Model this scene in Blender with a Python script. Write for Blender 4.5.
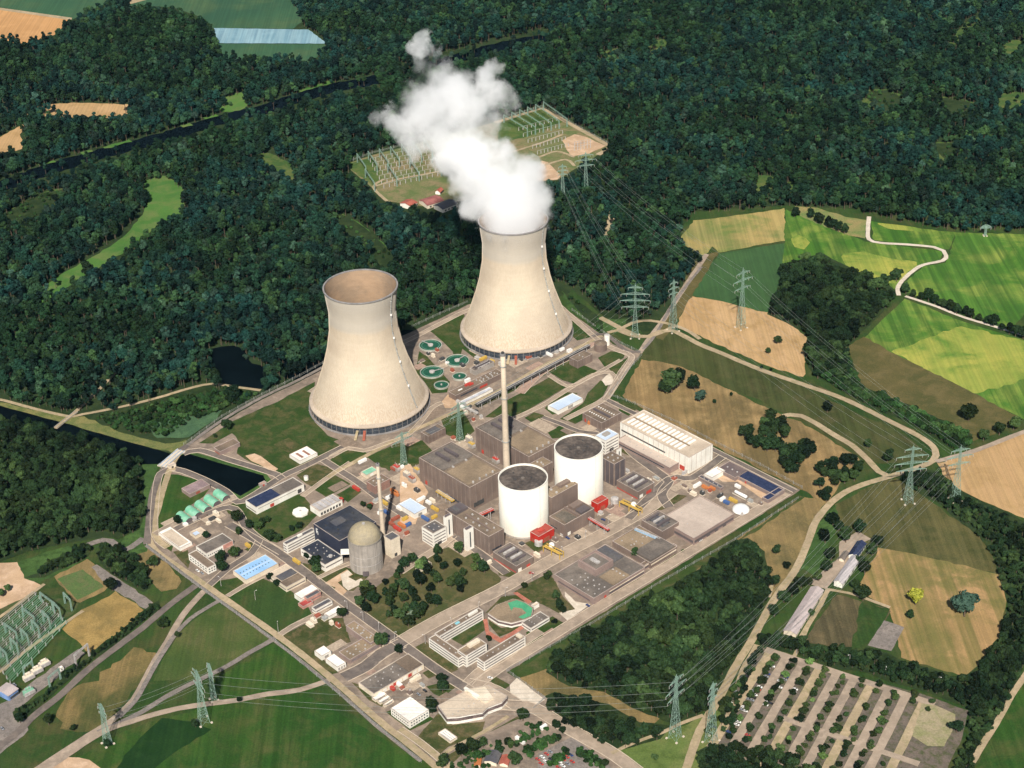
import bpy, math, random
import numpy as np
from math import sin, cos, pi, radians, hypot, atan2, tan, sqrt
from mathutils import Vector, Matrix
from mathutils.geometry import tessellate_polygon
for o in list(bpy.data.objects): bpy.data.objects.remove(o)
rnd = random.Random(11)
SC = bpy.context.scene
COL = SC.collection

# ------------------------------------------------------------------ camera
F_PX, PITCH, ROLL, ALT = 1795.0, radians(30.494), radians(-1.879), 1113.0
_f = Vector((0, cos(PITCH), -sin(PITCH)))
_r0 = Vector((1, 0, 0)); _u0 = _r0.cross(_f)
_R = _r0 * cos(ROLL) + _u0 * sin(ROLL)
_U = -_r0 * sin(ROLL) + _u0 * cos(ROLL)
_O = Vector((0, 0, ALT))
cd = bpy.data.cameras.new('camera'); co = bpy.data.objects.new('camera', cd); COL.objects.link(co)
cd.sensor_fit = 'HORIZONTAL'; cd.sensor_width = 36.0; cd.lens = F_PX / 1024 * 36
cd.clip_start = 5; cd.clip_end = 60000
co.matrix_world = Matrix(((_R.x, _U.x, -_f.x, _O.x), (_R.y, _U.y, -_f.y, _O.y), (_R.z, _U.z, -_f.z, _O.z), (0, 0, 0, 1)))
SC.camera = co

# ------------------------------------------------------------------ light
SUN_AZ, SUN_EL = radians(4.0), radians(44)          # shadows run away from the viewer, slightly right
W = bpy.data.worlds.new('World'); SC.world = W; W.use_nodes = True
nt = W.node_tree; bg = nt.nodes['Background']
sky = nt.nodes.new('ShaderNodeTexSky'); sky.sky_type = 'NISHITA'; sky.sun_disc = False
sky.sun_elevation = SUN_EL; sky.sun_rotation = pi + SUN_AZ
nt.links.new(sky.outputs[0], bg.inputs[0]); bg.inputs[1].default_value = 0.05
sd = bpy.data.lights.new('sun', 'SUN'); so = bpy.data.objects.new('sun', sd); COL.objects.link(so)
sd.energy = 5.0; sd.angle = radians(0.53); sd.color = (1.0, 0.945, 0.86)
_dir = Vector((sin(SUN_AZ) * cos(SUN_EL), cos(SUN_AZ) * cos(SUN_EL), -sin(SUN_EL)))
so.rotation_euler = _dir.to_track_quat('-Z', 'Y').to_euler()
so.location = (0, -500, 3000)
SC.view_settings.view_transform = 'Standard'; SC.view_settings.look = 'None'
SC.view_settings.exposure = 0.46; SC.view_settings.gamma = 1.0
SC.render.engine = 'CYCLES'
SC.cycles.use_denoising = True
SC.cycles.max_bounces = 14; SC.cycles.diffuse_bounces = 2; SC.cycles.glossy_bounces = 2
SC.cycles.volume_bounces = 14; SC.cycles.transparent_max_bounces = 8
SC.cycles.use_adaptive_sampling = True; SC.cycles.adaptive_threshold = 0.02

# ------------------------------------------------------------------ survey: pixels of the photo -> metres on the ground
def G(x, y, z=0.0):
    d = _f + _R * ((x - 512) / F_PX) - _U * ((y - 384) / F_PX)
    return _O + d * ((z - ALT) / d.z)
def GY(x, y, Y):
    d = _f + _R * ((x - 512) / F_PX) - _U * ((y - 384) / F_PX)
    return _O + d * (Y / d.y)
def PROJ(P):
    P = np.asarray(P, dtype=float); d = P - np.array(_O); z = d @ np.array(_f)
    return np.stack([512 + F_PX * (d @ np.array(_R)) / z, 384 - F_PX * (d @ np.array(_U)) / z], -1)
TL = dict(A=(140, 360, 3.938), B=(280, 360, 3.938), C=(400, 330, 3.938), D=(560, 330, 3.938), E=(400, 460, 3.938), F=(260, 560, 3.938),
          H=(140, 480, 3.938), I=(540, 440, 3.938), J=(300, 240, 3.938), K=(340, 20, 3.413), L=(440, 200, 3.938), M=(660, 190, 2.813),
          N=(700, 400, 3.16), O=(700, 560, 3.16), P=(400, 573, 3.413), Q=(0, 540, 3.37), R=(0, 0, 2.56), S=(600, 0, 2.415), T=(0, 300, 3.413),
          U=(0, 530, 6.83), X=(0, 0, 1.0))
def tp(t, p):
    x0, y0, s = TL[t]; return (x0 + p[0] / s, y0 + p[1] / s)
def tps(t, pts): return [tp(t, p) for p in pts]
TH = radians(-48.16)
E1 = Vector((cos(TH), sin(TH), 0)); E2 = Vector((-sin(TH), cos(TH), 0))

# ------------------------------------------------------------------ materials
def new_mat(name):
    m = bpy.data.materials.new(name); m.use_nodes = True
    return m, m.node_tree.nodes, m.node_tree.links, m.node_tree.nodes['Principled BSDF']
def c4(c): return (c[0], c[1], c[2], 1)
def mixc(N, L, fac, a, b, mode='MIX'):
    n = N.new('ShaderNodeMix'); n.data_type = 'RGBA'; n.blend_type = mode
    for s, v in ((n.inputs[0], fac), (n.inputs[6], a), (n.inputs[7], b)):
        if isinstance(v, (int, float)): s.default_value = v
        elif isinstance(v, tuple): s.default_value = c4(v)
        else: L.new(v, s)
    return n.outputs[2]
def noise(N, L, vec, scale, detail=5, rough=.55, lo=.38, hi=.62, dist=0):
    n = N.new('ShaderNodeTexNoise'); n.inputs['Scale'].default_value = scale; n.inputs['Detail'].default_value = detail
    n.inputs['Roughness'].default_value = rough; n.inputs['Distortion'].default_value = dist
    if vec is not None: L.new(vec, n.inputs['Vector'])
    r = N.new('ShaderNodeMapRange'); r.interpolation_type = 'SMOOTHSTEP'
    r.inputs[1].default_value = lo; r.inputs[2].default_value = hi
    L.new(n.outputs[0], r.inputs[0]); return r.outputs[0]
def coords(N, L, world, rot=0, sc=(1, 1, 1)):
    if world: src = N.new('ShaderNodeNewGeometry').outputs['Position']
    else: src = N.new('ShaderNodeTexCoord').outputs['Object']
    if rot or sc != (1, 1, 1):
        mp = N.new('ShaderNodeMapping'); mp.inputs['Rotation'].default_value = (0, 0, rot); mp.inputs['Scale'].default_value = sc
        L.new(src, mp.inputs[0]); return mp.outputs[0]
    return src
MC = {}
def surf(name, c, c2=None, rough=.8, scale=.12, fine=1.2, fineamt=.25, bump=.0, metal=0., stretch=None):
    """built surface: base colour, weather blotches, fine grain"""
    if name in MC: return MC[name]
    m, N, L, b = new_mat(name)
    if c2 is None: c2 = tuple(v * .72 for v in c)
    v = coords(N, L, False)
    col = mixc(N, L, noise(N, L, v, scale, 6, .6), c, c2)
    vs = coords(N, L, False, 0, stretch) if stretch else v
    col = mixc(N, L, noise(N, L, vs, fine, 3, .6, .3, .7), col, mixc(N, L, 1.0, col, (1 - fineamt,) * 3, 'MULTIPLY'))
    L.new(col, b.inputs['Base Color']); b.inputs['Roughness'].default_value = rough; b.inputs['Metallic'].default_value = metal
    b.inputs['Specular IOR Level'].default_value = .3
    if bump:
        n = N.new('ShaderNodeTexNoise'); n.inputs['Scale'].default_value = fine; L.new(v, n.inputs['Vector'])
        bp = N.new('ShaderNodeBump'); bp.inputs['Strength'].default_value = bump; L.new(n.outputs[0], bp.inputs['Height']); L.new(bp.outputs[0], b.inputs['Normal'])
    MC[name] = m; return m
def field(name, cols, s1=.012, s2=.06, stripe=None, rot=0, samt=.35, sw=14, fine=.6, fineamt=.3, lo=.4, hi=.6):
    """ground cover: three tones mixed by broad and narrow patches, machine tracks, clump grain"""
    if name in MC: return MC[name]
    m, N, L, b = new_mat(name)
    v = coords(N, L, True)
    a, c, d = (cols + [cols[-1]])[:3] if len(cols) < 3 else cols[:3]
    col = mixc(N, L, noise(N, L, v, s1, 6, .6, lo, hi, .6), a, c)
    col = mixc(N, L, noise(N, L, v, s2, 6, .65, .42, .68, .4), col, d)
    if stripe:
        vv = coords(N, L, True, rot, (1, .04, 1))
        col = mixc(N, L, noise(N, L, vv, 1 / sw, 3, .6, .4, .6), col, stripe) if samt >= 1 else \
            mixc(N, L, mult(N, L, noise(N, L, vv, 1 / sw, 3, .6, .4, .6), samt), col, stripe)
        vr = coords(N, L, True, rot, (1, .012, 1))
        col = mixc(N, L, mult(N, L, noise(N, L, vr, .28, 2, .5, .42, .58), .5), col, mixc(N, L, 1.0, col, (.72, .74, .76), 'MULTIPLY'))
    col = mixc(N, L, noise(N, L, v, fine, 4, .7, .3, .7), col, mixc(N, L, 1.0, col, (1 - fineamt,) * 3, 'MULTIPLY'))
    L.new(col, b.inputs['Base Color']); b.inputs['Roughness'].default_value = .95; b.inputs['Specular IOR Level'].default_value = .1
    MC[name] = m; return m
def mult(N, L, a, k):
    n = N.new('ShaderNodeMath'); n.operation = 'MULTIPLY'; L.new(a, n.inputs[0]); n.inputs[1].default_value = k; return n.outputs[0]
def water_mat(name, c, rough=.08):
    m, N, L, b = new_mat(name); v = coords(N, L, True)
    L.new(mixc(N, L, noise(N, L, v, .03), c, tuple(k * 1.6 for k in c)), b.inputs['Base Color'])
    b.inputs['Roughness'].default_value = rough; b.inputs['Specular IOR Level'].default_value = .01
    n = N.new('ShaderNodeTexNoise'); n.inputs['Scale'].default_value = .4; L.new(v, n.inputs['Vector'])
    bp = N.new('ShaderNodeBump'); bp.inputs['Strength'].default_value = .05; L.new(n.outputs[0], bp.inputs['Height']); L.new(bp.outputs[0], b.inputs['Normal'])
    return m
def leaf_mat(name, a, c, d, pale):
    m, N, L, b = new_mat(name)
    oi = N.new('ShaderNodeObjectInfo')
    n1 = noise(N, L, oi.outputs['Location'], .004, 4, .6, .4, .6)
    col = mixc(N, L, n1, a, c)
    col = mixc(N, L, noise(N, L, oi.outputs['Location'], .03, 3, .6, .45, .7), col, d)
    r = N.new('ShaderNodeMapRange'); r.inputs[1].default_value = .9; r.inputs[2].default_value = 1.08; L.new(oi.outputs['Random'], r.inputs[0])
    col = mixc(N, L, r.outputs[0], col, pale)
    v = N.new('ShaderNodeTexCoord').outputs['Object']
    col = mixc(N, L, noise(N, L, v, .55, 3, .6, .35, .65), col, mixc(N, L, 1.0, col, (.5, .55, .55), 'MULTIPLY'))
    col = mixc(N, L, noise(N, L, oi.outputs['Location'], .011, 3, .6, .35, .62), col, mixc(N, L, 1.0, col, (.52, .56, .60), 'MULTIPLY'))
    # overall tree-to-tree value
    r2 = N.new('ShaderNodeMapRange'); r2.inputs[3].default_value = .38; r2.inputs[4].default_value = 2.0
    rr = N.new('ShaderNodeMath'); rr.operation = 'FRACT'; r3 = mult(N, L, oi.outputs['Random'], 7.31); L.new(r3, rr.inputs[0]); L.new(rr.outputs[0], r2.inputs[0])
    vm = N.new('ShaderNodeVectorMath'); vm.operation = 'SCALE'; L.new(col, vm.inputs[0]); L.new(r2.outputs[0], vm.inputs['Scale'])
    L.new(vm.outputs[0], b.inputs['Base Color'])
    b.inputs['Roughness'].default_value = .7; b.inputs['Specular IOR Level'].default_value = .12
    return m

# ------------------------------------------------------------------ mesh helpers
class MB:
    def __init__(s): s.v = []; s.f = []; s.mi = []
    def box(s, x0, x1, y0, y1, z0, z1, mi=0):
        n = len(s.v)
        s.v += [(x0, y0, z0), (x1, y0, z0), (x1, y1, z0), (x0, y1, z0), (x0, y0, z1), (x1, y0, z1), (x1, y1, z1), (x0, y1, z1)]
        s.f += [(n, n + 3, n + 2, n + 1), (n + 4, n + 5, n + 6, n + 7), (n, n + 1, n + 5, n + 4), (n + 1, n + 2, n + 6, n + 5), (n + 2, n + 3, n + 7, n + 6), (n + 3, n, n + 4, n + 7)]
        s.mi += [mi] * 6
        return s
    def bar(s, a, b, w, h=None):
        a = Vector(a); b = Vector(b); d = b - a
        if d.length < 1e-6: return s
        h = h or w; d.normalize(); up = Vector((0, 0, 1)) if abs(d.z) < .95 else Vector((1, 0, 0))
        x = d.cross(up).normalized() * w / 2; y = x.cross(d).normalized() * h / 2; n = len(s.v)
        for p in (a, b): s.v += [tuple(p - x - y), tuple(p + x - y), tuple(p + x + y), tuple(p - x + y)]
        s.f += [(n, n + 3, n + 2, n + 1), (n + 4, n + 5, n + 6, n + 7), (n, n + 1, n + 5, n + 4), (n + 1, n + 2, n + 6, n + 5), (n + 2, n + 3, n + 7, n + 6), (n + 3, n, n + 4, n + 7)]
        s.mi += [0] * 6
        return s
    def prism(s, pts, z0, z1, cap=True):
        n = len(s.v); k = len(pts)
        s.v += [(p[0], p[1], z0) for p in pts] + [(p[0], p[1], z1) for p in pts]
        for i in range(k):
            j = (i + 1) % k; s.f.append((n + i, n + j, n + k + j, n + k + i))
        s.mi += [0] * k
        if cap:
            for t in tessellate_polygon([[Vector((p[0], p[1], 0)) for p in pts]]):
                s.f.append(tuple(n + k + q for q in t)); s.mi.append(0)
        return s
    def lathe(s, prof, seg=48, cx=0, cy=0, close=False, smooth=True):
        n = len(s.v); k = len(prof)
        for i in range(seg):
            a = 2 * pi * i / seg
            for r, z in prof: s.v.append((cx + r * cos(a), cy + r * sin(a), z))
        for i in range(seg):
            j = (i + 1) % seg
            for q in range(k - 1 + (1 if close else 0)):
                q2 = (q + 1) % k
                s.f.append((n + i * k + q, n + j * k + q, n + j * k + q2, n + i * k + q2)); s.mi.append(0)
        return s
    def disc(s, r, z, seg=48, cx=0, cy=0):
        n = len(s.v); s.v += [(cx + r * cos(2 * pi * i / seg), cy + r * sin(2 * pi * i / seg), z) for i in range(seg)]
        s.f.append(tuple(range(n, n + seg))); s.mi.append(0); return s
    def mesh(s, name, mats, smooth=False):
        me = bpy.data.meshes.new(name); me.from_pydata(s.v, [], s.f); me.update()
        for m in (mats if isinstance(mats, (list, tuple)) else [mats]): me.materials.append(m)
        if len(me.materials) > 1: me.polygons.foreach_set('material_index', s.mi)
        if smooth: me.polygons.foreach_set('use_smooth', [True] * len(me.polygons))
        return me
    def obj(s, name, mats, parent=None, smooth=False, loc=None):
        o = bpy.data.objects.new(name, s.mesh(name, mats, smooth)); COL.objects.link(o)
        if parent is not None: o.parent = parent
        if loc is not None: o.location = loc
        return o
LABELS = {}
def tag(o, label, cat, group=None):
    o['label'] = label; o['category'] = cat
    if group: o['group'] = group
    LABELS.setdefault(label, []).append(o.name)
    return o
def thing(name, label, cat, loc=(0, 0, 0), rz=0, group=None):
    o = bpy.data.objects.new(name, None); COL.objects.link(o); o.location = loc; o.rotation_euler = (0, 0, rz)
    o.empty_display_size = 2
    return tag(o, label, cat, group)
def dup(root, loc, rz, label, group=None, scale=None):
    r = root.copy(); COL.objects.link(r); r.location = loc; r.rotation_euler = (0, 0, rz)
    if scale: r.scale = scale
    tag(r, label, root['category'], group or root.get('group'))
    for ch in list(root.children):
        c = ch.copy(); COL.objects.link(c); c.parent = r
        for g in ch.children:
            d = g.copy(); COL.objects.link(d); d.parent = c
    return r
def smooth_path(P, step=8.0, closed=False):
    """Catmull-Rom through world points"""
    out = []; n = len(P)
    rng = range(n) if closed else range(n - 1)
    for i in rng:
        p0 = P[(i - 1) % n] if (closed or i > 0) else P[i]; p1 = P[i]; p2 = P[(i + 1) % n]
        p3 = P[(i + 2) % n] if (closed or i + 2 < n) else P[(i + 1) % n]
        k = max(1, int((p2 - p1).length / step))
        for q in range(k):
            t = q / k
            out.append(.5 * ((2 * p1) + (p2 - p0) * t + (2 * p0 - 5 * p1 + 4 * p2 - p3) * t * t + (3 * p1 - p0 - 3 * p2 + p3) * t ** 3))
    if not closed: out.append(P[-1])
    return out
LAY = {}; RIBS = []
def zlay(layer):
    LAY[layer] = LAY.get(layer, 0) + 1
    return layer * .14 + LAY[layer] * .002
def patch(name, t, pts, mat, layer, wob=1.5, curve=False):
    P = [G(*tp(t, p)) for p in pts]
    if curve: P = smooth_path(P, 10, True)
    else:
        Q = []
        for i in range(len(P)):
            a, b = P[i], P[(i + 1) % len(P)]; k = max(1, int((b - a).length / 8))
            Q += [a + (b - a) * (q / k) for q in range(k)]
        P = Q
    if wob: P = [p + Vector((rnd.uniform(-wob, wob), rnd.uniform(-wob, wob), 0)) for p in P]
    z = zlay(layer)
    me = bpy.data.meshes.new(name)
    v = [(p.x, p.y, z) for p in P]
    f = [tuple(x) for x in tessellate_polygon([[Vector((p.x, p.y, 0)) for p in P]])]
    f = [t3 if ((v[t3[1]][0] - v[t3[0]][0]) * (v[t3[2]][1] - v[t3[0]][1]) - (v[t3[1]][1] - v[t3[0]][1]) * (v[t3[2]][0] - v[t3[0]][0])) > 0 else t3[::-1] for t3 in f]
    me.from_pydata(v, [], f); me.update(); me.materials.append(mat)
    o = bpy.data.objects.new(name, me); COL.objects.link(o); o['kind'] = 'structure'
    return o
def ribbon(name, t, pts, width, mat, layer, wob=.25, curve=True, kerb=False, world=False):
    P = pts if world else [G(*tp(t, p)) for p in pts]
    P = smooth_path(P, 8) if curve else P
    if name in ('works_road', 'main_road', 'access_road'): RIBS.append((P, width))
    z = zlay(layer); v = []; f = []
    for i, p in enumerate(P):
        d = (P[min(i + 1, len(P) - 1)] - P[max(i - 1, 0)]).normalized(); n = Vector((-d.y, d.x, 0))
        for s in (-1, 1):
            q = p + n * s * (width / 2 + rnd.uniform(-wob, wob)); v.append((q.x, q.y, z))
    for i in range(len(P) - 1): f.append((2 * i, 2 * i + 1, 2 * i + 3, 2 * i + 2)[::-1])
    me = bpy.data.meshes.new(name); me.from_pydata(v, [], f); me.update(); me.materials.append(mat)
    o = bpy.data.objects.new(name, me); COL.objects.link(o); o['kind'] = 'structure'
    return o

# ================================================================== GROUND
m_land = field('forest_floor', [(.018, .035, .012), (.03, .05, .02), (.04, .06, .02)], .01, .08)
m_scrub = field('scrub_grass', [(.05, .10, .028), (.07, .13, .035), (.035, .07, .02)], .02, .1)
m_lawn = field('lawn_grass', [(.030, .062, .014), (.048, .078, .02), (.095, .09, .036)], .018, .06, lo=.42, hi=.7)
m_lawn_dry = field('dry_lawn', [(.070, .078, .028), (.045, .062, .018), (.14, .11, .055)], .03, .09)
m_meadow = field('green_meadow', [(.026, .078, .014), (.045, .10, .018), (.085, .10, .03)], .006, .03, (.02, .06, .01), radians(55), .5, 9)
m_meadow_dk = field('dark_meadow', [(.026, .062, .014), (.045, .085, .02), (.085, .085, .03)], .008, .03, (.035, .07, .02), radians(60), .4, 10)
m_wheat = field('ripe_wheat', [(.46, .29, .14), (.52, .34, .175), (.36, .23, .10)], .006, .03, (.46, .30, .14), radians(70), .5, 8, fineamt=.15)
m_dry = field('dry_grass', [(.24, .17, .075), (.14, .115, .05), (.30, .21, .09)], .012, .035, (.11, .10, .04), radians(48), .25, 12, fineamt=.25)
m_tanfield = field('mown_tan_field', [(.36, .23, .10), (.20, .17, .06), (.46, .28, .13)], .010, .03, (.15, .14, .045), radians(28), .75, 16, fineamt=.2)
m_olive = field('olive_stubble', [(.11, .095, .035), (.08, .08, .028), (.15, .12, .05)], .012, .04)
m_green = field('bright_crop', [(.065, .165, .022), (.09, .20, .03), (.22, .28, .055)], .006, .016, (.03, .085, .016), radians(62), .6, 12, fineamt=.15, lo=.45, hi=.62)
m_yellow = field('yellow_crop', [(.38, .36, .075), (.30, .32, .065), (.09, .19, .03)], .008, .016, (.2, .28, .05), radians(-35), .35, 14, fineamt=.15)
m_teal = field('blue_green_field', [(.045, .10, .035), (.055, .115, .04), (.04, .08, .03)], .006, .02, (.05, .12, .04), radians(80), .3, 12, fineamt=.15)
m_farteal = field('far_green_field', [(.035, .09, .05), (.045, .11, .055), (.07, .12, .055)], .004, .01, (.035, .085, .045), radians(85), .3, 16, fineamt=.1)
m_foil = field('pale_blue_foil', [(.17, .30, .36), (.22, .36, .42), (.16, .27, .33)], .01, .03, (.3, .44, .48), radians(5), .5, 10, fineamt=.08)
m_clear = field('clearing_grass', [(.055, .14, .03), (.075, .17, .035), (.12, .17, .05)], .01, .03, fineamt=.2)
m_clear_dk = field('glade_grass', [(.045, .095, .025), (.07, .12, .03), (.12, .14, .045)], .015, .05, fineamt=.25)
m_plough = field('ploughed_field', [(.13, .11, .055), (.10, .085, .045), (.16, .125, .065)], .02, .05, (.07, .06, .03), radians(32), .6, 6)
m_paving = field('site_paving', [(.245, .19, .148), (.175, .14, .112), (.32, .25, .19)], .02, .07, fine=.35, fineamt=.18)
m_asph = field('grey_asphalt', [(.16, .132, .115), (.125, .105, .094), (.2, .165, .14)], .03, .1, fine=.4, fineamt=.15)
m_road = field('pale_road', [(.33, .26, .195), (.27, .215, .165), (.40, .315, .24)], .02, .09, fine=.4, fineamt=.12)
m_track = field('farm_track', [(.44, .34, .22), (.36, .28, .18), (.30, .25, .14)], .03, .12, fine=.5, fineamt=.2)
m_sand = field('bare_sand', [(.50, .34, .21), (.40, .27, .17), (.58, .41, .28)], .02, .07, fineamt=.12)
m_red = field('red_paving', [(.42, .15, .10), (.36, .13, .09), (.46, .2, .14)], .05, .2)
m_conc = field('pale_concrete', [(.58, .50, .40), (.5, .43, .34), (.64, .56, .46)], .05, .2, fineamt=.1)
m_pitch = field('pitch_grass', [(.085, .14, .045), (.10, .155, .05), (.13, .14, .06)], .03, .08)
m_gravel = field('grey_gravel', [(.22, .19, .17), (.27, .23, .2), (.17, .15, .13)], .05, .2)
m_subst = field('substation_ground', [(.16, .17, .07), (.24, .19, .1), (.11, .15, .05)], .02, .06)
m_water = water_mat('dark_water', (.0015, .003, .004))
m_river = water_mat('river_water', (.002, .004, .006))

def ground_sheet():
    b = MB(); n = 40; S = 26000
    for i in range(n + 1):
        for j in range(n + 1): b.v.append((-S + 2 * S * i / n, -S + 2 * S * j / n + 2000, 0))
    for i in range(n):
        for j in range(n):
            a = i * (n + 1) + j; b.f.append((a, a + n + 1, a + n + 2, a + 1)); b.mi.append(0)
    o = b.obj('ground', m_land); o['kind'] = 'structure'
ground_sheet()

# ---- open land all round the works (right, south and west of the woods)
OPEN = tps('X', [(660, 345), (700, 262), (712, 240), (678, 234), (694, 212), (790, 205), (850, 209), (1400, 225), (1500, 900), (-500, 900), (-500, 590), (0, 560),
        (40, 546), (95, 539), (138, 533), (146, 500), (150, 470), (172, 452), (182, 440), (215, 430), (300, 383), (345, 360), (405, 335), (467, 305), (480, 300), (555, 300), (572, 290), (605, 318), (640, 330)])
patch('meadow_land', 'X', OPEN, m_meadow_dk, 0, 2)
# right hand fields
patch('hay_meadow', 'M', [(48, 152), (70, 120), (95, 85), (170, 78), (350, 52), (355, 142), (250, 160), (165, 177), (150, 160), (125, 185)], field('hay_meadow_grass', [(.36, .27, .10), (.2, .2, .07), (.14, .19, .05)], .008, .02, (.5, .38, .15), radians(10), .3, 14, fineamt=.15), 1)
patch('clover_field', 'M', [(165, 178), (355, 150), (348, 230), (310, 350), (85, 297)], m_teal, 1)
patch('crop_field', 'M', [(353, 55), (400, 75), (470, 105), (578, 145), (800, 172), (785, 202), (730, 218), (670, 268), (650, 300), (450, 235), (345, 245)], m_green, 1)
patch('yellow_crop_strip', 'M', [(515, 180), (570, 175), (640, 190), (718, 205), (700, 232), (660, 262), (560, 240), (515, 205)], m_yellow, 2, 3, True)
patch('yellow_crop_strip', 'M', [(376, 130), (395, 128), (425, 148), (400, 168), (378, 160)], m_yellow, 2, 3, True)
patch('stubble_strip', 'M', [(378, 45), (440, 50), (520, 75), (585, 85), (575, 138), (520, 125), (400, 78)], field('stubble', [(.3, .24, .1), (.2, .22, .08), (.14, .2, .06)], .02, .05), 2)
patch('crop_field', 'M', [(596, 88), (700, 105), (835, 120), (812, 168), (790, 167), (700, 157), (598, 140)], m_green, 1)
patch('yellow_crop_strip', 'M', [(612, 92), (730, 108), (740, 118), (640, 108)], m_yellow, 2, 2, True)
patch('crop_field', 'M', [(835, 120), (1200, 128), (1200, 400), (1024, 352), (990, 388), (690, 288), (680, 268), (740, 215), (802, 205), (815, 178)], m_green, 1)
patch('crop_field', 'M', [(690, 305), (845, 368), (1030, 425), (1200, 480), (1200, 760), (1024, 645), (880, 575), (640, 455), (575, 415), (620, 370)], m_green, 1)
patch('yellow_crop_field', 'M', [(845, 385), (1030, 425), (1080, 520), (880, 575), (648, 455)], m_yellow, 2, 3)
patch('rough_pasture', 'M', [(530, 440), (575, 412), (640, 450), (880, 570), (1015, 645), (985, 668), (870, 712), (780, 660), (640, 600), (560, 540)], m_olive, 2)
patch('wheat_field', 'M', [(85, 298), (190, 318), (310, 348), (375, 385), (415, 415), (412, 470), (405, 527), (300, 495), (150, 430), (48, 378)], m_wheat, 2)
patch('stubble_strip', 'X', [(694, 262), (720, 250), (690, 300), (664, 340), (655, 338)], m_olive, 2)
patch('verge_grass', 'X', [(641, 358), (648, 338), (672, 330), (706, 346), (765, 371), (806, 388), (862, 415), (905, 436), (928, 455), (925, 462), (880, 464), (858, 455), (800, 420), (780, 413), (760, 400), (718, 384), (682, 367), (655, 361)], field('verge_sward', [(.045, .058, .018), (.06, .072, .022), (.085, .08, .032)], .01, .04, (.1, .115, .04), radians(40), .35, 10), 1)
patch('dry_field', 'X', [(641, 360), (655, 361), (682, 367), (720, 385), (780, 415), (800, 422), (858, 457), (862, 462), (850, 470), (826, 505), (805, 492), (716, 447), (640, 407), (622, 396)], field('parched_grass', [(.29, .19, .085), (.17, .125, .055), (.36, .245, .11)], .009, .03, (.11, .09, .04), radians(40), .35, 14, fineamt=.25, lo=.4, hi=.62), 2)
patch('dry_grass_strip', 'X', [(800, 497), (826, 500), (818, 516), (806, 552), (797, 572), (772, 598), (758, 590), (750, 640), (640, 735), (600, 728), (540, 706), (508, 680), (640, 600), (720, 550)], m_dry, 2)
patch('verge_grass', 'X', [(800, 497), (805, 497), (720, 556), (640, 606), (600, 632), (545, 670), (508, 682), (507, 676), (655, 585), (738, 540)], m_lawn, 3)
patch('wheat_field', 'N', [(752, 202), (1100, 78), (1400, 90), (1400, 520), (1024, 375), (930, 335), (830, 295), (800, 262), (770, 235)], m_wheat, 2)
patch('rough_pasture', 'N', [(430, 330), (560, 262), (620, 250), (690, 290), (790, 365), (900, 440), (930, 500), (942, 552), (700, 495), (560, 470), (470, 440), (410, 400)], field('pasture_grass', [(.075, .075, .026), (.105, .095, .036), (.05, .062, .02)], .01, .04, (.17, .15, .06), radians(35), .35, 12), 1)
patch('mown_field', 'N', [(565, 468), (700, 492), (942, 550), (968, 630), (945, 760), (850, 880), (640, 815), (600, 660), (490, 605)], m_tanfield, 2)
patch('ploughed_field', 'O', [(430, 108), (602, 160), (532, 285), (480, 288), (325, 258)], m_plough, 3)
patch('grass_strip', 'O', [(510, 132), (602, 158), (532, 285), (478, 288)], m_meadow_dk, 4)
patch('field_margin', 'O', [(1030, 375), (1400, 420), (1300, 760), (850, 700), (935, 530)], m_meadow, 1)
patch('corridor_grass', 'P', [(700, 640), (740, 612), (900, 545), (1030, 495), (1130, 440), (1100, 640), (1000, 800), (860, 760)], field('corridor_sward', [(.12, .17, .045), (.16, .18, .06), (.08, .12, .03)], .02, .06), 3)
patch('verge_grass', 'N', [(430, 330), (410, 350), (370, 400), (345, 460), (310, 530), (370, 560), (400, 470), (440, 400)], m_scrub, 1)
# south-west fields
patch('dry_field', 'Q', [(180, 575), (250, 500), (330, 470), (400, 400), (450, 370), (530, 380), (500, 450), (450, 520), (390, 590), (300, 648), (230, 650)], field('half_dry_grass', [(.26, .18, .075), (.075, .085, .028), (.16, .13, .05)], .012, .03, (.08, .09, .03), radians(50), .3, 12, lo=.42, hi=.6), 2, 4)
patch('pasture', 'H', [(300, 478), (515, 625), (310, 750), (240, 790), (50, 790), (100, 690), (150, 610)], field('pasture_sward', [(.05, .085, .022), (.08, .105, .03), (.12, .12, .045)], .008, .03, (.06, .1, .025), radians(35), .5, 10), 2)
patch('pasture', 'H', [(530, 642), (745, 780), (600, 900), (330, 860), (320, 770)], m_meadow, 2)
patch('meadow', 'Q', [(380, 790), (250, 740), (420, 640), (560, 600), (700, 560), (1011, 512), (1450, 760), (1400, 900), (300, 900)], m_meadow, 2)
patch('mown_strip', 'Q', [(375, 785), (470, 670), (545, 598), (640, 612), (715, 640), (590, 720), (500, 790)], field('dark_sward', [(.012, .04, .010), (.016, .05, .012), (.02, .055, .014)], .02, .06, (.01, .034, .008), radians(-42), .4, 8), 3)
patch('stony_ground', 'Q', [(125, 768), (165, 745), (230, 733), (300, 742), (345, 775), (250, 830), (120, 830)], m_sand, 3, 1, True)
patch('bare_sand', 'Q', [(-60, 80), (60, 75), (80, 130), (140, 150), (60, 205), (-60, 260)], m_sand, 2, 2)
patch('dry_field', 'Q', [(180, 125), (290, 65), (330, 90), (365, 155), (350, 175), (270, 212), (245, 205)], m_dry, 2)
patch('sports_pitch', 'Q', [(192, 130), (275, 100), (350, 158), (265, 202)], m_pitch, 3)
patch('grey_yard', 'Q', [(305, 90), (330, 85), (515, 212), (490, 232), (400, 180), (365, 160)], m_gravel, 3)
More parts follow.
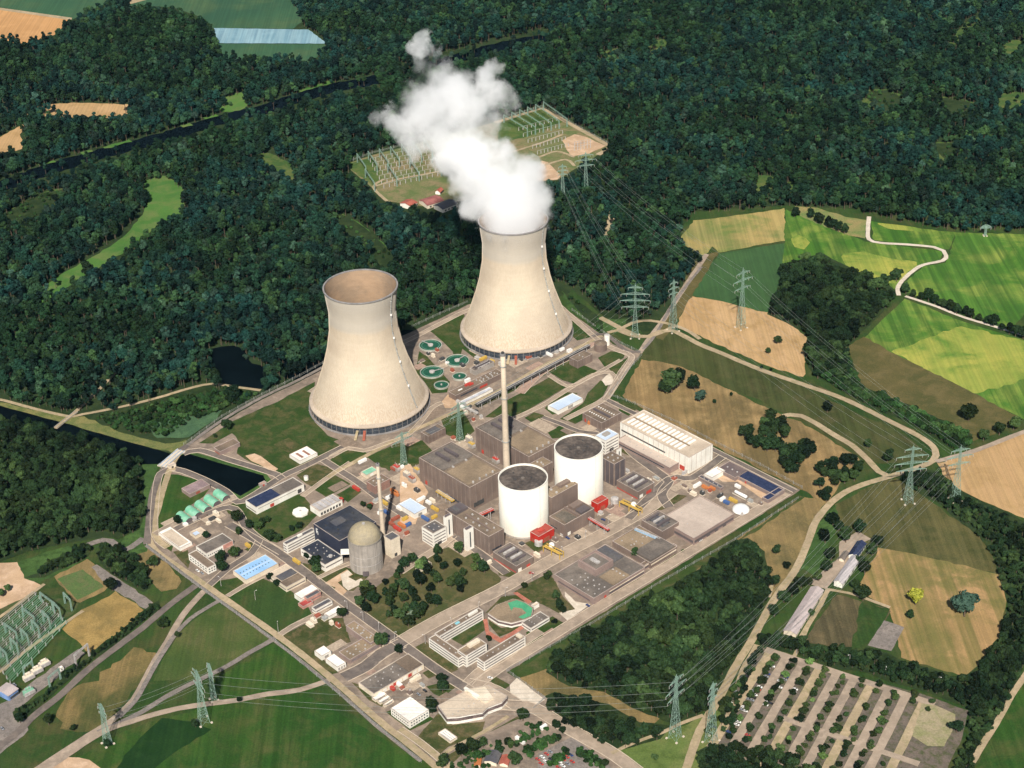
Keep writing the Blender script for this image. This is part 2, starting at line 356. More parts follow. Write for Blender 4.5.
patch('dry_field', 'Q', [(215, 300), (275, 240), (390, 175), (490, 238), (410, 310), (300, 388), (270, 350)], field('dry_yellow_field', [(.30, .20, .07), (.22, .16, .06), (.37, .25, .09)], .02, .04), 2)
patch('waste_ground', 'Q', [(430, 25), (500, 15), (615, 140), (590, 165), (540, 175), (480, 110)], m_dry, 2, 2)
patch('scrub', 'Q', [(85, 130), (60, 75), (130, 50), (230, 20), (300, 60), (180, 125), (130, 145)], m_scrub, 2)
patch('substation_ground', 'Q', [(-200, 330), (120, 175), (260, 215), (260, 240), (120, 330), (-200, 520)], field('substation_grass', [(.04, .07, .02), (.06, .09, .03), (.09, .09, .04)], .03, .1), 2)
patch('gravel_yard', 'Q', [(-200, 640), (30, 540), (60, 520), (150, 450), (260, 370), (285, 385), (170, 480), (70, 560), (100, 640), (0, 720), (-200, 800)], m_gravel, 3)
patch('green_verge', 'T', [(485, 545), (545, 560), (530, 600), (515, 768), (500, 860), (440, 880), (400, 850), (495, 700)], m_scrub, 2)
patch('canal_bank', 'T', [(-100, 322), (100, 372), (230, 398), (290, 400), (420, 455), (560, 492), (640, 478), (620, 520), (590, 522), (420, 482), (230, 426), (-100, 350)], field('bank_grass', [(.22, .2, .075), (.16, .17, .06), (.1, .13, .04)], .03, .1), 2)
patch('reed_bed', 'T', [(480, 420), (600, 400), (760, 375), (740, 410), (640, 470), (540, 470)], field('reeds', [(.06, .12, .06), (.08, .15, .07), (.05, .1, .05)], .03, .1), 2)
patch('grass_slope', 'L', [(480, 360), (520, 380), (640, 470), (740, 470), (720, 520), (645, 530), (580, 480), (510, 440)], m_scrub, 2)
# water, plus one painted tower shadow
patch('canal', 'T', [(-160, 335), (0, 362), (230, 424), (420, 480), (600, 530), (640, 522), (720, 548), (900, 598), (906, 622), (820, 670), (700, 612), (590, 575), (560, 562), (480, 560), (350, 500), (190, 446), (-160, 386)], m_water, 4, .6)
patch('pond_or_shadow', 'T', [(690, 185), (760, 160), (830, 165), (860, 215), (920, 232), (905, 300), (770, 290), (730, 240)], m_water, 3, 1.5, True)
patch('pond_or_shadow', 'X', [(274, 354), (300, 348), (335, 350), (330, 370), (296, 380), (274, 370)], m_water, 3, 1.5, True)
patch('pond_or_shadow', 'J', [(380, 370), (440, 355), (472, 385), (462, 445), (430, 470), (395, 470)], m_water, 3, 1, True)  # black sheet painting the left cooling tower's cast shadow on the ground
RIVER = [(-160, 520), (0, 478), (130, 432), (300, 383), (420, 352), (560, 308), (660, 285), (760, 252), (870, 222), (960, 205), (1130, 160), (1290, 118), (1480, 82), (1700, 40)]
ribbon('river', 'R', RIVER, 40, m_river, 3, 3)
BANK = [(x, y - 13) for x, y in RIVER]
for i_, (bx, by, bw) in enumerate(((120, 418, 20), (222, 390, 14), (300, 370, 34), (478, 322, 12), (540, 300, 16), (806, 222, 46), (975, 182, 14))):
    ribbon('river_bank', 'R', [(bx - bw, by + bw * .28), (bx, by), (bx + bw, by - bw * .28)], 10, m_clear, 4, 3)
# far fields in the north-west
patch('ripe_field', 'R', [(-150, 0), (0, 22), (180, 48), (140, 90), (60, 112), (-150, 95)], field('orange_wheat', [(.50, .27, .11), (.44, .24, .10), (.54, .3, .13)], .006, .02, (.5, .28, .12), radians(88), .4, 16, fineamt=.08), 2)
patch('green_field', 'R', [(-150, -80), (300, -60), (270, 10), (185, 50), (0, 18), (-150, -5)], m_farteal, 1)
patch('green_field', 'R', [(270, -40), (760, -40), (775, 55), (750, 74), (545, 72), (520, 45), (440, 18), (330, 15)], m_farteal, 1)
patch('foil_covered_field', 'R', [(548, 72), (790, 76), (838, 112), (558, 111)], m_foil, 2, .8)
patch('green_field', 'R', [(556, 112), (840, 113), (800, 158), (650, 165), (580, 160)], m_farteal, 1)
patch('field_track', 'R', [(300, 20), (360, 4), (420, -12), (420, -18), (350, -4), (290, 14)], m_track, 3, 0)
patch('field_track', 'R', [(0, 20), (185, 46), (182, 52), (0, 26)], m_track, 3, 0)
patch('ripe_field', 'R', [(70, 285), (120, 268), (210, 264), (355, 272), (300, 300), (200, 300), (80, 305)], m_wheat, 2, 2, True)
patch('ripe_field', 'R', [(-60, 380), (0, 350), (70, 312), (50, 345), (66, 380), (0, 395), (-60, 420)], m_wheat, 2, 2)
patch('forest_meadow', 'R', [(368, 468), (425, 452), (475, 500), (462, 545), (400, 585), (335, 635), (245, 690), (140, 755), (100, 780), (90, 750), (180, 690), (290, 625), (345, 575), (378, 520)], m_clear, 2, 2, True)
patch('forest_glade', 'R', [(0, 560), (60, 515), (100, 495), (170, 485), (130, 535), (60, 575), (10, 590)], m_clear_dk, 2, 3, True)
patch('forest_glade', 'R', [(545, 262), (620, 236), (640, 265), (610, 285), (560, 285)], m_clear, 2, 2, True)
patch('forest_glade', 'R', [(856, 543), (900, 558), (960, 605), (1020, 662), (985, 700), (925, 620), (868, 575)], m_clear, 2, 2, True)
patch('forest_glade', 'R', [(645, 400), (690, 393), (740, 418), (780, 448), (740, 462), (690, 435)], m_clear_dk, 2, 2, True)
for pts in ([(625, 222), (700, 218), (748, 250), (690, 275), (650, 262)], [(798, 236), (860, 238), (920, 256), (900, 285), (830, 275)], [(952, 238), (990, 224), (1070, 228), (1070, 255), (965, 262)], [(795, 348), (850, 345), (885, 378), (850, 400), (812, 382)],
            [(368, 428), (412, 424), (426, 448), (385, 464)], [(95, 112), (160, 94), (176, 116), (110, 132)], [(965, 106), (1010, 97), (1028, 114), (990, 135)], [(0, 130), (60, 114), (68, 130), (0, 155)], [(440, 440), (470, 440), (470, 475), (446, 465)],
            [(420, 340), (470, 275), (525, 240), (530, 248), (480, 290), (432, 345)], [(840, 105), (885, 55), (920, 40), (922, 52), (890, 72), (852, 112)]):
    patch('forest_glade', 'S', pts, m_clear_dk, 2, 2, True)
patch('forest_glade', 'L', [(655, 30), (685, 30), (685, 110), (668, 165), (640, 160)], m_track, 3, 1, True)

m_kerb = surf('kerb_stone', (.56, .46, .35), (.48, .39, .3), .85, .1, .8, .15)
# ---- the works' own ground
SITE = [(149.6, 546), (165, 492), (172, 466), (180, 452), (222, 423), (262, 400), (300, 382), (345, 358), (405, 335), (440, 319), (468, 305), (520, 290), (572, 314), (604, 337), (641, 354), (607, 398), (634, 409), (800.5, 490.5), (507, 672.6), (540, 694), (562, 707), (548, 716), (640, 770), (700, 830), (500, 830), (422, 755), (278.4, 637)]
patch('site_ground', 'X', SITE, m_paving, 4, .5)
for pts in (
    [(370, 240), (540, 165), (690, 88), (665, 200), (690, 250), (740, 300), (805, 320), (745, 375), (690, 400), (640, 440), (560, 455), (540, 440), (480, 425), (410, 390), (380, 370), (395, 330), (365, 290), (290, 330), (232, 330), (300, 285), (340, 262)],):
    patch('lawn', 'A', pts, m_lawn, 5, .8)
patch('gravel_plot', 'A', [(525, 335), (585, 308), (632, 335), (585, 368)], m_lawn_dry, 6, .5)
patch('lawn', 'A', [(86, 452), (150, 452), (215, 470), (280, 500), (250, 540), (190, 580), (120, 640), (72, 672), (64, 620)], m_meadow, 5, .5)
patch('canal_bank', 'T', [(600, 530), (640, 515), (725, 538), (905, 588), (925, 615), (830, 685), (690, 622), (585, 582)], m_scrub, 5, .4)
patch('canal_basin', 'T', [(596, 540), (640, 525), (720, 550), (898, 600), (906, 620), (822, 670), (700, 612), (592, 572)], m_water, 6, .4)
patch('lawn', 'A', [(617, 457), (640, 440), (700, 412), (765, 440), (720, 480), (680, 500)], m_lawn_dry, 5, .5, True)
patch('lawn', 'A', [(745, 398), (800, 360), (850, 345), (905, 380), (850, 410), (790, 428)], m_lawn, 5, .5, True)
patch('lawn', 'A', [(685, 512), (760, 450), (830, 490), (735, 542)], m_lawn, 5, .5)
patch('lawn', 'A', [(775, 532), (828, 500), (872, 520), (820, 562)], m_lawn, 5, .5)
patch('lawn', 'A', [(890, 385), (1010, 330), (1060, 380), (980, 440), (940, 400)], m_lawn, 5, .5)
patch('lawn', 'H', [(330, 110), (480, 40), (640, 60), (700, 140), (640, 200), (560, 240), (540, 250), (470, 232), (400, 150), (350, 135)], m_lawn, 5, .5)
patch('lawn', 'H', [(330, 470), (480, 388), (600, 440), (660, 500), (685, 545), (550, 605), (510, 580), (350, 470)], m_meadow_dk, 5, .5)
patch('lawn', 'H', [(270, 436), (300, 400), (390, 385), (410, 410), (340, 452), (310, 460)], m_lawn, 5, .5)
patch('lawn', 'H', [(552, 618), (690, 550), (800, 545), (830, 640), (700, 690), (780, 760), (760, 768), (640, 690)], m_lawn_dry, 5, .5)
patch('lawn', 'H', [(70, 228), (130, 262), (125, 285), (75, 250)], m_lawn, 5, .3)
patch('lawn', 'H', [(130, 285), (185, 270), (200, 320), (190, 350), (160, 320)], m_lawn_dry, 5, .3)
patch('lawn', 'H', [(640, 330), (800, 340), (900, 380), (840, 440), (740, 430), (690, 385)], m_lawn_dry, 5, .5)
patch('lawn', 'H', [(415, 250), (440, 245), (450, 265), (430, 285), (410, 275)], m_lawn_dry, 5, .3, True)
patch('park_ground', 'X', [(354, 600), (375, 588), (400, 572), (430, 554), (458, 544), (480, 560), (502, 579), (499, 586), (452, 612), (405, 638), (395, 637), (358, 612)], field('park_grass', [(.09, .085, .035), (.06, .075, .025), (.13, .11, .05)], .03, .08), 5, .8)
patch('lawn', 'F', [(612, 350), (655, 325), (780, 425), (750, 447)], m_lawn_dry, 5, .3)
patch('lawn', 'F', [(640, 447), (670, 432), (697, 455), (665, 470)], m_lawn_dry, 5, .3, True)
patch('lawn', 'F', [(655, 500), (740, 478), (768, 505), (720, 545), (685, 530)], m_lawn, 5, .3)
patch('lawn', 'F', [(496, 600), (520, 592), (600, 650), (660, 612), (685, 628), (590, 674)], m_lawn, 5, .3)
patch('lawn', 'F', [(360, 482), (385, 490), (490, 570), (480, 580), (430, 555)], m_lawn_dry, 5, .3)
patch('lawn', 'P', [(45, 578), (130, 480), (180, 520), (290, 508), (280, 548), (165, 595), (130, 625), (100, 625)], m_lawn_dry, 5, .3)
patch('lawn', 'P', [(160, 625), (300, 548), (400, 492), (410, 502), (270, 590), (210, 640), (180, 660)], m_lawn_dry, 5, .3)
patch('lawn', 'P', [(300, 365), (318, 350), (377, 385), (350, 402)], m_lawn, 5, .3)
patch('lawn', 'P', [(170, 345), (52, 255), (85, 238), (200, 330)], m_lawn_dry, 5, .3)
patch('lawn', 'P', [(172, 225), (290, 155), (300, 190), (215, 250)], m_lawn, 5, .3)
patch('lawn', 'P', [(300, 160), (345, 190), (400, 180), (410, 190), (340, 220), (305, 180)], m_lawn_dry, 5, .3)
patch('lawn', 'P', [(430, 205), (520, 150), (557, 172), (545, 190), (435, 255)], m_lawn, 5, .3)
patch('red_path', 'P', [(283, 160), (297, 158), (305, 200), (345, 225), (425, 175), (432, 185), (345, 242), (295, 215)], m_red, 6, .2)
patch('red_path', 'P', [(385, 70), (400, 66), (450, 100), (440, 108)], m_red, 6, .2)
patch('lawn', 'E', [(450, 520), (520, 480), (590, 445), (612, 480), (640, 540), (692, 590), (640, 612), (560, 570), (490, 560)], m_lawn_dry, 5, .5)
patch('lawn', 'E', [(335, 605), (400, 540), (480, 530), (520, 560), (430, 560), (370, 600)], m_lawn_dry, 5, .3)
patch('forecourt', 'E', [(650, 520), (690, 560), (750, 570), (660, 635), (625, 605), (690, 590), (650, 540)], m_conc, 6, .3)
patch('lawn', 'E', [(385, 435), (410, 425), (455, 448), (430, 465), (390, 455)], m_lawn_dry, 5, .3, True)
patch('lawn', 'E', [(490, 330), (560, 300), (600, 330), (540, 370)], m_lawn_dry, 5, .3)
patch('lawn', 'D', [(150, 112), (200, 85), (255, 95), (250, 112), (180, 152)], m_lawn, 5, .3)
patch('lawn', 'D', [(190, 152), (270, 108), (270, 128), (225, 187)], m_lawn, 5, .3)
patch('lawn', 'D', [(242, 458), (270, 465), (420, 550), (408, 560), (240, 482)], m_lawn_dry, 5, .2)
patch('lawn', 'D', [(525, 578), (628, 512), (642, 520), (540, 587)], m_lawn, 5, .2)
patch('lawn', 'D', [(230, 255), (300, 315), (270, 340), (232, 320)], m_lawn, 5, .2)
patch('lawn', 'D', [(360, 710), (450, 648), (500, 655), (400, 712)], m_lawn_dry, 5, .2, True)
patch('lawn', 'C', [(575, 160), (660, 108), (700, 130), (782, 165), (690, 215), (640, 200)], m_lawn, 5, .3)
patch('lawn', 'C', [(630, 352), (720, 290), (740, 250), (790, 200), (822, 215), (800, 262), (720, 320), (662, 362)], m_lawn, 5, .3)
patch('lawn', 'C', [(600, 335), (570, 310), (640, 245), (700, 250), (630, 330)], m_lawn, 5, .3)
patch('lawn', 'C', [(335, 345), (420, 280), (590, 188), (657, 225), (480, 332), (400, 350)], m_lawn, 5, .3)
patch('lawn', 'C', [(490, 348), (528, 326), (575, 340), (525, 370)], m_lawn, 5, .3, True)
patch('lawn', 'C', [(578, 402), (640, 374), (692, 405), (650, 425), (600, 430)], m_lawn, 5, .3)
patch('lawn', 'C', [(655, 357), (740, 308), (770, 330), (690, 372)], m_lawn, 5, .3)
patch('lawn', 'C', [(285, 292), (420, 230), (560, 163), (575, 178), (430, 250), (310, 308)], m_lawn, 5, .3)
patch('lawn', 'C', [(160, 345), (240, 308), (295, 400), (240, 442), (180, 412)], m_lawn, 5, .3)
patch('lawn', 'B', [(350, 390), (470, 330), (560, 318), (600, 360), (550, 410), (480, 440), (400, 425)], m_lawn, 5, .3)
patch('lawn', 'B', [(585, 200), (620, 188), (655, 200), (610, 225)], m_lawn_dry, 5, .3, True)
patch('lawn', 'J', [(455, 520), (470, 440), (500, 460), (590, 560), (580, 602), (520, 607), (490, 560)], m_lawn, 5, .3)
patch('lawn', 'J', [(500, 350), (560, 320), (640, 285), (690, 380), (720, 440), (690, 470), (640, 430), (620, 500), (600, 440), (560, 400)], m_lawn, 5, .3)
patch('lawn', 'L', [(520, 478), (560, 490), (600, 540), (540, 556), (515, 530)], m_lawn, 5, .3)
patch('lawn', 'L', [(640, 530), (660, 520), (720, 545), (700, 580), (760, 600), (680, 570)], m_lawn, 5, .3)
patch('lawn', 'I', [(555, 436), (610, 408), (616, 421), (560, 452)], m_lawn, 5, .2)
patch('lawn', 'I', [(275, 605), (410, 530), (418, 540), (283, 616)], m_lawn, 5, .2)
patch('lawn', 'I', [(430, 520), (535, 450), (540, 460), (438, 528)], m_lawn, 5, .2)
patch('lawn', 'I', [(680, 350), (760, 312), (765, 320), (690, 362)], m_lawn, 5, .2)
patch('orange_ground', 'H', [(725, 410), (815, 355), (838, 375), (780, 405), (815, 440), (790, 465), (755, 450), (770, 425)], m_sand, 6, .3)
patch('concrete_slab', 'H', [(790, 375), (820, 358), (835, 372), (820, 385), (850, 400), (870, 390), (888, 405), (820, 438), (800, 420)], m_conc, 7, .1)
patch('storage_yard', 'C', [(0, 540), (40, 530), (110, 640), (60, 768), (0, 768)], m_sand, 5, .5)
patch('bare_sand', 'A', [(415, 378), (450, 370), (500, 400), (545, 430), (530, 445), (440, 400)], m_sand, 6, 1, True)
patch('bare_sand', 'C', [(165, 285), (190, 255), (230, 280), (215, 310), (180, 310)], m_sand, 6, .6, True)
patch('court_yard', 'D', [(600, 570), (680, 545), (830, 640), (800, 670), (700, 600), (640, 600)], m_sand, 6, .3)
patch('barn_yard', 'N', [(440, 450), (500, 415), (540, 440), (520, 450), (400, 600), (340, 580), (440, 500)], m_road, 4, .6)
patch('tarpaulin', 'O', [(529, 272), (582, 193), (646, 214), (604, 290)], m_gravel, 5, .3)
patch('turning_loop', 'D', [(165, 200), (200, 170), (222, 190), (205, 215), (180, 222)], m_conc, 5, .3, True)

# ---- roads
R_ = lambda *a, **k: ribbon(*a, **k)
R_('main_road', 'X', [(373, 660), (400, 643), (440, 620), (500, 590), (557, 558), (600, 536), (645, 511), (672, 492)], 15, m_road, 6)
R_('works_road', 'X', [(229, 525), (257, 541), (282, 556), (343, 602), (384, 632), (402, 645), (438, 671), (468, 690), (487, 702)], 10, m_asph, 6)
R_('works_road', 'X', [(468, 692), (503, 666), (527, 652), (590, 613), (640, 583), (692, 551), (735, 525), (786, 493)], 11, m_road, 6)
R_('works_road', 'F', [(330, 465), (420, 420), (480, 370), (560, 330)], 14, m_asph, 6)
R_('pipe_road', 'X', [(328, 478), (343, 469), (380, 449), (414, 431), (458, 411), (500, 391), (537, 370), (575, 350), (602, 336)], 6, m_track, 7)
R_('works_road', 'A', [(170, 372), (235, 358), (350, 395), (450, 425), (540, 455), (560, 470)], 8, m_asph, 6)
R_('works_road', 'A', [(135, 432), (170, 440), (260, 478), (340, 522), (385, 562), (440, 540), (560, 462), (650, 420), (740, 375), (800, 345)], 8, m_asph, 6)
R_('works_road', 'A', [(140, 430), (80, 450), (60, 560), (60, 690), (110, 740)], 7, m_track, 6)
R_('works_road', 'A', [(720, 395), (790, 440), (860, 485), (960, 560), (1050, 620)], 8, m_asph, 6)
R_('works_road', 'A', [(640, 540), (720, 480), (770, 445), (830, 405)], 5, m_road, 6)
R_('works_road', 'A', [(60, 690), (180, 625), (300, 570), (380, 540)], 8, m_road, 6)
R_('works_road', 'H', [(140, 195), (350, 110), (420, 190), (470, 235), (560, 290)], 8, m_asph, 6)
R_('works_road', 'H', [(270, 420), (350, 350), (440, 290), (470, 240)], 7, m_asph, 6)
R_('works_road', 'H', [(552, 612), (600, 580), (680, 540), (740, 505)], 5, m_road, 6)
R_('works_road', 'H', [(345, 460), (420, 415), (490, 380)], 4, m_road, 6)
R_('works_road', 'E', [(0, 445), (60, 405), (110, 375), (150, 350), (210, 300)], 8, m_road, 6)
R_('works_road', 'H', [(700, 390), (780, 350), (830, 330)], 4, m_road, 6)
R_('works_road', 'E', [(215, 300), (330, 380), (420, 450)], 8, m_asph, 6)
R_('works_road', 'D', [(430, 700), (400, 650), (430, 600), (410, 580), (300, 500), (240, 440), (150, 390)], 10, m_asph, 6)
R_('works_road', 'D', [(270, 745), (430, 590), (520, 585), (640, 500)], 9, m_asph, 6)
R_('works_road', 'D', [(20, 355), (110, 310), (185, 265), (240, 170), (285, 105), (260, 95), (240, 85)], 6, m_road, 6)
R_('works_road', 'C', [(440, 355), (560, 300), (640, 250), (760, 180), (830, 170), (850, 200)], 5, m_road, 6)
R_('works_road', 'C', [(560, 345), (640, 375), (700, 400), (780, 410)], 6, m_asph, 6)
R_('works_road', 'C', [(585, 180), (660, 225), (700, 215), (870, 120)], 4, m_road, 6)
R_('works_road', 'C', [(470, 250), (560, 165), (700, 90), (760, 50)], 12, field('pink_paving', [(.40, .27, .21), (.34, .24, .18), (.46, .32, .25)], .03, .1), 6)
R_('works_road', 'X', [(310, 393), (350, 368), (410, 340), (445, 322), (468, 311), (520, 292), (552, 302), (572, 318), (600, 342), (620, 352), (632, 358), (616, 385), (606, 400)], 6, m_road, 7)
R_('works_road', 'X', [(606, 400), (630, 412), (700, 444), (795, 492)], 6, m_asph, 7)
R_('works_road', 'B', [(200, 385), (270, 350), (330, 360), (420, 330), (500, 300), (560, 240), (600, 190), (640, 170)], 5, m_road, 6)
R_('perimeter_road', 'X', [(182, 450), (170, 470), (158, 510), (151, 545), (200, 582), (278.4, 637), (330, 678), (380, 722), (425, 758), (470, 800)], 7, m_track, 8)
R_('perimeter_track', 'X', [(146, 546), (196, 584), (274, 641), (326, 682), (376, 726), (421, 762)], 4, m_gravel, 8)
R_('perimeter_road', 'X', [(182, 450), (222, 421), (262, 398), (300, 380), (345, 356)], 5, m_gravel, 8)
R_('access_road', 'P', [(350, 452), (400, 455), (460, 465), (560, 525), (640, 570), (730, 622), (820, 690), (900, 760)], 13, m_road, 7)
R_('access_road', 'P', [(230, 380), (300, 395), (350, 420), (400, 455)], 14, m_road, 8)
R_('access_road', 'P', [(0, 535), (60, 575), (140, 640), (200, 700)], 6, m_track, 8)
R_('footpath', 'P', [(722, 618), (800, 582), (900, 545), (960, 516), (1035, 488)], 4, m_track, 8)
R_('footpath', 'P', [(130, 668), (150, 620), (280, 548), (370, 492)], 4, m_track, 8)
R_('access_road', 'P', [(230, 380), (270, 340), (360, 285), (420, 240), (480, 200)], 9, m_road, 8)
patch('gate_yard', 'P', [(375, 385), (400, 360), (495, 435), (440, 470), (380, 440)], m_conc, 6, .3)
patch('visitor_yard', 'P', [(170, 660), (285, 555), (400, 500), (530, 530), (560, 560), (480, 570), (420, 620), (400, 680), (250, 700)], m_paving, 5, .5)
patch('car_park_surface', 'P', [(470, 620), (590, 560), (625, 590), (700, 640), (730, 680), (600, 720), (470, 680)], m_gravel, 6, .3)
# outside roads
R_('field_track', 'Q', [(690, 172), (640, 225), (600, 280), (565, 345), (525, 405), (485, 480), (450, 540), (380, 608), (300, 660), (140, 765), (60, 820)], 7, m_road, 5)
R_('field_track', 'Q', [(740, 206), (690, 235), (640, 268), (595, 315), (570, 350), (530, 412), (490, 485), (455, 545), (400, 600)], 5, m_gravel, 5)
R_('field_track', 'Q', [(940, 322), (915, 340), (840, 382), (760, 430), (640, 488), (560, 530), (480, 580), (400, 620), (330, 650)], 6, m_gravel, 5)
R_('farm_road', 'Q', [(1120, 470), (1011, 507), (900, 522), (800, 542), (700, 555), (600, 570), (520, 590), (440, 615), (360, 642), (280, 690), (200, 745), (120, 800)], 7, m_road, 6)
R_('field_track', 'Q', [(660, 155), (560, 230), (480, 298), (400, 358), (300, 435), (200, 528), (120, 590), (60, 650), (-40, 730), (-140, 820)], 8, m_asph, 5)
R_('works_path', 'X', [(279, 635), (290, 629), (305, 620)], 5, m_road, 8)
R_('farm_track', 'T', [(-80, 340), (0, 342), (100, 368), (230, 398), (280, 392), (420, 365), (540, 335), (640, 305), (720, 288), (800, 298), (890, 310)], 5, m_track, 5)
R_('foot_bridge_path', 'T', [(190, 440), (250, 390), (330, 315), (420, 222)], 5, m_track, 6)
R_('field_track', 'Q', [(-120, 500), (0, 445), (100, 365), (200, 295), (280, 240)], 4, m_track, 5)
R_('field_track', 'Q', [(-60, 300), (30, 240), (150, 150)], 4, m_track, 5)
R_('field_track', 'U', [(600, 105), (700, 72), (760, 80), (850, 140), (980, 60)], 8, m_gravel, 5)
R_('canal_lane', 'X', [(188, 446), (176, 454), (168, 464), (158, 480), (152, 500), (147, 545)], 8, m_asph, 9)
R_('country_road', 'X', [(600, 318), (640, 337), (660, 332), (672, 331), (700, 345), (722, 354), (760, 370), (806, 386), (845, 400), (890, 422), (921, 438), (935, 450), (933, 461), (918, 468), (890, 477), (858, 487), (836, 499), (817, 520), (807, 545), (795, 571), (773, 602), (752, 640), (735, 668), (719, 699), (700, 731), (686, 770), (676, 800)], 8, m_track, 6)
R_('country_road', 'N', [(262, 52), (285, 48), (320, 52), (370, 78), (420, 110), (480, 145), (530, 190), (565, 228), (590, 240)], 8, m_track, 6)
R_('country_road', 'N', [(745, 196), (800, 182), (880, 158), (1024, 102), (1200, 40)], 7, m_road, 6)
R_('country_road', 'L', [(1024, 550), (980, 520), (920, 495), (860, 482), (800, 477), (750, 490), (700, 515), (660, 525)], 6, m_track, 7)
R_('country_road', 'L', [(700, 515), (770, 540), (850, 533), (900, 510), (930, 495)], 6, m_track, 7)
R_('country_road', 'L', [(785, 605), (830, 540), (890, 460), (940, 380), (1024, 255), (1050, 215)], 7, m_road, 5)
R_('country_road', 'L', [(800, 590), (850, 530), (925, 400), (1030, 265)], 4, m_gravel, 5)
R_('country_road', 'L', [(600, 540), (650, 530), (700, 570), (740, 600), (790, 600)], 6, m_asph, 8)
R_('winding_track', 'M', [(588, 76), (585, 110), (588, 140), (620, 150), (700, 155), (770, 162), (797, 172), (805, 186), (795, 200), (740, 212), (710, 230), (680, 258), (668, 280), (672, 298)], 6, m_conc, 5)
R_('winding_track', 'M', [(690, 300), (780, 330), (850, 358), (930, 382), (1030, 412), (1150, 445)], 5, m_conc, 5)
R_('farm_track', 'M', [(415, 540), (480, 570), (600, 630), (720, 680)], 3, m_lawn_dry, 5)
R_('farm_track', 'N', [(400, 600), (470, 612), (520, 628), (600, 658)], 4, m_track, 6)
R_('farm_track', 'N', [(405, 600), (380, 650), (350, 700), (320, 750)], 5, m_track, 6)
R_('farm_track', 'N', [(215, 565), (225, 590), (215, 625)], 5, m_track, 6)
R_('farm_track', 'O', [(290, 320), (315, 272), (345, 200)], 4, m_track, 6)
R_('field_road', 'O', [(1100, 250), (1024, 372), (985, 430), (935, 520), (890, 590), (850, 660), (810, 730)], 6, m_track, 5)
R_('farm_track', 'O', [(120, 400), (135, 350), (165, 300), (180, 270)], 6, m_track, 6)
R_('clearing_path', 'L', [(672, 35), (668, 70), (660, 110), (656, 145)], 6, m_track, 5)
# substation far behind the towers
K_SUB = [(15, 495), (110, 462), (220, 435), (340, 400), (530, 350), (690, 300), (930, 435), (880, 462), (740, 548), (670, 553), (560, 590), (300, 640), (150, 618), (108, 572)]
patch('substation_ground', 'K', K_SUB, m_subst, 4, .5)
patch('substation_grass', 'K', [(18, 495), (110, 470), (150, 560), (120, 572)], m_clear_dk, 5, 1)
patch('substation_grass', 'K', [(540, 355), (690, 305), (760, 350), (640, 400), (540, 420)], m_clear_dk, 5, 1)
patch('bare_sand', 'K', [(688, 482), (710, 488), (755, 535), (740, 547), (668, 552)], m_sand, 6, 1)
patch('bare_sand', 'K', [(760, 412), (800, 392), (840, 400), (905, 432), (850, 458), (790, 468), (770, 440)], m_sand, 6, 1)
R_('substation_road', 'K', [(530, 352), (600, 330), (690, 303), (760, 342), (850, 392), (925, 435), (880, 462)], 9, m_track, 7, curve=False)
R_('substation_road', 'K', [(110, 572), (200, 545), (330, 520), (450, 490), (560, 460), (690, 420), (760, 392)], 5, m_track, 7)
R_('substation_road', 'K', [(150, 545), (115, 572), (160, 620)], 5, m_track, 7)
R_('substation_road', 'K', [(680, 470), (740, 450), (800, 470)], 5, m_track, 7)
R_('substation_road', 'K', [(690, 500), (770, 478), (800, 500)], 5, m_track, 7)

# kerbs: pale raised edging on both sides of the works roads
KB = 0
for P_, w_ in RIBS:
    for s_ in (-1, 1):
        v_ = []; f_ = []
        for i in range(len(P_)):
            d_ = (P_[min(i + 1, len(P_) - 1)] - P_[max(i - 1, 0)]).normalized(); n_ = Vector((-d_.y, d_.x, 0)) * s_
            for k_, z_ in ((w_ / 2 + .3, .9), (w_ / 2 + .3, 1.30), (w_ / 2 + .95, 1.30), (w_ / 2 + .95, .9)):
                q_ = P_[i] + n_ * k_; v_.append((q_.x, q_.y, z_ + KB * .0007))
        for i in range(len(P_) - 1):
            for k_ in range(3): a_ = i * 4 + k_; f_.append((a_, a_ + 1, a_ + 5, a_ + 4))
        KB += 1
        me = bpy.data.meshes.new('kerb'); me.from_pydata(v_, [], f_); me.update(); me.materials.append(m_kerb)
        o = bpy.data.objects.new('kerb', me); COL.objects.link(o); o['kind'] = 'structure'
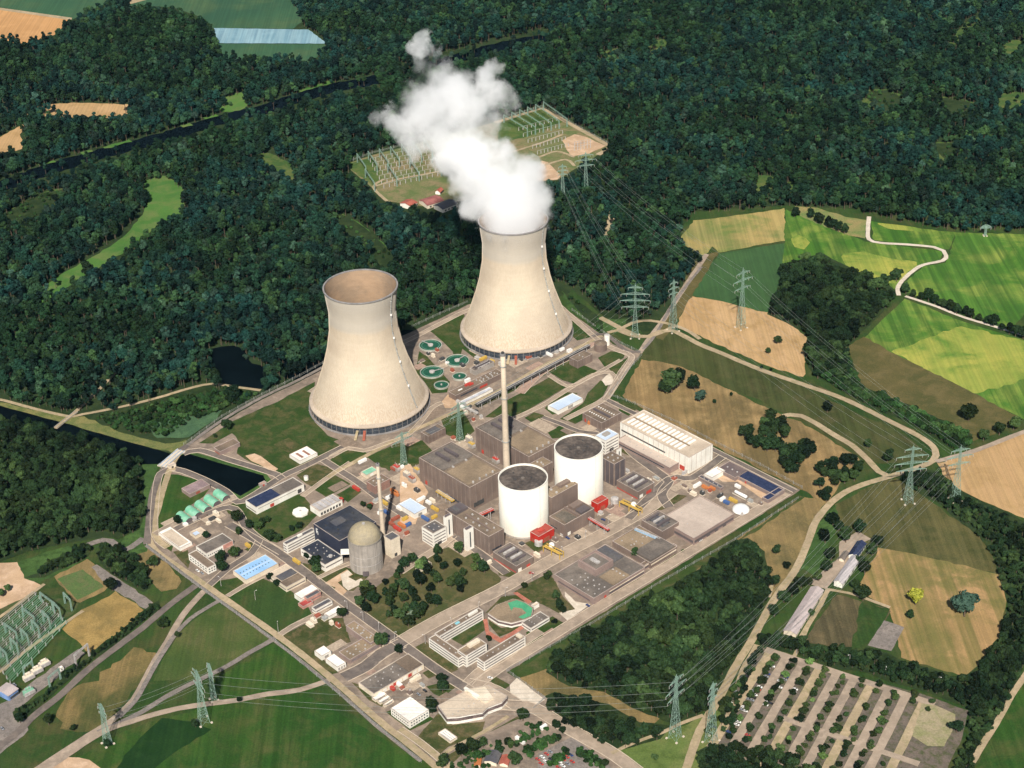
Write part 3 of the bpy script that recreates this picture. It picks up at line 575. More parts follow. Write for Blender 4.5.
# patchwork of differently worn yard surfaces
m_yd = [field('worn_yard_a', [(.24, .18, .135), (.2, .155, .12), (.29, .22, .165)], .05, .2), field('worn_yard_b', [(.44, .35, .26), (.38, .3, .225), (.5, .4, .3)], .05, .2), field('worn_yard_c', [(.36, .245, .19), (.31, .21, .165), (.42, .3, .23)], .05, .2)]
YD = [('B', 300, 480), ('B', 470, 470), ('B', 520, 500), ('B', 640, 590), ('B', 560, 600), ('B', 450, 700), ('B', 760, 640), ('D', 480, 610), ('D', 420, 560), ('D', 620, 690), ('D', 760, 690), ('D', 230, 730), ('D', 330, 690), ('D', 130, 380), ('D', 200, 700),
      ('E', 650, 290), ('E', 720, 290), ('E', 540, 370), ('E', 480, 430), ('E', 840, 230), ('E', 330, 350), ('E', 300, 300), ('E', 240, 350), ('E', 600, 690), ('F', 560, 470), ('F', 600, 500), ('F', 420, 430), ('F', 720, 560), ('F', 300, 340), ('F', 820, 510),
      ('H', 240, 170), ('H', 290, 150), ('H', 180, 260), ('H', 380, 270), ('H', 470, 320), ('H', 570, 340), ('H', 720, 470), ('H', 130, 170), ('H', 880, 620), ('A', 780, 500), ('A', 870, 470), ('A', 900, 440), ('A', 820, 330), ('J', 560, 500), ('J', 470, 500), ('J', 620, 640), ('J', 700, 440), ('L', 380, 660), ('L', 560, 610), ('L', 300, 640),
      ('I', 700, 280), ('I', 610, 420), ('I', 590, 190), ('I', 500, 180), ('I', 430, 230), ('I', 560, 130), ('I', 480, 120), ('C', 660, 400), ('C', 560, 380), ('C', 800, 440), ('C', 440, 600), ('C', 240, 460), ('C', 40, 440), ('C', 130, 330)]
for i, (t_, x_, y_) in enumerate(YD):
    c_ = G(*tp(t_, (x_, y_))); a_, b_ = rnd.uniform(5, 16), rnd.uniform(4, 10); z_ = .72 + .0019 * i
    if i % 2: a_, b_ = b_, a_
    v_ = [tuple(c_ + E1 * s1 * a_ + E2 * s2 * b_ + Vector((0, 0, z_))) for s1, s2 in ((-1, -1), (1, -1), (1, 1), (-1, 1))]
    me = bpy.data.meshes.new('yard_surface'); me.from_pydata(v_, [], [(0, 1, 2, 3)]); me.update(); me.materials.append(m_yd[i % 3])
    o = bpy.data.objects.new('yard_surface', me); COL.objects.link(o); o['kind'] = 'structure'

# ---- the large car park
PK0 = G(*tp('O', (222, 290))); PKd = (G(*tp('O', (55, 560))) - PK0); PKL = PKd.length; PKd.normalize()
PKs = (G(*tp('O', (708, 447))) - PK0) / 9.0
patch('car_park_surface', 'O', [(180, 272), (222, 286), (330, 322), (420, 362), (560, 388), (720, 430), (848, 478), (830, 560), (790, 640), (770, 700), (500, 720), (100, 600), (40, 575), (120, 400)], field('car_park_strip', [(.17, .135, .11), (.135, .112, .092), (.08, .09, .04)], .05, .15), 4, .6)
for k in range(10):
    t0 = PK0 + PKs * k
    end = t0 + PKd * (PKL * (1.12 if k < 3 else 1.3))
    R_('car_park_lane', 'X', [t0, t0 + PKd * PKL * .5, end], 8.2, m_road if k % 3 else m_track, 6, world=True, curve=True)
a_ = PK0 - PKs * .3; b_ = PK0 + PKs * 9.6
R_('car_park_lane', 'X', [a_, (a_ + b_) / 2, b_], 8, m_road, 7, world=True)
a_ = PK0 + PKd * PKL * .62 + PKs * 2.6; b_ = PK0 + PKd * PKL * .62 + PKs * 10.2
R_('car_park_lane', 'X', [a_, (a_ + b_) / 2, b_], 7, m_road, 7, world=True)
patch('gravel_pitch', 'O', [(700, 455), (745, 462), (805, 490), (808, 520), (770, 590), (720, 590), (670, 560)], field('bare_pitch', [(.3, .26, .15), (.36, .3, .19), (.24, .24, .11)], .03, .09), 7, .6)

# ================================================================== BUILT MATERIALS
w_brown = surf('brown_cladding', (.205, .152, .125), (.165, .122, .103), .7, .05, .9, .15, stretch=(1, 1, .05))
w_dkbrown = surf('dark_cladding', (.12, .098, .10), (.095, .08, .082), .7, .05, .9, .15, stretch=(1, 1, .05))
w_pink = surf('rose_render', (.30, .22, .19), (.24, .175, .155), .8, .06, .8, .15)
w_white = surf('white_wall', (.80, .77, .69), (.70, .66, .58), .7, .05, .5, .1, stretch=(1, 1, .1))
w_cream = surf('cream_wall', (.74, .64, .50), (.62, .53, .40), .7, .06, .6, .12)
w_navy = surf('navy_cladding', (.022, .028, .05), (.035, .04, .065), .55, .04, .6, .2)
w_grey = surf('grey_wall', (.38, .34, .30), (.3, .27, .24), .8, .05, .6, .2)
w_red = surf('red_steel', (.40, .025, .018), (.48, .03, .02), .5, .1, 1, .15)
r_brown = surf('brown_gravel_roof', (.22, .165, .118), (.145, .108, .08), .9, .035, .5, .25)
r_tan = surf('tan_gravel_roof', (.29, .215, .14), (.2, .15, .1), .9, .03, .5, .2)
r_grey = surf('grey_roof', (.2, .168, .14), (.13, .11, .095), .9, .05, .5, .25)
r_dark = surf('dark_roof', (.085, .085, .10), (.13, .12, .115), .8, .05, .4, .3)
r_navy = surf('navy_roof', (.03, .036, .055), (.07, .07, .075), .75, .03, .25, .4)
r_beige = surf('beige_roof', (.50, .41, .34), (.43, .35, .29), .9, .03, .3, .12)
r_pale = surf('pale_roof', (.56, .46, .35), (.46, .37, .28), .9, .04, .4, .15)
r_white = surf('white_roof', (.82, .78, .70), (.70, .66, .6), .7, .05, .4, .1)
r_blue = surf('blue_sheet_roof', (.25, .44, .68), (.32, .5, .72), .5, .05, .6, .1)
r_ice = surf('pale_blue_roof', (.52, .60, .70), (.45, .54, .66), .5, .05, .6, .08)
r_green = surf('green_sheet_roof', (.15, .42, .27), (.24, .48, .34), .5, .12, .8, .12)
r_concr = surf('reactor_gravel_roof', (.075, .062, .055), (.15, .12, .10), .95, .07, .3, .45)
m_para = surf('parapet_metal', (.46, .38, .33), None, .6, .1, 1, .1)
m_glass = surf('window_glass', (.035, .04, .05), (.07, .075, .09), .15, .2, .6, .2)
m_band = surf('window_band_glass', (.17, .145, .145), (.25, .21, .2), .3, .25, .5, .4)
m_steel = surf('pale_steel', (.45, .45, .42), None, .5, .3, 1, .1, metal=.2)
m_dsteel = surf('dark_steel', (.07, .07, .07), None, .5, .3, 1, .2)
m_vent = surf('vent_metal', (.50, .47, .44), (.36, .33, .31), .6, .3, 1, .2)
m_sky = surf('skylight_glass', (.82, .80, .74), (.72, .70, .66), .35, .3, 1, .05)
m_yel = surf('yellow_paint', (.58, .37, .07), (.45, .3, .07), .5, .3, 1, .1)
m_orange = surf('orange_paint', (.56, .19, .06), (.45, .16, .06), .5, .3, 1, .1)
m_bluep = surf('blue_paint', (.07, .14, .33), (.06, .11, .25), .5, .3, 1, .1)
m_redp = surf('red_paint', (.48, .055, .04), (.38, .05, .035), .5, .3, 1, .1)
m_rust = surf('rust_paint', (.35, .1, .06), (.28, .08, .05), .6, .3, 1, .15)
m_whitep = surf('white_paint', (.8, .78, .74), (.7, .68, .64), .45, .3, 1, .08)
m_greenp = surf('mint_paint', (.17, .38, .25), (.22, .42, .3), .6, .3, 1, .1)
m_solar = surf('solar_panel', (.025, .035, .075), (.04, .05, .1), .2, .3, 1.5, .2)
m_pylon = surf('pylon_paint', (.24, .36, .29), (.19, .28, .23), .6, .1, 1, .1)
m_wire = surf('wire_metal', (.26, .28, .26), None, .5, .1, 1, .05)
m_tire = surf('tyre_rubber', (.02, .02, .02), None, .9, 1, 2, .1)
m_bark = surf('bark', (.14, .10, .07), (.09, .065, .045), .9, .8, 3, .3)
m_green_tank = surf('green_tank_water', (.016, .08, .045), (.022, .10, .055), .25, .1, .5, .2)
m_shadowcourt = surf('court_shade', (.12, .105, .085), (.17, .14, .11), .9, .1, .5, .3)  # dark tone paints the shade of a recessed court onto a flat slab

m_rib = surf('rib_metal', (.235, .18, .15), (.19, .145, .122), .6, .1, 1, .15)
# ================================================================== BUILDINGS
class Bd: pass
def bld(name, label, t, L, R, h, wall=None, roof=None, cat='building', ang=None, group=None, z0=0., para=.7, ribs=0, T=None):
    """L and R are the left and right roof corners seen in the survey, at height z0+h"""
    a = TH if ang is None else ang
    zt = h + z0
    if T is not None:                        # off-grid building: the far corner gives the bearing
        pl, pt, pr = G(*tp(t, L), zt), G(*tp(t, T), zt), G(*tp(t, R), zt)
        v = (pr - pt) if (pr - pt).length > (pt - pl).length else None
        if v is not None: a = atan2(v.y, v.x)
        else: v = pt - pl; a = atan2(v.y, v.x) - pi / 2
    e1 = Vector((cos(a), sin(a), 0)); e2 = Vector((-sin(a), cos(a), 0))
    PL = G(*tp(t, L), zt); PR = G(*tp(t, R), zt); d = PR - PL
    w = abs(d.dot(e1)); dd = abs(d.dot(e2)); c = (PL + PR) / 2
    b = Bd(); b.w = w; b.d = dd; b.h = h; b.wall = wall or w_brown
    b.o = thing(name, label, cat, (c.x, c.y, z0 + (1.2 if z0 == 0 else 0)), a, group)
    b.h = h = h - (1.2 if z0 == 0 else 0)
    m = MB(); x, y = w / 2, dd / 2
    m.box(-x, x, -y, y, -3 if z0 == 0 else 0, h - para - .35)
    tk = .45
    for q in ((-x, x, -y, -y + tk), (-x, x, y - tk, y), (-x, -x + tk, -y + tk, y - tk), (x - tk, x, -y + tk, y - tk)):
        m.box(q[0], q[1], q[2], q[3], h - para - .35, h)
    if ribs:
        m0 = m; m = MB(); n = max(2, int(w / ribs)); 
        for i in range(n + 1):
            xx = -x + .4 + (w - .8) * i / n
            m.box(xx - .45, xx + .45, -y - .55, -y, 0, h - .3); m.box(xx - .45, xx + .45, y, y + .55, 0, h - .3)
        n = max(2, int(dd / ribs))
        for i in range(n + 1):
            yy = -y + .4 + (dd - .8) * i / n
            m.box(x, x + .55, yy - .45, yy + .45, 0, h - .3); m.box(-x - .55, -x, yy - .45, yy + .45, 0, h - .3)
    if ribs: m.obj('pilasters', m_rib, b.o); m = m0
    m.obj('wall', b.wall, b.o)
    r = MB(); r.box(-x + tk + .01, x - tk - .01, -y + tk + .01, y - tk - .01, h - para - .34, h - para)
    b.roof = r.obj('roof', roof or r_brown, b.o)
    b.rz = h - para
    c_ = MB(); ov = .12
    for q in ((-x - ov, x + ov, -y - ov, -y + tk + .05), (-x - ov, x + ov, y - tk - .05, y + ov), (-x - ov, -x + tk + .05, -y + tk + .06, y - tk - .06), (x - tk - .05, x + ov, -y + tk + .06, y - tk - .06)):
        c_.box(q[0], q[1], q[2], q[3], h + .003, h + .18)
    c_.obj('coping', m_para, b.o)
    return b
def face_box(b, face, u0, u1, z0, z1, pr=.12):
    """box on a facade; u runs 0..1 along it"""
    x, y = b.w / 2, b.d / 2
    if face == 'y-': return (-x + b.w * u0, -x + b.w * u1, -y - pr, -y + .05, z0, z1)
    if face == 'y+': return (-x + b.w * u0, -x + b.w * u1, y - .05, y + pr, z0, z1)
    if face == 'x+': return (x - .05, x + pr, -y + b.d * u0, -y + b.d * u1, z0, z1)
    return (-x - pr, -x + .05, -y + b.d * u0, -y + b.d * u1, z0, z1)
def feat(b, name, mat, face, u0, u1, z0, z1, pr=.12):
    return MB().box(*face_box(b, face, u0, u1, z0, z1, pr)).obj(name, mat, b.o)
def bands(b, rows, faces=('y-', 'x+'), hh=1.3, u=(.04, .96), mat=None, fh=3.3, z=1.3):
    for f in faces:
        for k in range(rows): feat(b, 'window_band', mat or m_band, f, u[0], u[1], z + k * fh, z + k * fh + hh)
def wins(b, rows, n, face, hh=1.3, frac=.55, fh=3.2, z=1.2, u=(.04, .96)):
    for k in range(rows):
        for i in range(n):
            s = (u[1] - u[0]) / n; a = u[0] + s * (i + .5 - frac / 2)
            feat(b, 'window', m_glass, face, a, a + s * frac, z + k * fh, z + k * fh + hh, .08)
def unit(b, name, mat, u0, u1, v0, v1, hgt, z=None):
    """box standing on the roof; u along e1, v along e2, both 0..1"""
    x, y = b.w / 2, b.d / 2; z = b.rz + .01 if z is None else z
    return MB().box(-x + b.w * u0, -x + b.w * u1, -y + b.d * v0, -y + b.d * v1, z, z + hgt).obj(name, mat, b.o)
def vents(b, nu, nv, mat=None, sz=1.4, hgt=1.0, name='roof_vent', u=(.1, .9), v=(.1, .9), jit=.0, skip=0):
    for i in range(nu):
        for j in range(nv):
            if skip and rnd.random() < skip: continue
            cu = (u[0] + (u[1] - u[0]) * (i + .5) / nu + rnd.uniform(-jit, jit)) * b.w - b.w / 2
            cv = (v[0] + (v[1] - v[0]) * (j + .5) / nv + rnd.uniform(-jit, jit)) * b.d - b.d / 2
            MB().box(cu - sz / 2, cu + sz / 2, cv - sz / 2, cv + sz / 2, b.rz + .01, b.rz + hgt).obj(name, mat or m_vent, b.o)

# --- turbine halls
for (L, R, t, lab) in (((548, 385), (875, 435), 'B', 'big brown ribbed turbine hall left of the tall chimney, nearer the viewer'),
                       ((298, 383), (620, 440), 'C', 'big brown ribbed turbine hall behind the tall chimney and white reactors')):
    b = bld('turbine_hall', lab, t, L, R, 32, w_brown, r_brown, 'turbine hall', group='turbine halls', ribs=7)
    unit(b, 'roof_section', r_grey, .03, .46, .04, .96, 1.2)
    for v0 in (.34, .6): unit(b, 'roof_monitor', w_dkbrown, .1, .36, v0, v0 + .07, 3.0, b.rz + 1.21)
    unit(b, 'roof_patch', r_tan, .5, .93, .08, .92, .25)
    vents(b, 1, 4, m_vent, 1.6, 2.4, u=(.9, .98))
    vents(b, 2, 2, m_vent, 1.5, 1.8, u=(.47, .5), v=(.1, .9))
    feat(b, 'door', m_redp, 'y-', .1, .14, 0, 5); feat(b, 'door', w_grey, 'y-', .52, .56, 0, 4.5)
    feat(b, 'window_band', m_glass, 'y-', .6, .95, 2, 4, .7)
    feat(b, 'louvre', m_dsteel, 'x+', .1, .4, 3, 8, .7)
# --- reactor cylinders
def reactor(L, R, yb, label):
    cx = (L + R) / 2; r = (R - L) / 2
    c = G(cx, yb, 62); e = G(R, yb, 62); rad = (e - c).length
    o = thing('reactor_building', label, 'reactor building', (c.x, c.y, 1.0), 0, 'white reactor cylinders')
    wall = MB().lathe([(rad, -2), (rad, 61), (rad - .9, 61), (rad - .9, 59.0)], 96).obj('wall', m_reactor, o, True)
    for p in wall.data.polygons:
        if abs(p.normal.z) > .5: p.use_smooth = False
    MB().disc(rad - .95, 59.3, 96).obj('roof', r_concr, o)
    MB().lathe([(rad + .35, -1), (rad + .35, 1.5), (rad, 1.5)], 96).obj('plinth', w_grey, o)
    MB().lathe([(rad + .12, 60.4), (rad + .12, 61.3), (rad - .95, 61.3), (rad - .95, 61.0)], 96).obj('rim', w_white, o)
    MB().lathe([(2.0, 59.3), (2.0, 60.6), (0, 61)], 16).obj('roof_hatch', r_grey, o)
    for k in range(6):
        a = 2 * pi * k / 6 + .2; q = rad * rnd.uniform(.3, .8)
        MB().box(q * cos(a) - .7, q * cos(a) + .7, q * sin(a) - .7, q * sin(a) + .7, 59.31, 60.1).obj('roof_vent', m_dsteel, o)
    a = -pi * .28
    lad = MB()
    for s in (-.35, .35): lad.bar(((rad + .4) * cos(a) + s * -sin(a), (rad + .4) * sin(a) + s * cos(a), 0), ((rad + .4) * cos(a) + s * -sin(a), (rad + .4) * sin(a) + s * cos(a), 61.5), .12)
    lad.obj('ladder', m_steel, o)
    return c, rad
m_reactor = surf('reactor_white', (.74, .71, .62), (.66, .62, .53), .6, .02, .25, .06, stretch=(1, 1, .06))
RB1, rr1 = reactor(498, 547.8, 477.2, 'white reactor cylinder with grey roof, the nearer one beside the chimney foot')
RB2, rr2 = reactor(554.1, 603.1, 446.8, 'white reactor cylinder with grey roof, the farther one near the long white hall')
# --- block between reactors
b = bld('auxiliary_building', 'tall brown block joining the two white reactor cylinders', 'E', (560, 128), (700, 92), 34, w_brown, r_tan, 'building')
vents(b, 2, 2, m_vent, 2, 1.5, jit=.1); unit(b, 'plant_room', w_brown, .1, .5, .5, .9, 3)
b = bld('auxiliary_building', 'low brown block with a sunken dark roof court between the reactors', 'E', (588, 222), (765, 190), 17, w_brown, r_brown, 'building')
unit(b, 'roof_court', m_shadowcourt, .08, .9, .12, .45, .15); unit(b, 'court_wall', w_brown, .04, .95, .47, .52, 3)
unit(b, 'plant_room', w_brown, .1, .45, .58, .92, 4); unit(b, 'plant_room', w_dkbrown, .52, .92, .6, .9, 2.5)
feat(b, 'window_band', m_glass, 'y-', .1, .5, 5, 6.2); feat(b, 'door', w_white, 'x+', .1, .2, 0, 4)
b = bld('auxiliary_building', 'brown block behind the farther reactor cylinder facing the white hall', 'C', (790, 500), (887, 505), 30, w_dkbrown, r_brown, 'building', ribs=6)
vents(b, 2, 2, m_vent, 1.5, 1.2)
b = bld('auxiliary_building', 'brown box standing between the chimney foot and the turbine halls', 'C', (470, 548), (600, 520), 26, w_brown, r_tan, 'building', ribs=7)
vents(b, 3, 2, m_vent, 1.5, 1.5, jit=.05)
b = bld('switchgear_building', 'brown ribbed block in front of the nearer turbine hall with white stair shafts', 'E', (178, 197), (408, 270), 24, w_brown, r_brown, 'building', ribs=6)
unit(b, 'roof_monitor', w_dkbrown, .03, .22, .1, .9, 3); unit(b, 'roof_monitor', r_dark, .06, .19, .2, .45, .5, b.rz + 3.01); vents(b, 4, 2, m_vent, 1.6, 1.4, u=(.3, .95), jit=.03)
unit(b, 'roof_duct', w_brown, .3, .9, .45, .52, 1.4); feat(b, 'window_band', m_glass, 'x+', .2, .8, 3, 4.5, .7)
for (L, R, lab) in (((170, 222), (205, 213), 'white stair shaft on the brown ribbed block, the one beside the white office'),
                    ((250, 270), (289, 262), 'white stair shaft with a dark cap on the brown ribbed block')):
    b = bld('stair_shaft', lab, 'E', L, R, 28, w_white, r_dark, 'stair tower', group='white stair shafts')
    feat(b, 'window_strip', m_glass, 'x+', .42, .58, 3, 22); unit(b, 'roof_cap', w_dkbrown, .15, .85, .15, .85, 1.2)
b = bld('office_block', 'white four-storey office block beside the brown ribbed block', 'E', (85, 262), (182, 262), 19, w_white, r_grey, 'office building')
bands(b, 4, ('y-', 'x+'), 1.2, (.08, .92), fh=4); unit(b, 'roof_deck', r_dark, .15, .85, .2, .8, .4); vents(b, 2, 2, m_vent, 1.3, 1)
feat(b, 'gate', m_dsteel, 'x+', .3, .6, 0, 4)
b = bld('office_block', 'white five-storey office block with bluish roof beside the long white hall', 'C', (768, 415), (862, 408), 19, w_white, r_ice, 'office building')
bands(b, 4, ('y-', 'x+'), 1.2, (.06, .94), fh=4); unit(b, 'plant_room', w_grey, .25, .6, .3, .7, 2)
feat(b, 'gate', m_dsteel, 'x+', .3, .6, 0, 4)
b = bld('stair_shaft', 'slim white shaft at the corner of the dark brown block by the white hall', 'D', (222, 470), (242, 462), 20, w_white, r_white, 'stair tower')
feat(b, 'window_strip', m_glass, 'x+', .4, .6, 3, 15)
def machinery(b, n=5):
    for i in range(n):
        u = .12 + .76 * i / n
        unit(b, 'ventilation_unit', m_vent if i % 2 else w_dkbrown, u, u + .07, .12 + .1 * (i % 2), .85, 1.6 + .5 * (i % 3))
    vents(b, 3, 2, m_dsteel, 1.2, 1.2, jit=.06)
b = bld('auxiliary_building', 'low brown block with rooftop machinery in front of the nearer reactor', 'E', (366, 362), (525, 380), 10, w_brown, r_grey, 'building')
machinery(b); feat(b, 'red_band', m_redp, 'y-', .02, .98, 0, 1.2); feat(b, 'door', w_white, 'x+', .1, .3, 0, 4); feat(b, 'door', m_redp, 'x+', .6, .8, 0, 3)
b = bld('auxiliary_building', 'low brown block with rooftop machinery in front of the white office', 'C', (853, 592), (1003, 600), 11, w_brown, r_grey, 'building')
machinery(b); feat(b, 'red_band', m_redp, 'y-', .02, .98, 0, 1.2); feat(b, 'door', m_redp, 'x+', .5, .8, 0, 4); feat(b, 'door', w_white, 'x+', .1, .3, 0, 4)
# red airlock boxes, sheds on the reactors
for (L, R, t, lab) in (((512, 282), (607, 268), 'E', 'bright red airlock box at the foot of the nearer reactor'), ((753, 160), (820, 150), 'E', 'bright red airlock box at the foot of the farther reactor')):
    b = bld('airlock_box', lab, t, L, R, 12, w_red, surf('red_roof', (.36, .07, .05), (.3, .06, .05), .7), 'annex', group='red airlock boxes')
    feat(b, 'door', m_rust, 'y-', .2, .4, 0, 4); unit(b, 'roof_hatch', m_redp, .3, .6, .3, .6, 1.2); feat(b, 'gate', m_rust, 'x+', .3, .7, 0, 5)
# --- long white hall
b = bld('storage_hall', 'long white hall with rows of roof skylights beside the dry field', 'D', (237, 363), (602, 450), 22, w_white, r_pale, 'hall')
x, y = b.w / 2, b.d / 2
for j, (v0, v1) in enumerate(((.14, .44), (.54, .84))):
    for i in range(14):
        u = .05 + i * .057; unit(b, 'skylight', m_sky, u, u + .026, v0, v1, .9)
unit(b, 'roof_ridge', r_tan, .03, .84, .47, .51, .7)
for i in range(13): feat(b, 'wall_joint', m_para, 'y-', .04 + i * .075, .043 + i * .075, .5, 20.5, .2)
for i in range(5): feat(b, 'wall_joint', m_para, 'x+', .1 + i * .2, .11 + i * .2, .5, 20.5, .2)
feat(b, 'gate', m_redp, 'y-', .87, .94, 0, 6); feat(b, 'window_band', m_dsteel, 'y-', .02, .66, 10.2, 12.2)
b2 = bld('hall_annex', 'low flat annex running along the front of the long white hall', 'D', (222, 432), (470, 520), 9, w_pink, r_beige, 'annex')
vents(b2, 6, 1, m_vent, 1.2, .8); feat(b2, 'window_band', m_glass, 'y-', .05, .9, 3, 4.5)
# --- L shaped low range with solar roofs
b = bld('workshop_range', 'low range with brown roof in the right corner of the site, next to solar roof', 'D', (618, 545), (740, 552), 5.5, w_pink, surf('purple_brown_roof', (.13, .10, .10), (.17, .13, .12), .8), 'building')
bands(b, 1, ('x+', 'y-'), 1.2, (.05, .95)); vents(b, 3, 1)
b = bld('workshop_range', 'low range with dark blue solar roof along the right corner fence', 'D', (700, 575), (885, 625), 5.5, w_pink, m_solar, 'building')
bands(b, 1, ('y-', 'x+'), 1.2, (.05, .95)); feat(b, 'door', m_redp, 'y-', .2, .24, 0, 2.6, .2)
b = bld('workshop_range', 'short solar roofed wing closing the courtyard in the right corner', 'D', (797, 658), (884, 630), 5.4, w_pink, m_solar, 'building')
bands(b, 1, ('y-', 'x+'), 1.2, (.08, .92))
b = bld('workshop', 'white flat roofed workshop at the courtyard entrance by the long hall', 'D', (568, 566), (650, 552), 6.0, w_white, r_white, 'building')
b = bld('workshop', 'narrow dark roofed workshop at the left of the right corner courtyard', 'D', (545, 577), (645, 615), 5, w_pink, r_dark, 'building')
vents(b, 4, 1, m_vent, 1, .8); bands(b, 1, ('y-', 'x+'), 1, (.05, .95))
# --- big beige roof and the complex on the right
b = bld('warehouse', 'large warehouse with a plain beige flat roof beside the perimeter road', 'I', (470, 312), (765, 290), 10, w_pink, r_beige, 'warehouse')
vents(b, 3, 3, m_vent, .9, .6, jit=.1); feat(b, 'window_band', w_dkbrown, 'x+', .02, .98, 2, 5); feat(b, 'window_band', w_dkbrown, 'y-', .3, .98, 2, 5)
for i in range(4): feat(b, 'gate', w_dkbrown, 'x+', .12 + i * .2, .2 + i * .2, 0, 1.9, .2)
b = bld('plant_building', 'brown block with a dark sunken roof court at the corner of the beige warehouse', 'I', (400, 315), (547, 322), 14, w_brown, r_grey, 'building')
unit(b, 'roof_court', r_dark, .2, .8, .25, .75, .3); machinery(b, 3)
b = bld('laboratory', 'flat brown laboratory with bright yard roof between two brown roofed blocks', 'I', (285, 398), (540, 420), 8, w_brown, r_tan, 'building')
unit(b, 'roof_section', r_grey, .55, .97, .05, .95, 2.2); vents(b, 3, 3, m_vent, 1.2, .8, u=(.1, .5), jit=.08); bands(b, 1, ('x+',), 1.5, (.03, .97), w_cream, z=3)
b = bld('laboratory', 'broad grey roofed laboratory with a raised square roof house', 'E', (607, 450), (965, 422), 9, w_pink, r_grey, 'building')
unit(b, 'plant_room', w_pink, .12, .56, .37, .72, 6.5); unit(b, 'roof_court', r_grey, .16, .52, .42, .67, .3, b.rz + 6.52); unit(b, 'roof_vent', m_vent, .24, .44, .5, .56, 1.6, b.rz + 6.9)
for q in ((.12, .56, .37, .39), (.12, .56, .70, .72), (.12, .14, .39, .7), (.54, .56, .39, .7)): unit(b, 'parapet', w_pink, *q, 1.4, b.rz + 6.52)
unit(b, 'roof_section', r_tan, .62, .97, .4, .72, .8)
unit(b, 'roof_section', r_dark, .03, .5, .76, .97, 1.2); vents(b, 5, 3, m_vent, 1.2, .8, u=(.3, .95), v=(.04, .36), jit=.03); vents(b, 4, 1, m_vent, 1.5, 1.4, u=(.6, .95), v=(.5, .8))
feat(b, 'window_band', w_dkbrown, 'x+', .3, .98, 1, 3.4); feat(b, 'window_band', w_cream, 'x+', .3, .98, 3.6, 4.6); feat(b, 'window_band', w_dkbrown, 'y-', .1, .9, 1.5, 3); feat(b, 'door', m_redp, 'x+', .2, .24, 0, 3)
b = bld('laboratory_wing', 'narrow brown wing with pale bands along the perimeter road', 'I', (395, 487), (540, 415), 7, w_pink, r_brown, 'building')
feat(b, 'window_band', w_cream, 'x+', .02, .98, 3.8, 5); feat(b, 'window_band', w_dkbrown, 'x+', .02, .98, 1, 3); vents(b, 2, 5, m_vent, 1.2, .9, jit=.03)
b = bld('storage_block', 'brown ribbed shed between the pale blue shed and the long white hall', 'C', (720, 328), (872, 325), 11, w_brown, r_brown, 'building', ribs=6)
unit(b, 'roof_monitor', w_dkbrown, .06, .94, .45, .52, 2)
for i in range(8):
    for v in (.25, .7): unit(b, 'skylight', m_sky, .06 + i * .115, .09 + i * .115, v, v + .06, .5)
feat(b, 'door', m_redp, 'y-', .1, .2, 0, 4, .3); feat(b, 'door', m_orange, 'y-', .3, .36, 0, 4, .3)
b = bld('storage_shed', 'low white shed with a pale blue roof on the central lawn', 'C', (582, 297), (720, 268), 6, w_white, r_ice, 'shed'); feat(b, 'gate', w_grey, 'x+', .4, .6, 0, 4)
b = bld('pump_house', 'small brown box building on the lawn in front of the steaming tower', 'C', (668, 108), (757, 95), 11, w_brown, r_brown, 'building', ribs=5); vents(b, 2, 1)
b = bld('pump_house', 'small brown box building below the left pylon near the nearer turbine hall', 'C', (82, 402), (178, 385), 11, w_brown, r_brown, 'building', ribs=5); unit(b, 'roof_edge', r_dark, .1, .9, .2, .8, .3)
b = bld('storage_shed', 'low white shed with a pale blue roof beside the colourful containers', 'B', (465, 567), (578, 582), 7, w_white, r_ice, 'shed'); feat(b, 'gate', w_grey, 'x+', .3, .6, 0, 4)
b = bld('workshop', 'brown workshop with reddish foot beside the slim second chimney', 'B', (340, 478), (432, 468), 11, surf('red_brown_wall', (.30, .17, .13), (.25, .15, .12), .8), r_brown, 'workshop'); vents(b, 2, 2)
b = bld('storage_shed', 'small shed with a mint green roof by the left cooling tower', 'B', (318, 440), (385, 432), 5, w_cream, r_green, 'shed'); feat(b, 'door', w_white, 'x+', .3, .6, 0, 3)
# --- cooling tower pump station
b = bld('pump_station', 'long brown pump station between the clarifiers and the tall chimney', 'J', (585, 598), (800, 522), 8, w_brown, r_brown, 'building')
unit(b, 'skylight', m_sky, .35, .5, .14, .22, .5); unit(b, 'ventilation_unit', m_redp, .2, .38, .3, .42, 2.5); unit(b, 'ventilation_unit', m_redp, .42, .55, .36, .44, 2.2)
vents(b, 3, 5, m_vent, 1.4, 1.2, v=(.5, .95), jit=.04); feat(b, 'gate', m_redp, 'x+', .5, .66, 0, 3); feat(b, 'window_band', m_glass, 'x+', .1, .45, 2, 4)
b = bld('pump_station', 'low grey service block between the clarifiers and the steaming tower', 'J', (668, 505), (765, 480), 7, w_grey, r_grey, 'building'); machinery(b, 4)
b = bld('conveyor_roof', 'pale long canopy beside the pump station', 'J', (640, 645), (745, 578), 4, w_white, surf('pale_grey_roof', (.55, .56, .60), None, .6), 'canopy')
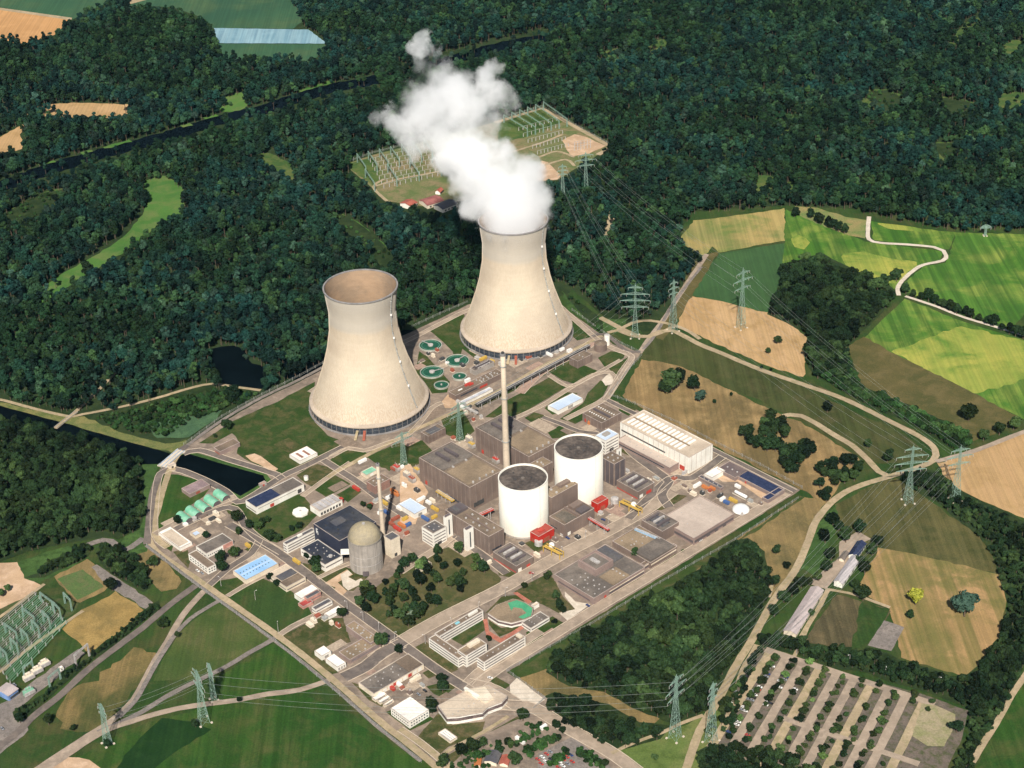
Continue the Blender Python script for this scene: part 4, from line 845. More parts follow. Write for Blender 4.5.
# --- office quarter
b = bld('office_wing', 'white banded office wing at the back of the U-shaped office group', 'P', (118, 205), (284, 128), 12, w_white, r_brown, 'office building')
bands(b, 3, ('y-', 'x+', 'x-'), 1.3, (.03, .97)); unit(b, 'skylight', surf('pool_blue', (.25, .55, .62), None, .3), .3, .7, .42, .5, .8); unit(b, 'plant_room', w_white, .3, .62, .72, .92, 2.4); vents(b, 1, 5, m_vent, 1.2, .8)
b = bld('office_wing', 'white banded office wing facing the crossroads, left in the U-shaped office group', 'P', (98, 222), (222, 278), 12, w_white, r_brown, 'office building')
bands(b, 3, ('y-', 'x+', 'y+'), 1.3, (.03, .97)); vents(b, 4, 1, m_vent, 1.2, .8)
b = bld('office_tower', 'stepped white stair block at the corner of the U-shaped office group', 'P', (196, 262), (296, 240), 15, w_white, r_tan, 'office building')
bands(b, 4, ('y-', 'x+'), 1.3, (.08, .92)); unit(b, 'plant_room', w_cream, .1, .5, .4, .9, 2.5); unit(b, 'roof_edge', r_brown, .55, .9, .1, .5, .4)
b = bld('office_wing', 'white banded office wing along the perimeter road, with a brown roof', 'P', (262, 288), (428, 218), 12, w_white, r_brown, 'office building')
bands(b, 3, ('x+', 'y-'), 1.3, (.03, .97)); unit(b, 'plant_room', w_cream, .2, .8, .9, .97, 1.8); vents(b, 1, 6, m_vent, 1.1, .8)
m_eave = surf('brown_band', (.12, .085, .085), (.2, .15, .14), .5, .2, .5, .3)
# canteen: chamfered plan with green rim
def poly_building(name, label, t, pts, h, wall, roof, cat='building', band=True):
    P = [G(*tp(t, p), h) for p in pts]; c = sum(P, Vector()) / len(P); c.z = 1.2
    ar = sum(P[i].x * P[(i + 1) % len(P)].y - P[(i + 1) % len(P)].x * P[i].y for i in range(len(P)))
    if ar < 0: P = P[::-1]
    o = thing(name, label, cat, c); Lp = [(p.x - c.x, p.y - c.y) for p in P]; hh = h - 1.2
    MB().prism(Lp, -2, hh - .5).obj('wall', wall, o)
    sh = lambda k: [(q[0] * k, q[1] * k) for q in Lp]
    MB().prism(sh(1.012), hh - .498, hh).obj('roof_edge', m_para, o)
    MB().prism(sh(.985), hh + .003, hh + .12).obj('roof', roof, o)
    if band:
        for z in ((1.6, 4.2),) if h < 8 else ((2.4, 6.0),): MB().prism(sh(1.006), z[0], z[1]).obj('window_band', m_eave, o)
    return o, Lp, hh, c
o, Lp, hh, c = poly_building('canteen', 'many-sided canteen pavilion with a green roof rim in the office garden', 'P', [(300, 137), (328, 110), (385, 88), (408, 92), (425, 100), (455, 118), (450, 148), (418, 160), (380, 170), (335, 160)], 7, w_white, r_tan)
g = [G(*tp('P', p), 7.4) for p in [(368, 102), (398, 92), (412, 97), (428, 103), (452, 120), (447, 145), (420, 156), (404, 150), (432, 136), (415, 120), (388, 116), (380, 128)]]
MB().prism([(p.x - c.x, p.y - c.y) for p in g], hh + .125, hh + .3).obj('green_rim', surf('green_roofing', (.06, .30, .15), (.08, .35, .18), .8), o)
b = bld('canteen_wing', 'brown roofed wing of the canteen next to the green rim', 'P', (415, 168), (510, 150), 6, w_white, r_grey, 'building'); bands(b, 1, ('y-', 'x+'), 1.5); vents(b, 3, 2, m_vent, .9, .6)
b = bld('kiosk', 'tiny white service hut behind the canteen pavilion', 'P', (448, 108), (475, 103), 5, w_white, r_pale, 'hut'); bands(b, 1, ('y-',), 1)
o, Lp, hh, c = poly_building('gate_house', 'beige flat roofed gate building with dark window band at the main entrance', 'P', [(130, 452), (222, 402), (228, 396), (300, 382), (366, 420), (348, 440), (300, 458), (282, 475), (200, 490), (160, 492)], 9, w_white, r_pale, 'gate building')
for q, z in ((.6, 2.2), ):
    u = [G(*tp('P', p), 11) for p in [(225, 400), (290, 388), (318, 425), (290, 440), (262, 425)]]
    MB().prism([(p.x - c.x, p.y - c.y) for p in u], hh + .13, hh + 2.2).obj('roof_house', w_cream, o)
u = [G(*tp('P', p), 12) for p in [(218, 392), (225, 388), (272, 418), (264, 424)]]
MB().prism([(p.x - c.x, p.y - c.y) for p in u], hh + .13, hh + 3.2).obj('roof_screen', w_white, o)
for k in range(9):
    feat_p = G(*tp('P', (180 + 18 * k, 480 - 9 * k)), 10)
    MB().box(feat_p.x - c.x - .5, feat_p.x - c.x + .5, feat_p.y - c.y - .5, feat_p.y - c.y + .5, hh + .13, hh + .9).obj('roof_vent', m_vent, o)
# --- garages and stores left of the crossroads
b = bld('garage_block', 'long grey roofed garage block with white and red gates', 'F', (388, 482), (645, 410), 6.5, w_cream, r_grey, 'garage')
for i in range(9): feat(b, 'gate', (m_redp if i in (3, 6) else w_white), 'x+', .08 + i * .1, .15 + i * .1, 0, 3.8)
vents(b, 3, 8, m_vent, 1, .7, jit=.04, skip=.3); unit(b, 'roof_section', r_brown, .05, .95, .72, .97, 1)
b = bld('office_block', 'white two-storey block with small square windows near the garage yard', 'F', (515, 583), (665, 590), 9, w_white, r_white, 'office building')
wins(b, 2, 9, 'y-', 1.4, .5, 3.4); wins(b, 2, 7, 'x+', 1.4, .5, 3.4)
b = bld('storehouse', 'brown roofed storehouse behind the garage block beside a dark tree', 'F', (338, 258), (468, 308), 8, w_pink, r_tan, 'building'); vents(b, 3, 3, jit=.05)
b = bld('storehouse', 'low tan storehouse between the white sheds and the crossroads tree', 'F', (310, 362), (478, 322), 6, w_pink, r_tan, 'building'); vents(b, 3, 4, m_vent, 1.4, .6, jit=.06); bands(b, 1, ('x+',), 1.6, (.05, .9))
b = bld('storage_shed', 'white cubic shed beside the perimeter road below the pale yard', 'F', (214, 358), (280, 358), 6, w_white, r_white, 'shed'); feat(b, 'gate', w_grey, 'x+', .3, .7, 0, 3)
b = bld('storage_shed', 'white shed with grey doors just below the white cubic shed', 'F', (258, 388), (338, 403), 6, w_white, r_white, 'shed')
for i in range(3): feat(b, 'door', w_grey, 'x+', .1 + i * .3, .3 + i * .3, 0, 3)
for i, lab in enumerate(('upper white container beside the garage yard', 'middle white container beside the garage yard', 'lower white container beside the garage yard')):
    b = bld('storage_container', lab, 'F', (440 + 22 * i, 542 + 13 * i), (500 + 14 * i, 527 + 12 * i), 3, w_cream, r_white, 'container', group='white containers by the garage')
    feat(b, 'door', w_grey, 'x+', .2, .8, .2, 2)
# --- mid left
b = bld('workshop_shed', 'long low shed with a bright blue roof and skylight dashes', 'H', (366, 357), (545, 328), 6, w_cream, r_blue, 'shed')
for i in range(9):
    for u in (.32, .6): unit(b, 'skylight', m_dsteel, u, u + .06, .08 + i * .095, .10 + i * .095, .3)
unit(b, 'roof_ridge', r_ice, .48, .52, .01, .99, .4)
b = bld('office_block', 'cream block with brown and dark roof right of the blue-roofed shed', 'H', (500, 368), (652, 382), 7, w_cream, r_pale, 'building')
unit(b, 'roof_section', r_dark, .3, .62, .15, .95, .5); unit(b, 'roof_section', r_brown, .66, .97, .05, .95, .7); bands(b, 1, ('x+', 'y-'), 1.3)
b = bld('workshop', 'white roofed workshop in the row below the blue-roofed shed', 'H', (607, 448), (705, 430), 6, w_white, r_white, 'workshop'); bands(b, 1, ('x+',), 1.2)
b = bld('workshop', 'small red block with a red roof in the row below the blue-roofed shed', 'H', (622, 485), (682, 478), 4, surf('salmon_wall', (.6, .3, .24), None, .8), surf('brick_red_roof', (.42, .07, .06), None, .8), 'workshop')
b = bld('workshop', 'dark roofed white workshop with a red wall in the row below the blue-roofed shed', 'H', (645, 458), (712, 440), 7, surf('salmon_wall', (.6, .3, .24)), r_dark, 'workshop'); bands(b, 1, ('x+',), 1.2)
b = bld('workshop', 'white workshop with a black roof at the end of the row by the works road', 'H', (676, 500), (757, 475), 6, w_white, r_dark, 'workshop'); bands(b, 1, ('x+', 'y-'), 1.2)
b = bld('storage_shed', 'flat pale shed standing by a dark tree near the works road', 'H', (725, 525), (800, 508), 4, w_white, r_white, 'shed')
b = bld('office_block', 'grey roofed white building with a pink end near the green vaults', 'H', (220, 260), (366, 237), 7, w_white, r_grey, 'office building')
feat(b, 'end_wall', surf('salmon_wall', (.6, .3, .24)), 'x+', .62, .98, 0, 5.5, .2); wins(b, 1, 8, 'x+', 1.3, .5, 3, 1.5, (.04, .6)); wins(b, 1, 4, 'y-', 1.3)
b = bld('office_block', 'grey roofed white two-storey building beside the perimeter road', 'H', (190, 290), (298, 330), 9, w_white, r_brown, 'office building')
wins(b, 2, 7, 'y-', 1.3); wins(b, 2, 3, 'x+', 1.3)
b = bld('storehouse', 'flat white store with a pale roof in the left corner of the site', 'H', (72, 206), (205, 245), 4.5, w_white, r_white, 'building'); unit(b, 'roof_section', r_pale, .1, .9, .1, .9, .3)
b = bld('storehouse', 'small sand coloured store between the white flat store and the green vaults', 'H', (195, 205), (262, 200), 4, w_cream, r_pale, 'building'); unit(b, 'roof_section', r_ice, .3, .8, .1, .5, .4)
b = bld('storehouse', 'brown flat roofed store beside the lawn next to the green vaults', 'H', (163, 33), (275, 18), 5.5, w_pink, surf('mauve_roof', (.33, .24, .24), None, .8), 'building'); feat(b, 'door', m_rust, 'x+', .3, .5, 0, 3)
b = bld('boiler_house', 'long white building, its roof half dark blue and half grey, near the canal', 'A', (415, 552), (645, 488), 10, w_white, r_grey, 'building')
unit(b, 'roof_section', m_solar, .04, .96, .02, .52, .4); feat(b, 'gate', m_dsteel, 'x+', .86, .94, 0, 5); bands(b, 1, ('y-',), 1.3); feat(b, 'door', m_redp, 'x+', .28, .36, 0, 4); feat(b, 'window_band', w_grey, 'x+', .04, .84, 5.5, 6.3)
b = bld('storehouse', 'brown flat roofed store on the big lawn near the canal bridge', 'A', (290, 345), (393, 325), 6, w_pink, r_brown, 'building'); feat(b, 'red_band', m_rust, 'y-', .1, .9, 0, 1.5)
b = bld('storage_shed', 'white shed with two brown roof strips on the big lawn', 'A', (588, 372), (698, 365), 5, w_white, r_white, 'shed')
for v in (.25, .6): unit(b, 'roof_strip', surf('strip_brown', (.36, .18, .13)), .12 + v * .1, .72 + v * .2, v, v + .12, .3)
b = bld('workshop', 'white workshop with five ribbed pale roof bays beside the black hall', 'B', (118, 572), (245, 550), 8, w_white, r_pale, 'workshop')
for i in range(5): unit(b, 'roof_bay', surf('bay_grey', (.52, .49, .48)), .06, .94, .06 + i * .185, .2 + i * .185, 1.3)
for i in range(7): feat(b, 'gate', m_dsteel, 'x+', .06 + i * .13, .14 + i * .13, .5, 3.8)
unit(b, 'ventilation_unit', m_redp, .7, .95, .98, 1.08, 1)
# --- old reactor quarter
b = bld('machine_hall', 'black steel hall beside the domed concrete reactor', 'H', (683, 172), (930, 165), 24, w_navy, r_navy, 'hall')
unit(b, 'roof_hatch', r_dark, .2, .45, .3, .6, .4); vents(b, 3, 3, m_dsteel, 1.4, 1, jit=.1)
pan = MB().box(*face_box(b, 'y-', .08, .2, 11, 20, .2)).obj('sign_panel', w_navy, b.o)
sg = MB(); x0, _, y0, _, _, _ = face_box(b, 'y-', .1, .2, 0, 0, .26)
sx = -b.w / 2 + b.w * .09
sg.box(sx, sx + 3.2, -b.d / 2 - .3, -b.d / 2 - .2, 18.5, 19.4); sg.box(sx, sx + .9, -b.d / 2 - .3, -b.d / 2 - .2, 13, 18.5); sg.box(sx + .9, sx + 3.2, -b.d / 2 - .3, -b.d / 2 - .2, 15.6, 16.5); sg.box(sx + 2.3, sx + 3.2, -b.d / 2 - .3, -b.d / 2 - .2, 12, 15.6)
sg.obj('emblem', m_whitep, pan)
b = bld('machine_hall_annex', 'low white annex with black roof tucked below the black hall', 'H', (632, 268), (797, 298), 10, w_white, r_navy, 'annex')
vents(b, 4, 3, m_vent, 1.0, .8, jit=.05); bands(b, 1, ('x+', 'y-'), 1.5, z=4)
tk = MB().lathe([(2.2, b.rz), (2.2, b.rz + 1.6), (0, b.rz + 1.9)], 20).obj('roof_drum', m_vent, b.o); tk.location = (b.w * .3, b.d * .1, .02)
b = bld('office_block', 'white banded office with black roof left of the black hall', 'H', (563, 245), (690, 195), 13, w_white, r_dark, 'office building')
bands(b, 3, ('y-', 'x+'), 1.3, (.05, .95)); unit(b, 'plant_room', w_white, .3, .6, .45, .6, 2)
b = bld('stair_shaft', 'square white tower with dark roof right of the domed reactor', 'B', (408, 692), (471, 692), 24, w_cream, r_dark, 'tower')
feat(b, 'door', m_dsteel, 'x+', .3, .6, 0, 4)
def dome():
    c = G(894.0 / 3.938 + 140, 566, 0); rad = (G(958 / 3.938 + 140, 548, 20) - G(830 / 3.938 + 140, 548, 20)).length / 2
    o = thing('domed_reactor', 'old round concrete reactor with a yellowish dome beside the black hall', 'reactor building', (c.x, c.y, 1.0))
    mc = surf('ribbed_concrete', (.36, .32, .28), (.28, .25, .22), .85, .06, .5, .25, stretch=(1, 1, .05))
    H0 = 37
    MB().lathe([(rad, -2), (rad, H0)], 72).obj('wall', mc, o, True)
    rb = MB()
    for k in range(48):
        a = 2 * pi * k / 48; rb.bar((rad * cos(a), rad * sin(a), 0), (rad * cos(a), rad * sin(a), H0 - .5), .5)
    rb.obj('ribs', mc, o)
    MB().lathe([(rad + .5, H0 - 1), (rad + .5, H0 + .3), (rad - .2, H0 + .3)], 72).obj('ring_beam', surf('dome_ring', (.3, .27, .23)), o)
    MB().lathe([(rad * .985 * cos(pi / 2 * k / 14), H0 + .3 + 15.5 * sin(pi / 2 * k / 14)) for k in range(15)], 72).obj('dome', surf('dome_shell', (.36, .30, .19), (.28, .24, .17), .8, .08, .5, .15), o, True)
    MB().lathe([(1.6, H0 + 15.4), (1.6, H0 + 16.8), (0, H0 + 17)], 16).obj('dome_cap', m_vent, o)
    bx = MB().box(-3, 3, -rad - 2.5, -rad + 1, 0, 4.5).obj('entrance_box', w_dkbrown, o)
    br = MB().box(-rad - 9, -rad + 1, -2, 2.5, 16, 20).obj('link_bridge', w_white, o)
    MB().lathe([(rad + .25, 20), (rad + .25, 20.6)], 72).obj('gallery_band', m_vent, o)
    MB().lathe([(rad + .25, 10), (rad + .25, 10.6)], 72).obj('gallery_band', m_vent, o)
dome()
# --- green vaults
mv = [(141, 140, 205, 118), (178, 118, 240, 98), (216, 96, 274, 80), (252, 75, 312, 58), (284, 58, 350, 62)]
ords = ['first', 'second', 'third', 'fourth', 'fifth', 'sixth', 'seventh', 'eighth', 'ninth', 'tenth', 'eleventh', 'twelfth']
for i in range(5):
    a = G(*tp('H', (140 + 36.5 * i, 150 - 22 * i)), 0); wd = 11.0; ln = 19.0
    o = thing('barrel_shed', '%s mint green barrel-roofed shed from the left in the vault row' % ords[i], 'shed', a + E1 * 0 + Vector((0, 0, 1.2)), TH, 'green barrel sheds')
    m = MB(); n = 12
    for xx in (0, ln):
        for k in range(n + 1):
            an = pi * k / n; m.v.append((xx, wd / 2 - wd / 2 * .96 * cos(an), -1 + 6.2 * sin(an) ** .8 if 0 < k < n else -1.0))
    for k in range(n): m.f.append((k, k + 1, n + 2 + k, n + 1 + k)); m.mi.append(0)
    m.obj('roof', r_green, o)
    for xx, nm in ((ln - .4, 'gable'), (.4, 'gable')):
        g = MB()
        for k in range(n + 1):
            an = pi * k / n; g.v.append((xx, wd / 2 - wd / 2 * .93 * cos(an), -1 + 6.0 * sin(an) ** .8 if 0 < k < n else -1.0))
        g.f.append(tuple(range(n + 1))); g.mi.append(0); g.obj(nm, w_dkbrown, o)
    for k in range(4): 
        r = MB(); xx = 2 + k * 5
        for q in range(n):
            a0, a1 = pi * q / n, pi * (q + 1) / n
            z_ = lambda q_, an: -1 + 6.3 * sin(an) ** .8 if 0 < q_ < n else -1
            r.bar((xx, wd / 2 - wd / 2 * .96 * cos(a0), z_(q, a0)), (xx, wd / 2 - wd / 2 * .96 * cos(a1), z_(q + 1, a1)), .3, .25)
        r.obj('roof_rib', m_greenp, o)
# --- farm on the right
def barn(label, t, L, T, R, h, wall, roof, name='barn', ridge=2.6):
    PL, PT, PR = (G(*tp(t, p), h) for p in (L, T, R))
    v = PT - PL; ln = v.length; e = v.normalized(); n_ = Vector((e.y, -e.x, 0)); wd = abs((PR - PL).dot(n_))
    c = PL + e * ln / 2 + n_ * wd / 2
    o = thing(name, label, 'barn' if name == 'barn' else 'building', (c.x, c.y, .6), atan2(e.y, e.x))
    h -= .6; x, y = ln / 2, wd / 2
    m = MB(); m.box(-x, x, -y, y, -1, h)
    n = len(m.v); 
    m.v += [(-x, -y, h), (-x, y, h), (-x, 0, h + ridge), (x, -y, h), (x, y, h), (x, 0, h + ridge)]; m.f += [(n, n + 2, n + 1), (n + 3, n + 4, n + 5)]; m.mi += [0, 0]
    m.obj('wall', wall, o)
    for s in (-1, 1):
        r = MB(); ov = .8; y1 = y + ov; z1 = h - ridge * ov / y
        r.v += [(-x - ov, 0, h + ridge + .15), (x + ov, 0, h + ridge + .15), (x + ov, s * y1, z1 + .15), (-x - ov, s * y1, z1 + .15),
                (-x - ov, 0, h + ridge - .05), (x + ov, 0, h + ridge - .05), (x + ov, s * y1, z1 - .05), (-x - ov, s * y1, z1 - .05)]
        r.f += [(0, 1, 2, 3), (7, 6, 5, 4), (0, 4, 5, 1), (2, 6, 7, 3), (1, 5, 6, 2), (3, 7, 4, 0)]; r.mi += [0] * 6
        r.obj('roof', roof if not isinstance(roof, tuple) else roof[(s + 1) // 2], o)
    for i in range(4):
        u = -x + ln * (.14 + .22 * i)
        MB().box(u, u + 3, -y - .1, -y + .05, .3, 3).obj('door', m_dsteel, o)
    MB().box(-x, x, -.25, .25, h + ridge + .16, h + ridge + .4).obj('ridge_cap', roof if not isinstance(roof, tuple) else roof[0], o)
    return o
barn('long pale roofed barn beside the country road below the farm', 'O', (265, 222), (352, 85), (388, 98), 5, w_cream, surf('mauve_sheet_roof', (.50, .42, .40), (.44, .37, .35), .6))
barn('pale roofed barn of the farm next to the solar-roofed barn', 'N', (424, 572), (480, 492), (503, 503), 6, w_white, surf('mauve_sheet_roof2', (.55, .50, .50), (.48, .44, .44), .6))
barn('dark solar-roofed barn in the farm yard', 'N', (470, 488), (498, 446), (522, 456), 5, w_white, m_solar)
barn('small white roofed stable between the farm trees', 'N', (440, 500), (455, 478), (468, 484), 4, w_cream, r_grey, ridge=1.2)
# farm-side houses in the foreground left
barn('blue fronted workshop at the left picture edge by the gravel yard', 'Q', (-10, 505), (22, 482), (45, 512), 7, surf('blue_wall', (.2, .32, .6), None, .7), surf('mauve_sheet_roof', (.5, .42, .4)), 'workshop', 1.2)
barn('red and white house below the far substation', 'K', (205, 625), (228, 612), (250, 630), 6, w_white, surf('tile_red', (.42, .12, .08), None, .8), 'house')
barn('red roofed office house behind the steaming tower', 'K', (270, 615), (325, 598), (345, 618), 6, w_cream, surf('tile_red2', (.38, .14, .12), None, .8), 'house')
barn('dark roofed long house behind the steaming tower', 'K', (320, 632), (370, 612), (385, 632), 6, w_white, r_dark, 'house')
barn('small white hut above the red roofed office house', 'K', (325, 585), (336, 575), (346, 583), 5, w_white, surf('tile_red', (.42, .12, .08)), 'hut')
barn('orange roofed kiosk at the foot of the visitor car park', 'P', (255, 655), (262, 612), (278, 620), 4, w_cream, surf('tile_orange', (.5, .17, .06), None, .8), 'kiosk', 1.2)
barn('black roofed visitor pavilion by the car park hedge', 'P', (288, 640), (305, 605), (340, 625), 5, w_cream, r_dark, 'pavilion', 1.5)
barn('red tiled pavilion right beside the black roofed one', 'P', (340, 650), (350, 622), (372, 640), 4, w_cream, surf('tile_red', (.42, .12, .08)), 'pavilion', 1.5)
b = bld('guard_hut', 'small white hut standing between containers at the lower gate path', 'P', (130, 545), (195, 560), 3.2, w_cream, r_white, 'hut')
for i in range(3): unit(b, 'roof_strip', w_grey, .1, .9, .15 + i * .28, .2 + i * .28, .2)
# guard buildings at bridge
b = bld('sluice_house', 'small concrete sluice house at the canal bridge', 'T', (570, 562), (600, 558), 5, w_cream, r_beige, 'hut'); feat(b, 'door', m_dsteel, 'x+', .3, .6, 0, 2.4)
b = bld('intake_screen', 'red topped intake house at the end of the canal basin', 'T', (882, 626), (910, 622), 4, w_grey, surf('salmon_roof', (.45, .28, .22)), 'hut'); feat(b, 'door', m_redp, 'x+', .3, .6, 0, 2)
b = bld('park_pavilion', 'open white timber frame hut at the edge of the tree park', 'E', (60, 425), (125, 405), 5, w_cream, r_pale, 'hut')
for i in range(4): unit(b, 'roof_beam', w_white, .02, .98, .1 + i * .23, .16 + i * .23, .6)

# ================================================================== COOLING TOWERS
def tower_mat():
    m, N, L, b = new_mat('tower_concrete')
    v = coords(N, L, False)
    col = mixc(N, L, noise(N, L, v, .02, 5, .6), (.55, .47, .36), (.475, .40, .31))
    vs = coords(N, L, False, 0, (1, 1, .03))
    sp = N.new('ShaderNodeSeparateXYZ'); L.new(v, sp.inputs[0])
    st = noise(N, L, vs, .9, 3, .6, .35, .7)                     # run-off streaks
    col = mixc(N, L, mult(N, L, st, .22), col, (.36, .27, .19))
    nz = N.new('ShaderNodeTexNoise'); nz.inputs['Scale'].default_value = .03; L.new(v, nz.inputs['Vector'])
    ad = N.new('ShaderNodeMath'); ad.operation = 'MULTIPLY_ADD'; L.new(nz.outputs[0], ad.inputs[0]); ad.inputs[1].default_value = 14; L.new(sp.outputs[2], ad.inputs[2])
    r = N.new('ShaderNodeMapRange'); r.interpolation_type = 'SMOOTHSTEP'; r.inputs[1].default_value = 121; r.inputs[2].default_value = 129; r.inputs[4].default_value = .6; L.new(ad.outputs[0], r.inputs[0])
    col = mixc(N, L, r.outputs[0], col, (.40, .38, .345))           # weathered band round the throat
    r = N.new('ShaderNodeMapRange'); r.interpolation_type = 'SMOOTHSTEP'; r.inputs[1].default_value = 150; r.inputs[2].default_value = 166; r.inputs[4].default_value = .5; L.new(ad.outputs[0], r.inputs[0])
    col = mixc(N, L, r.outputs[0], col, (.5, .46, .4))
    r = N.new('ShaderNodeMapRange'); r.interpolation_type = 'SMOOTHSTEP'; r.inputs[1].default_value = 52; r.inputs[2].default_value = 18; r.inputs[4].default_value = .42; L.new(ad.outputs[0], r.inputs[0])
    f2 = N.new('ShaderNodeMath'); f2.operation = 'MULTIPLY'; L.new(r.outputs[0], f2.inputs[0]); L.new(noise(N, L, vs, .9, 3, .6, .4, .6), f2.inputs[1])
    col = mixc(N, L, f2.outputs[0], col, (.33, .23, .15))          # brown streaks at the foot
    # casting lifts: faint rings
    vr = coords(N, L, False, 0, (.02, .02, 1)); col = mixc(N, L, mult(N, L, noise(N, L, vr, .5, 2, .6, .4, .6), .12), col, (.42, .34, .25))
    L.new(col, b.inputs['Base Color']); b.inputs['Roughness'].default_value = .9; b.inputs['Specular IOR Level'].default_value = .15
    return m
m_tower = tower_mat()
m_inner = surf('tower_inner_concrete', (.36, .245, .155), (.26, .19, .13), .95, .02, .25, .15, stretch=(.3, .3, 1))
m_col = surf('tower_column', (.30, .28, .27), None, .8)
m_fill = surf('inlet_louvre', (.035, .045, .06), (.06, .07, .085), .5, .1, .8, .3)
def hyp(z): return 39.3 * sqrt(1 + ((z - 125) / 80.) ** 2)
def cooling_tower(x, y, label):
    o = thing('cooling_tower', label, 'cooling tower', (x, y, 1.0), 0, 'hyperbolic cooling towers')
    zs = [12 + 148 * i / 60 for i in range(61)]
    prof = [(hyp(z), z - 1) for z in zs]
    MB().lathe(prof, 144).obj('shell', m_tower, o, True)
    MB().lathe([(r - .6, z) for r, z in prof][::-1], 144).obj('inner_shell', m_inner, o, True)
    MB().lathe([(hyp(160) - .9, 158.2), (hyp(160) + .9, 158.2), (hyp(160) + .9, 159.4), (hyp(160) - .9, 159.4)], 144, close=True).obj('rim', m_col, o)
    MB().lathe([(66.5, 11), (71.8, 9.0), (71.8, 10.4), (70.6, 11.2), (67.2, 12.4)], 144, close=True).obj('ring_beam', surf('ring_concrete', (.5, .41, .32), (.4, .33, .26), .9, .05, .8, .2), o)
    rib = MB()
    for k in range(144):
        a = 2 * pi * k / 144
        for z0, z1 in ((12.5, 26), (26, 42), (42, 60), (60, 80), (80, 105), (105, 130), (130, 158)):
            rib.bar((hyp(z0) * cos(a), hyp(z0) * sin(a), z0 - 1), (hyp(z1) * cos(a), hyp(z1) * sin(a), z1 - 1), .35, .3)
    rib.obj('wind_rib', m_tower, o)
    MB().lathe([(69.6, -1), (69.6, 9.3)], 96).obj('inlet_louvre', m_fill, o)
    colm = None
    for k in range(60):
        a = 2 * pi * k / 60
        cm = bpy.data.objects.new('column', colm) if colm else None
        if cm is None:
            cm = MB().bar((70.9, 0, -1), (70.9, 0, 9.6), .55, .6).obj('column', m_col, o); colm = cm.data
        else: COL.objects.link(cm); cm.parent = o
        cm.rotation_euler = (0, 0, a)
    MB().lathe([(73.2, -1.5), (73.2, .9), (71.6, .9), (71.6, .2)], 96).obj('basin_kerb', m_col, o)
    MB().lathe([(71.4, 5.0), (71.6, 5.3)], 96).obj('walkway', m_steel, o)
    # stair running down the shell
    a = radians(-31); st = MB()
    for i in range(56):
        z0, z1 = 14 + 145 * i / 56, 14 + 145 * (i + 1) / 56
        aa = a + (.10 if i % 2 else 0) * 0
        st.bar(((hyp(z0) + 1) * cos(aa), (hyp(z0) + 1) * sin(aa), z0), ((hyp(z1) + 1) * cos(aa), (hyp(z1) + 1) * sin(aa), z1), 1.1, 1.0) if i % 4 else st.bar(((hyp(z0) + 1) * cos(aa), (hyp(z0) + 1) * sin(aa), z0), ((hyp(z0) + 1) * cos(aa), (hyp(z0) + 1) * sin(aa), z0 + 1.2), 2.2, 1.4)
    st.obj('stairway', m_steel, o)
    for i in range(4):
        z = 40 + 30 * i; MB().box(-1, 1, -1, 1, 0, 2.2).obj('landing', m_whitep, o, loc=((hyp(z) + 1.2) * cos(a), (hyp(z) + 1.2) * sin(a), z))
    # concrete ducts at the foot
    for q in (-1.72, -1.6):
        MB().bar((70 * cos(q), 70 * sin(q), 5), (84 * cos(q), 84 * sin(q), .4), 3, .8).obj('ramp', m_track if q < -1.7 else m_rust, o)
    return o
T1 = cooling_tower(-172, 1853, 'dormant beige cooling tower on the left, its open mouth showing')
T2 = cooling_tower(8, 2019, 'steaming beige cooling tower on the right, its mouth hidden by vapour')
# ------------------------------------------------------------------ chimneys
def chimney(px, h, r0, r1, label, bands_=()):
    c = G(*px); o = thing('chimney', label, 'chimney', (c.x, c.y, 1.0))
    mc = surf('chimney_concrete', (.60, .49, .37), (.5, .41, .31), .85, .04, .8, .15)
    MB().lathe([(r0, -2), (r0 + (r1 - r0) * .35, h * .35), (r0 + (r1 - r0) * .8, h * .7), (r1, h - 1), (r1 - .5, h - 1)], 40).obj('shaft', mc, o, True)
    MB().lathe([(r1 + .5, h - 3), (r1 + .5, h - .5), (r1 - .8, h - .5), (r1 - .8, h - 3)], 40).obj('cap', m_col, o)
    MB().lathe([(r1 - .9, h - 5), (r1 - .9, h + 1.2), (r1 - 1.3, h + 1.2), (r1 - 1.3, h - 5)], 24).obj('flue', m_dsteel, o)
    for z in bands_:
        rr = r0 + (r1 - r0) * min(1, z / h); MB().lathe([(rr + .1, z - .6), (rr + .8, z - .6), (rr + .8, z + .4), (rr + .1, z + .4)], 32).obj('gallery', m_steel, o)
    l = MB()
    for s in (-.3, .3): l.bar((r0 + .3, s, 0), (r1 + .3, s, h - 1), .12)
    l.obj('ladder', m_steel, o)
chimney((507.2, 483), 166, 4.0, 2.5, 'tall beige concrete chimney rising behind the nearer white reactor', (55, 110, 150))
chimney((383.5, 541), 98, 2.6, 1.6, 'slimmer second chimney beside the domed concrete reactor', (40, 80))
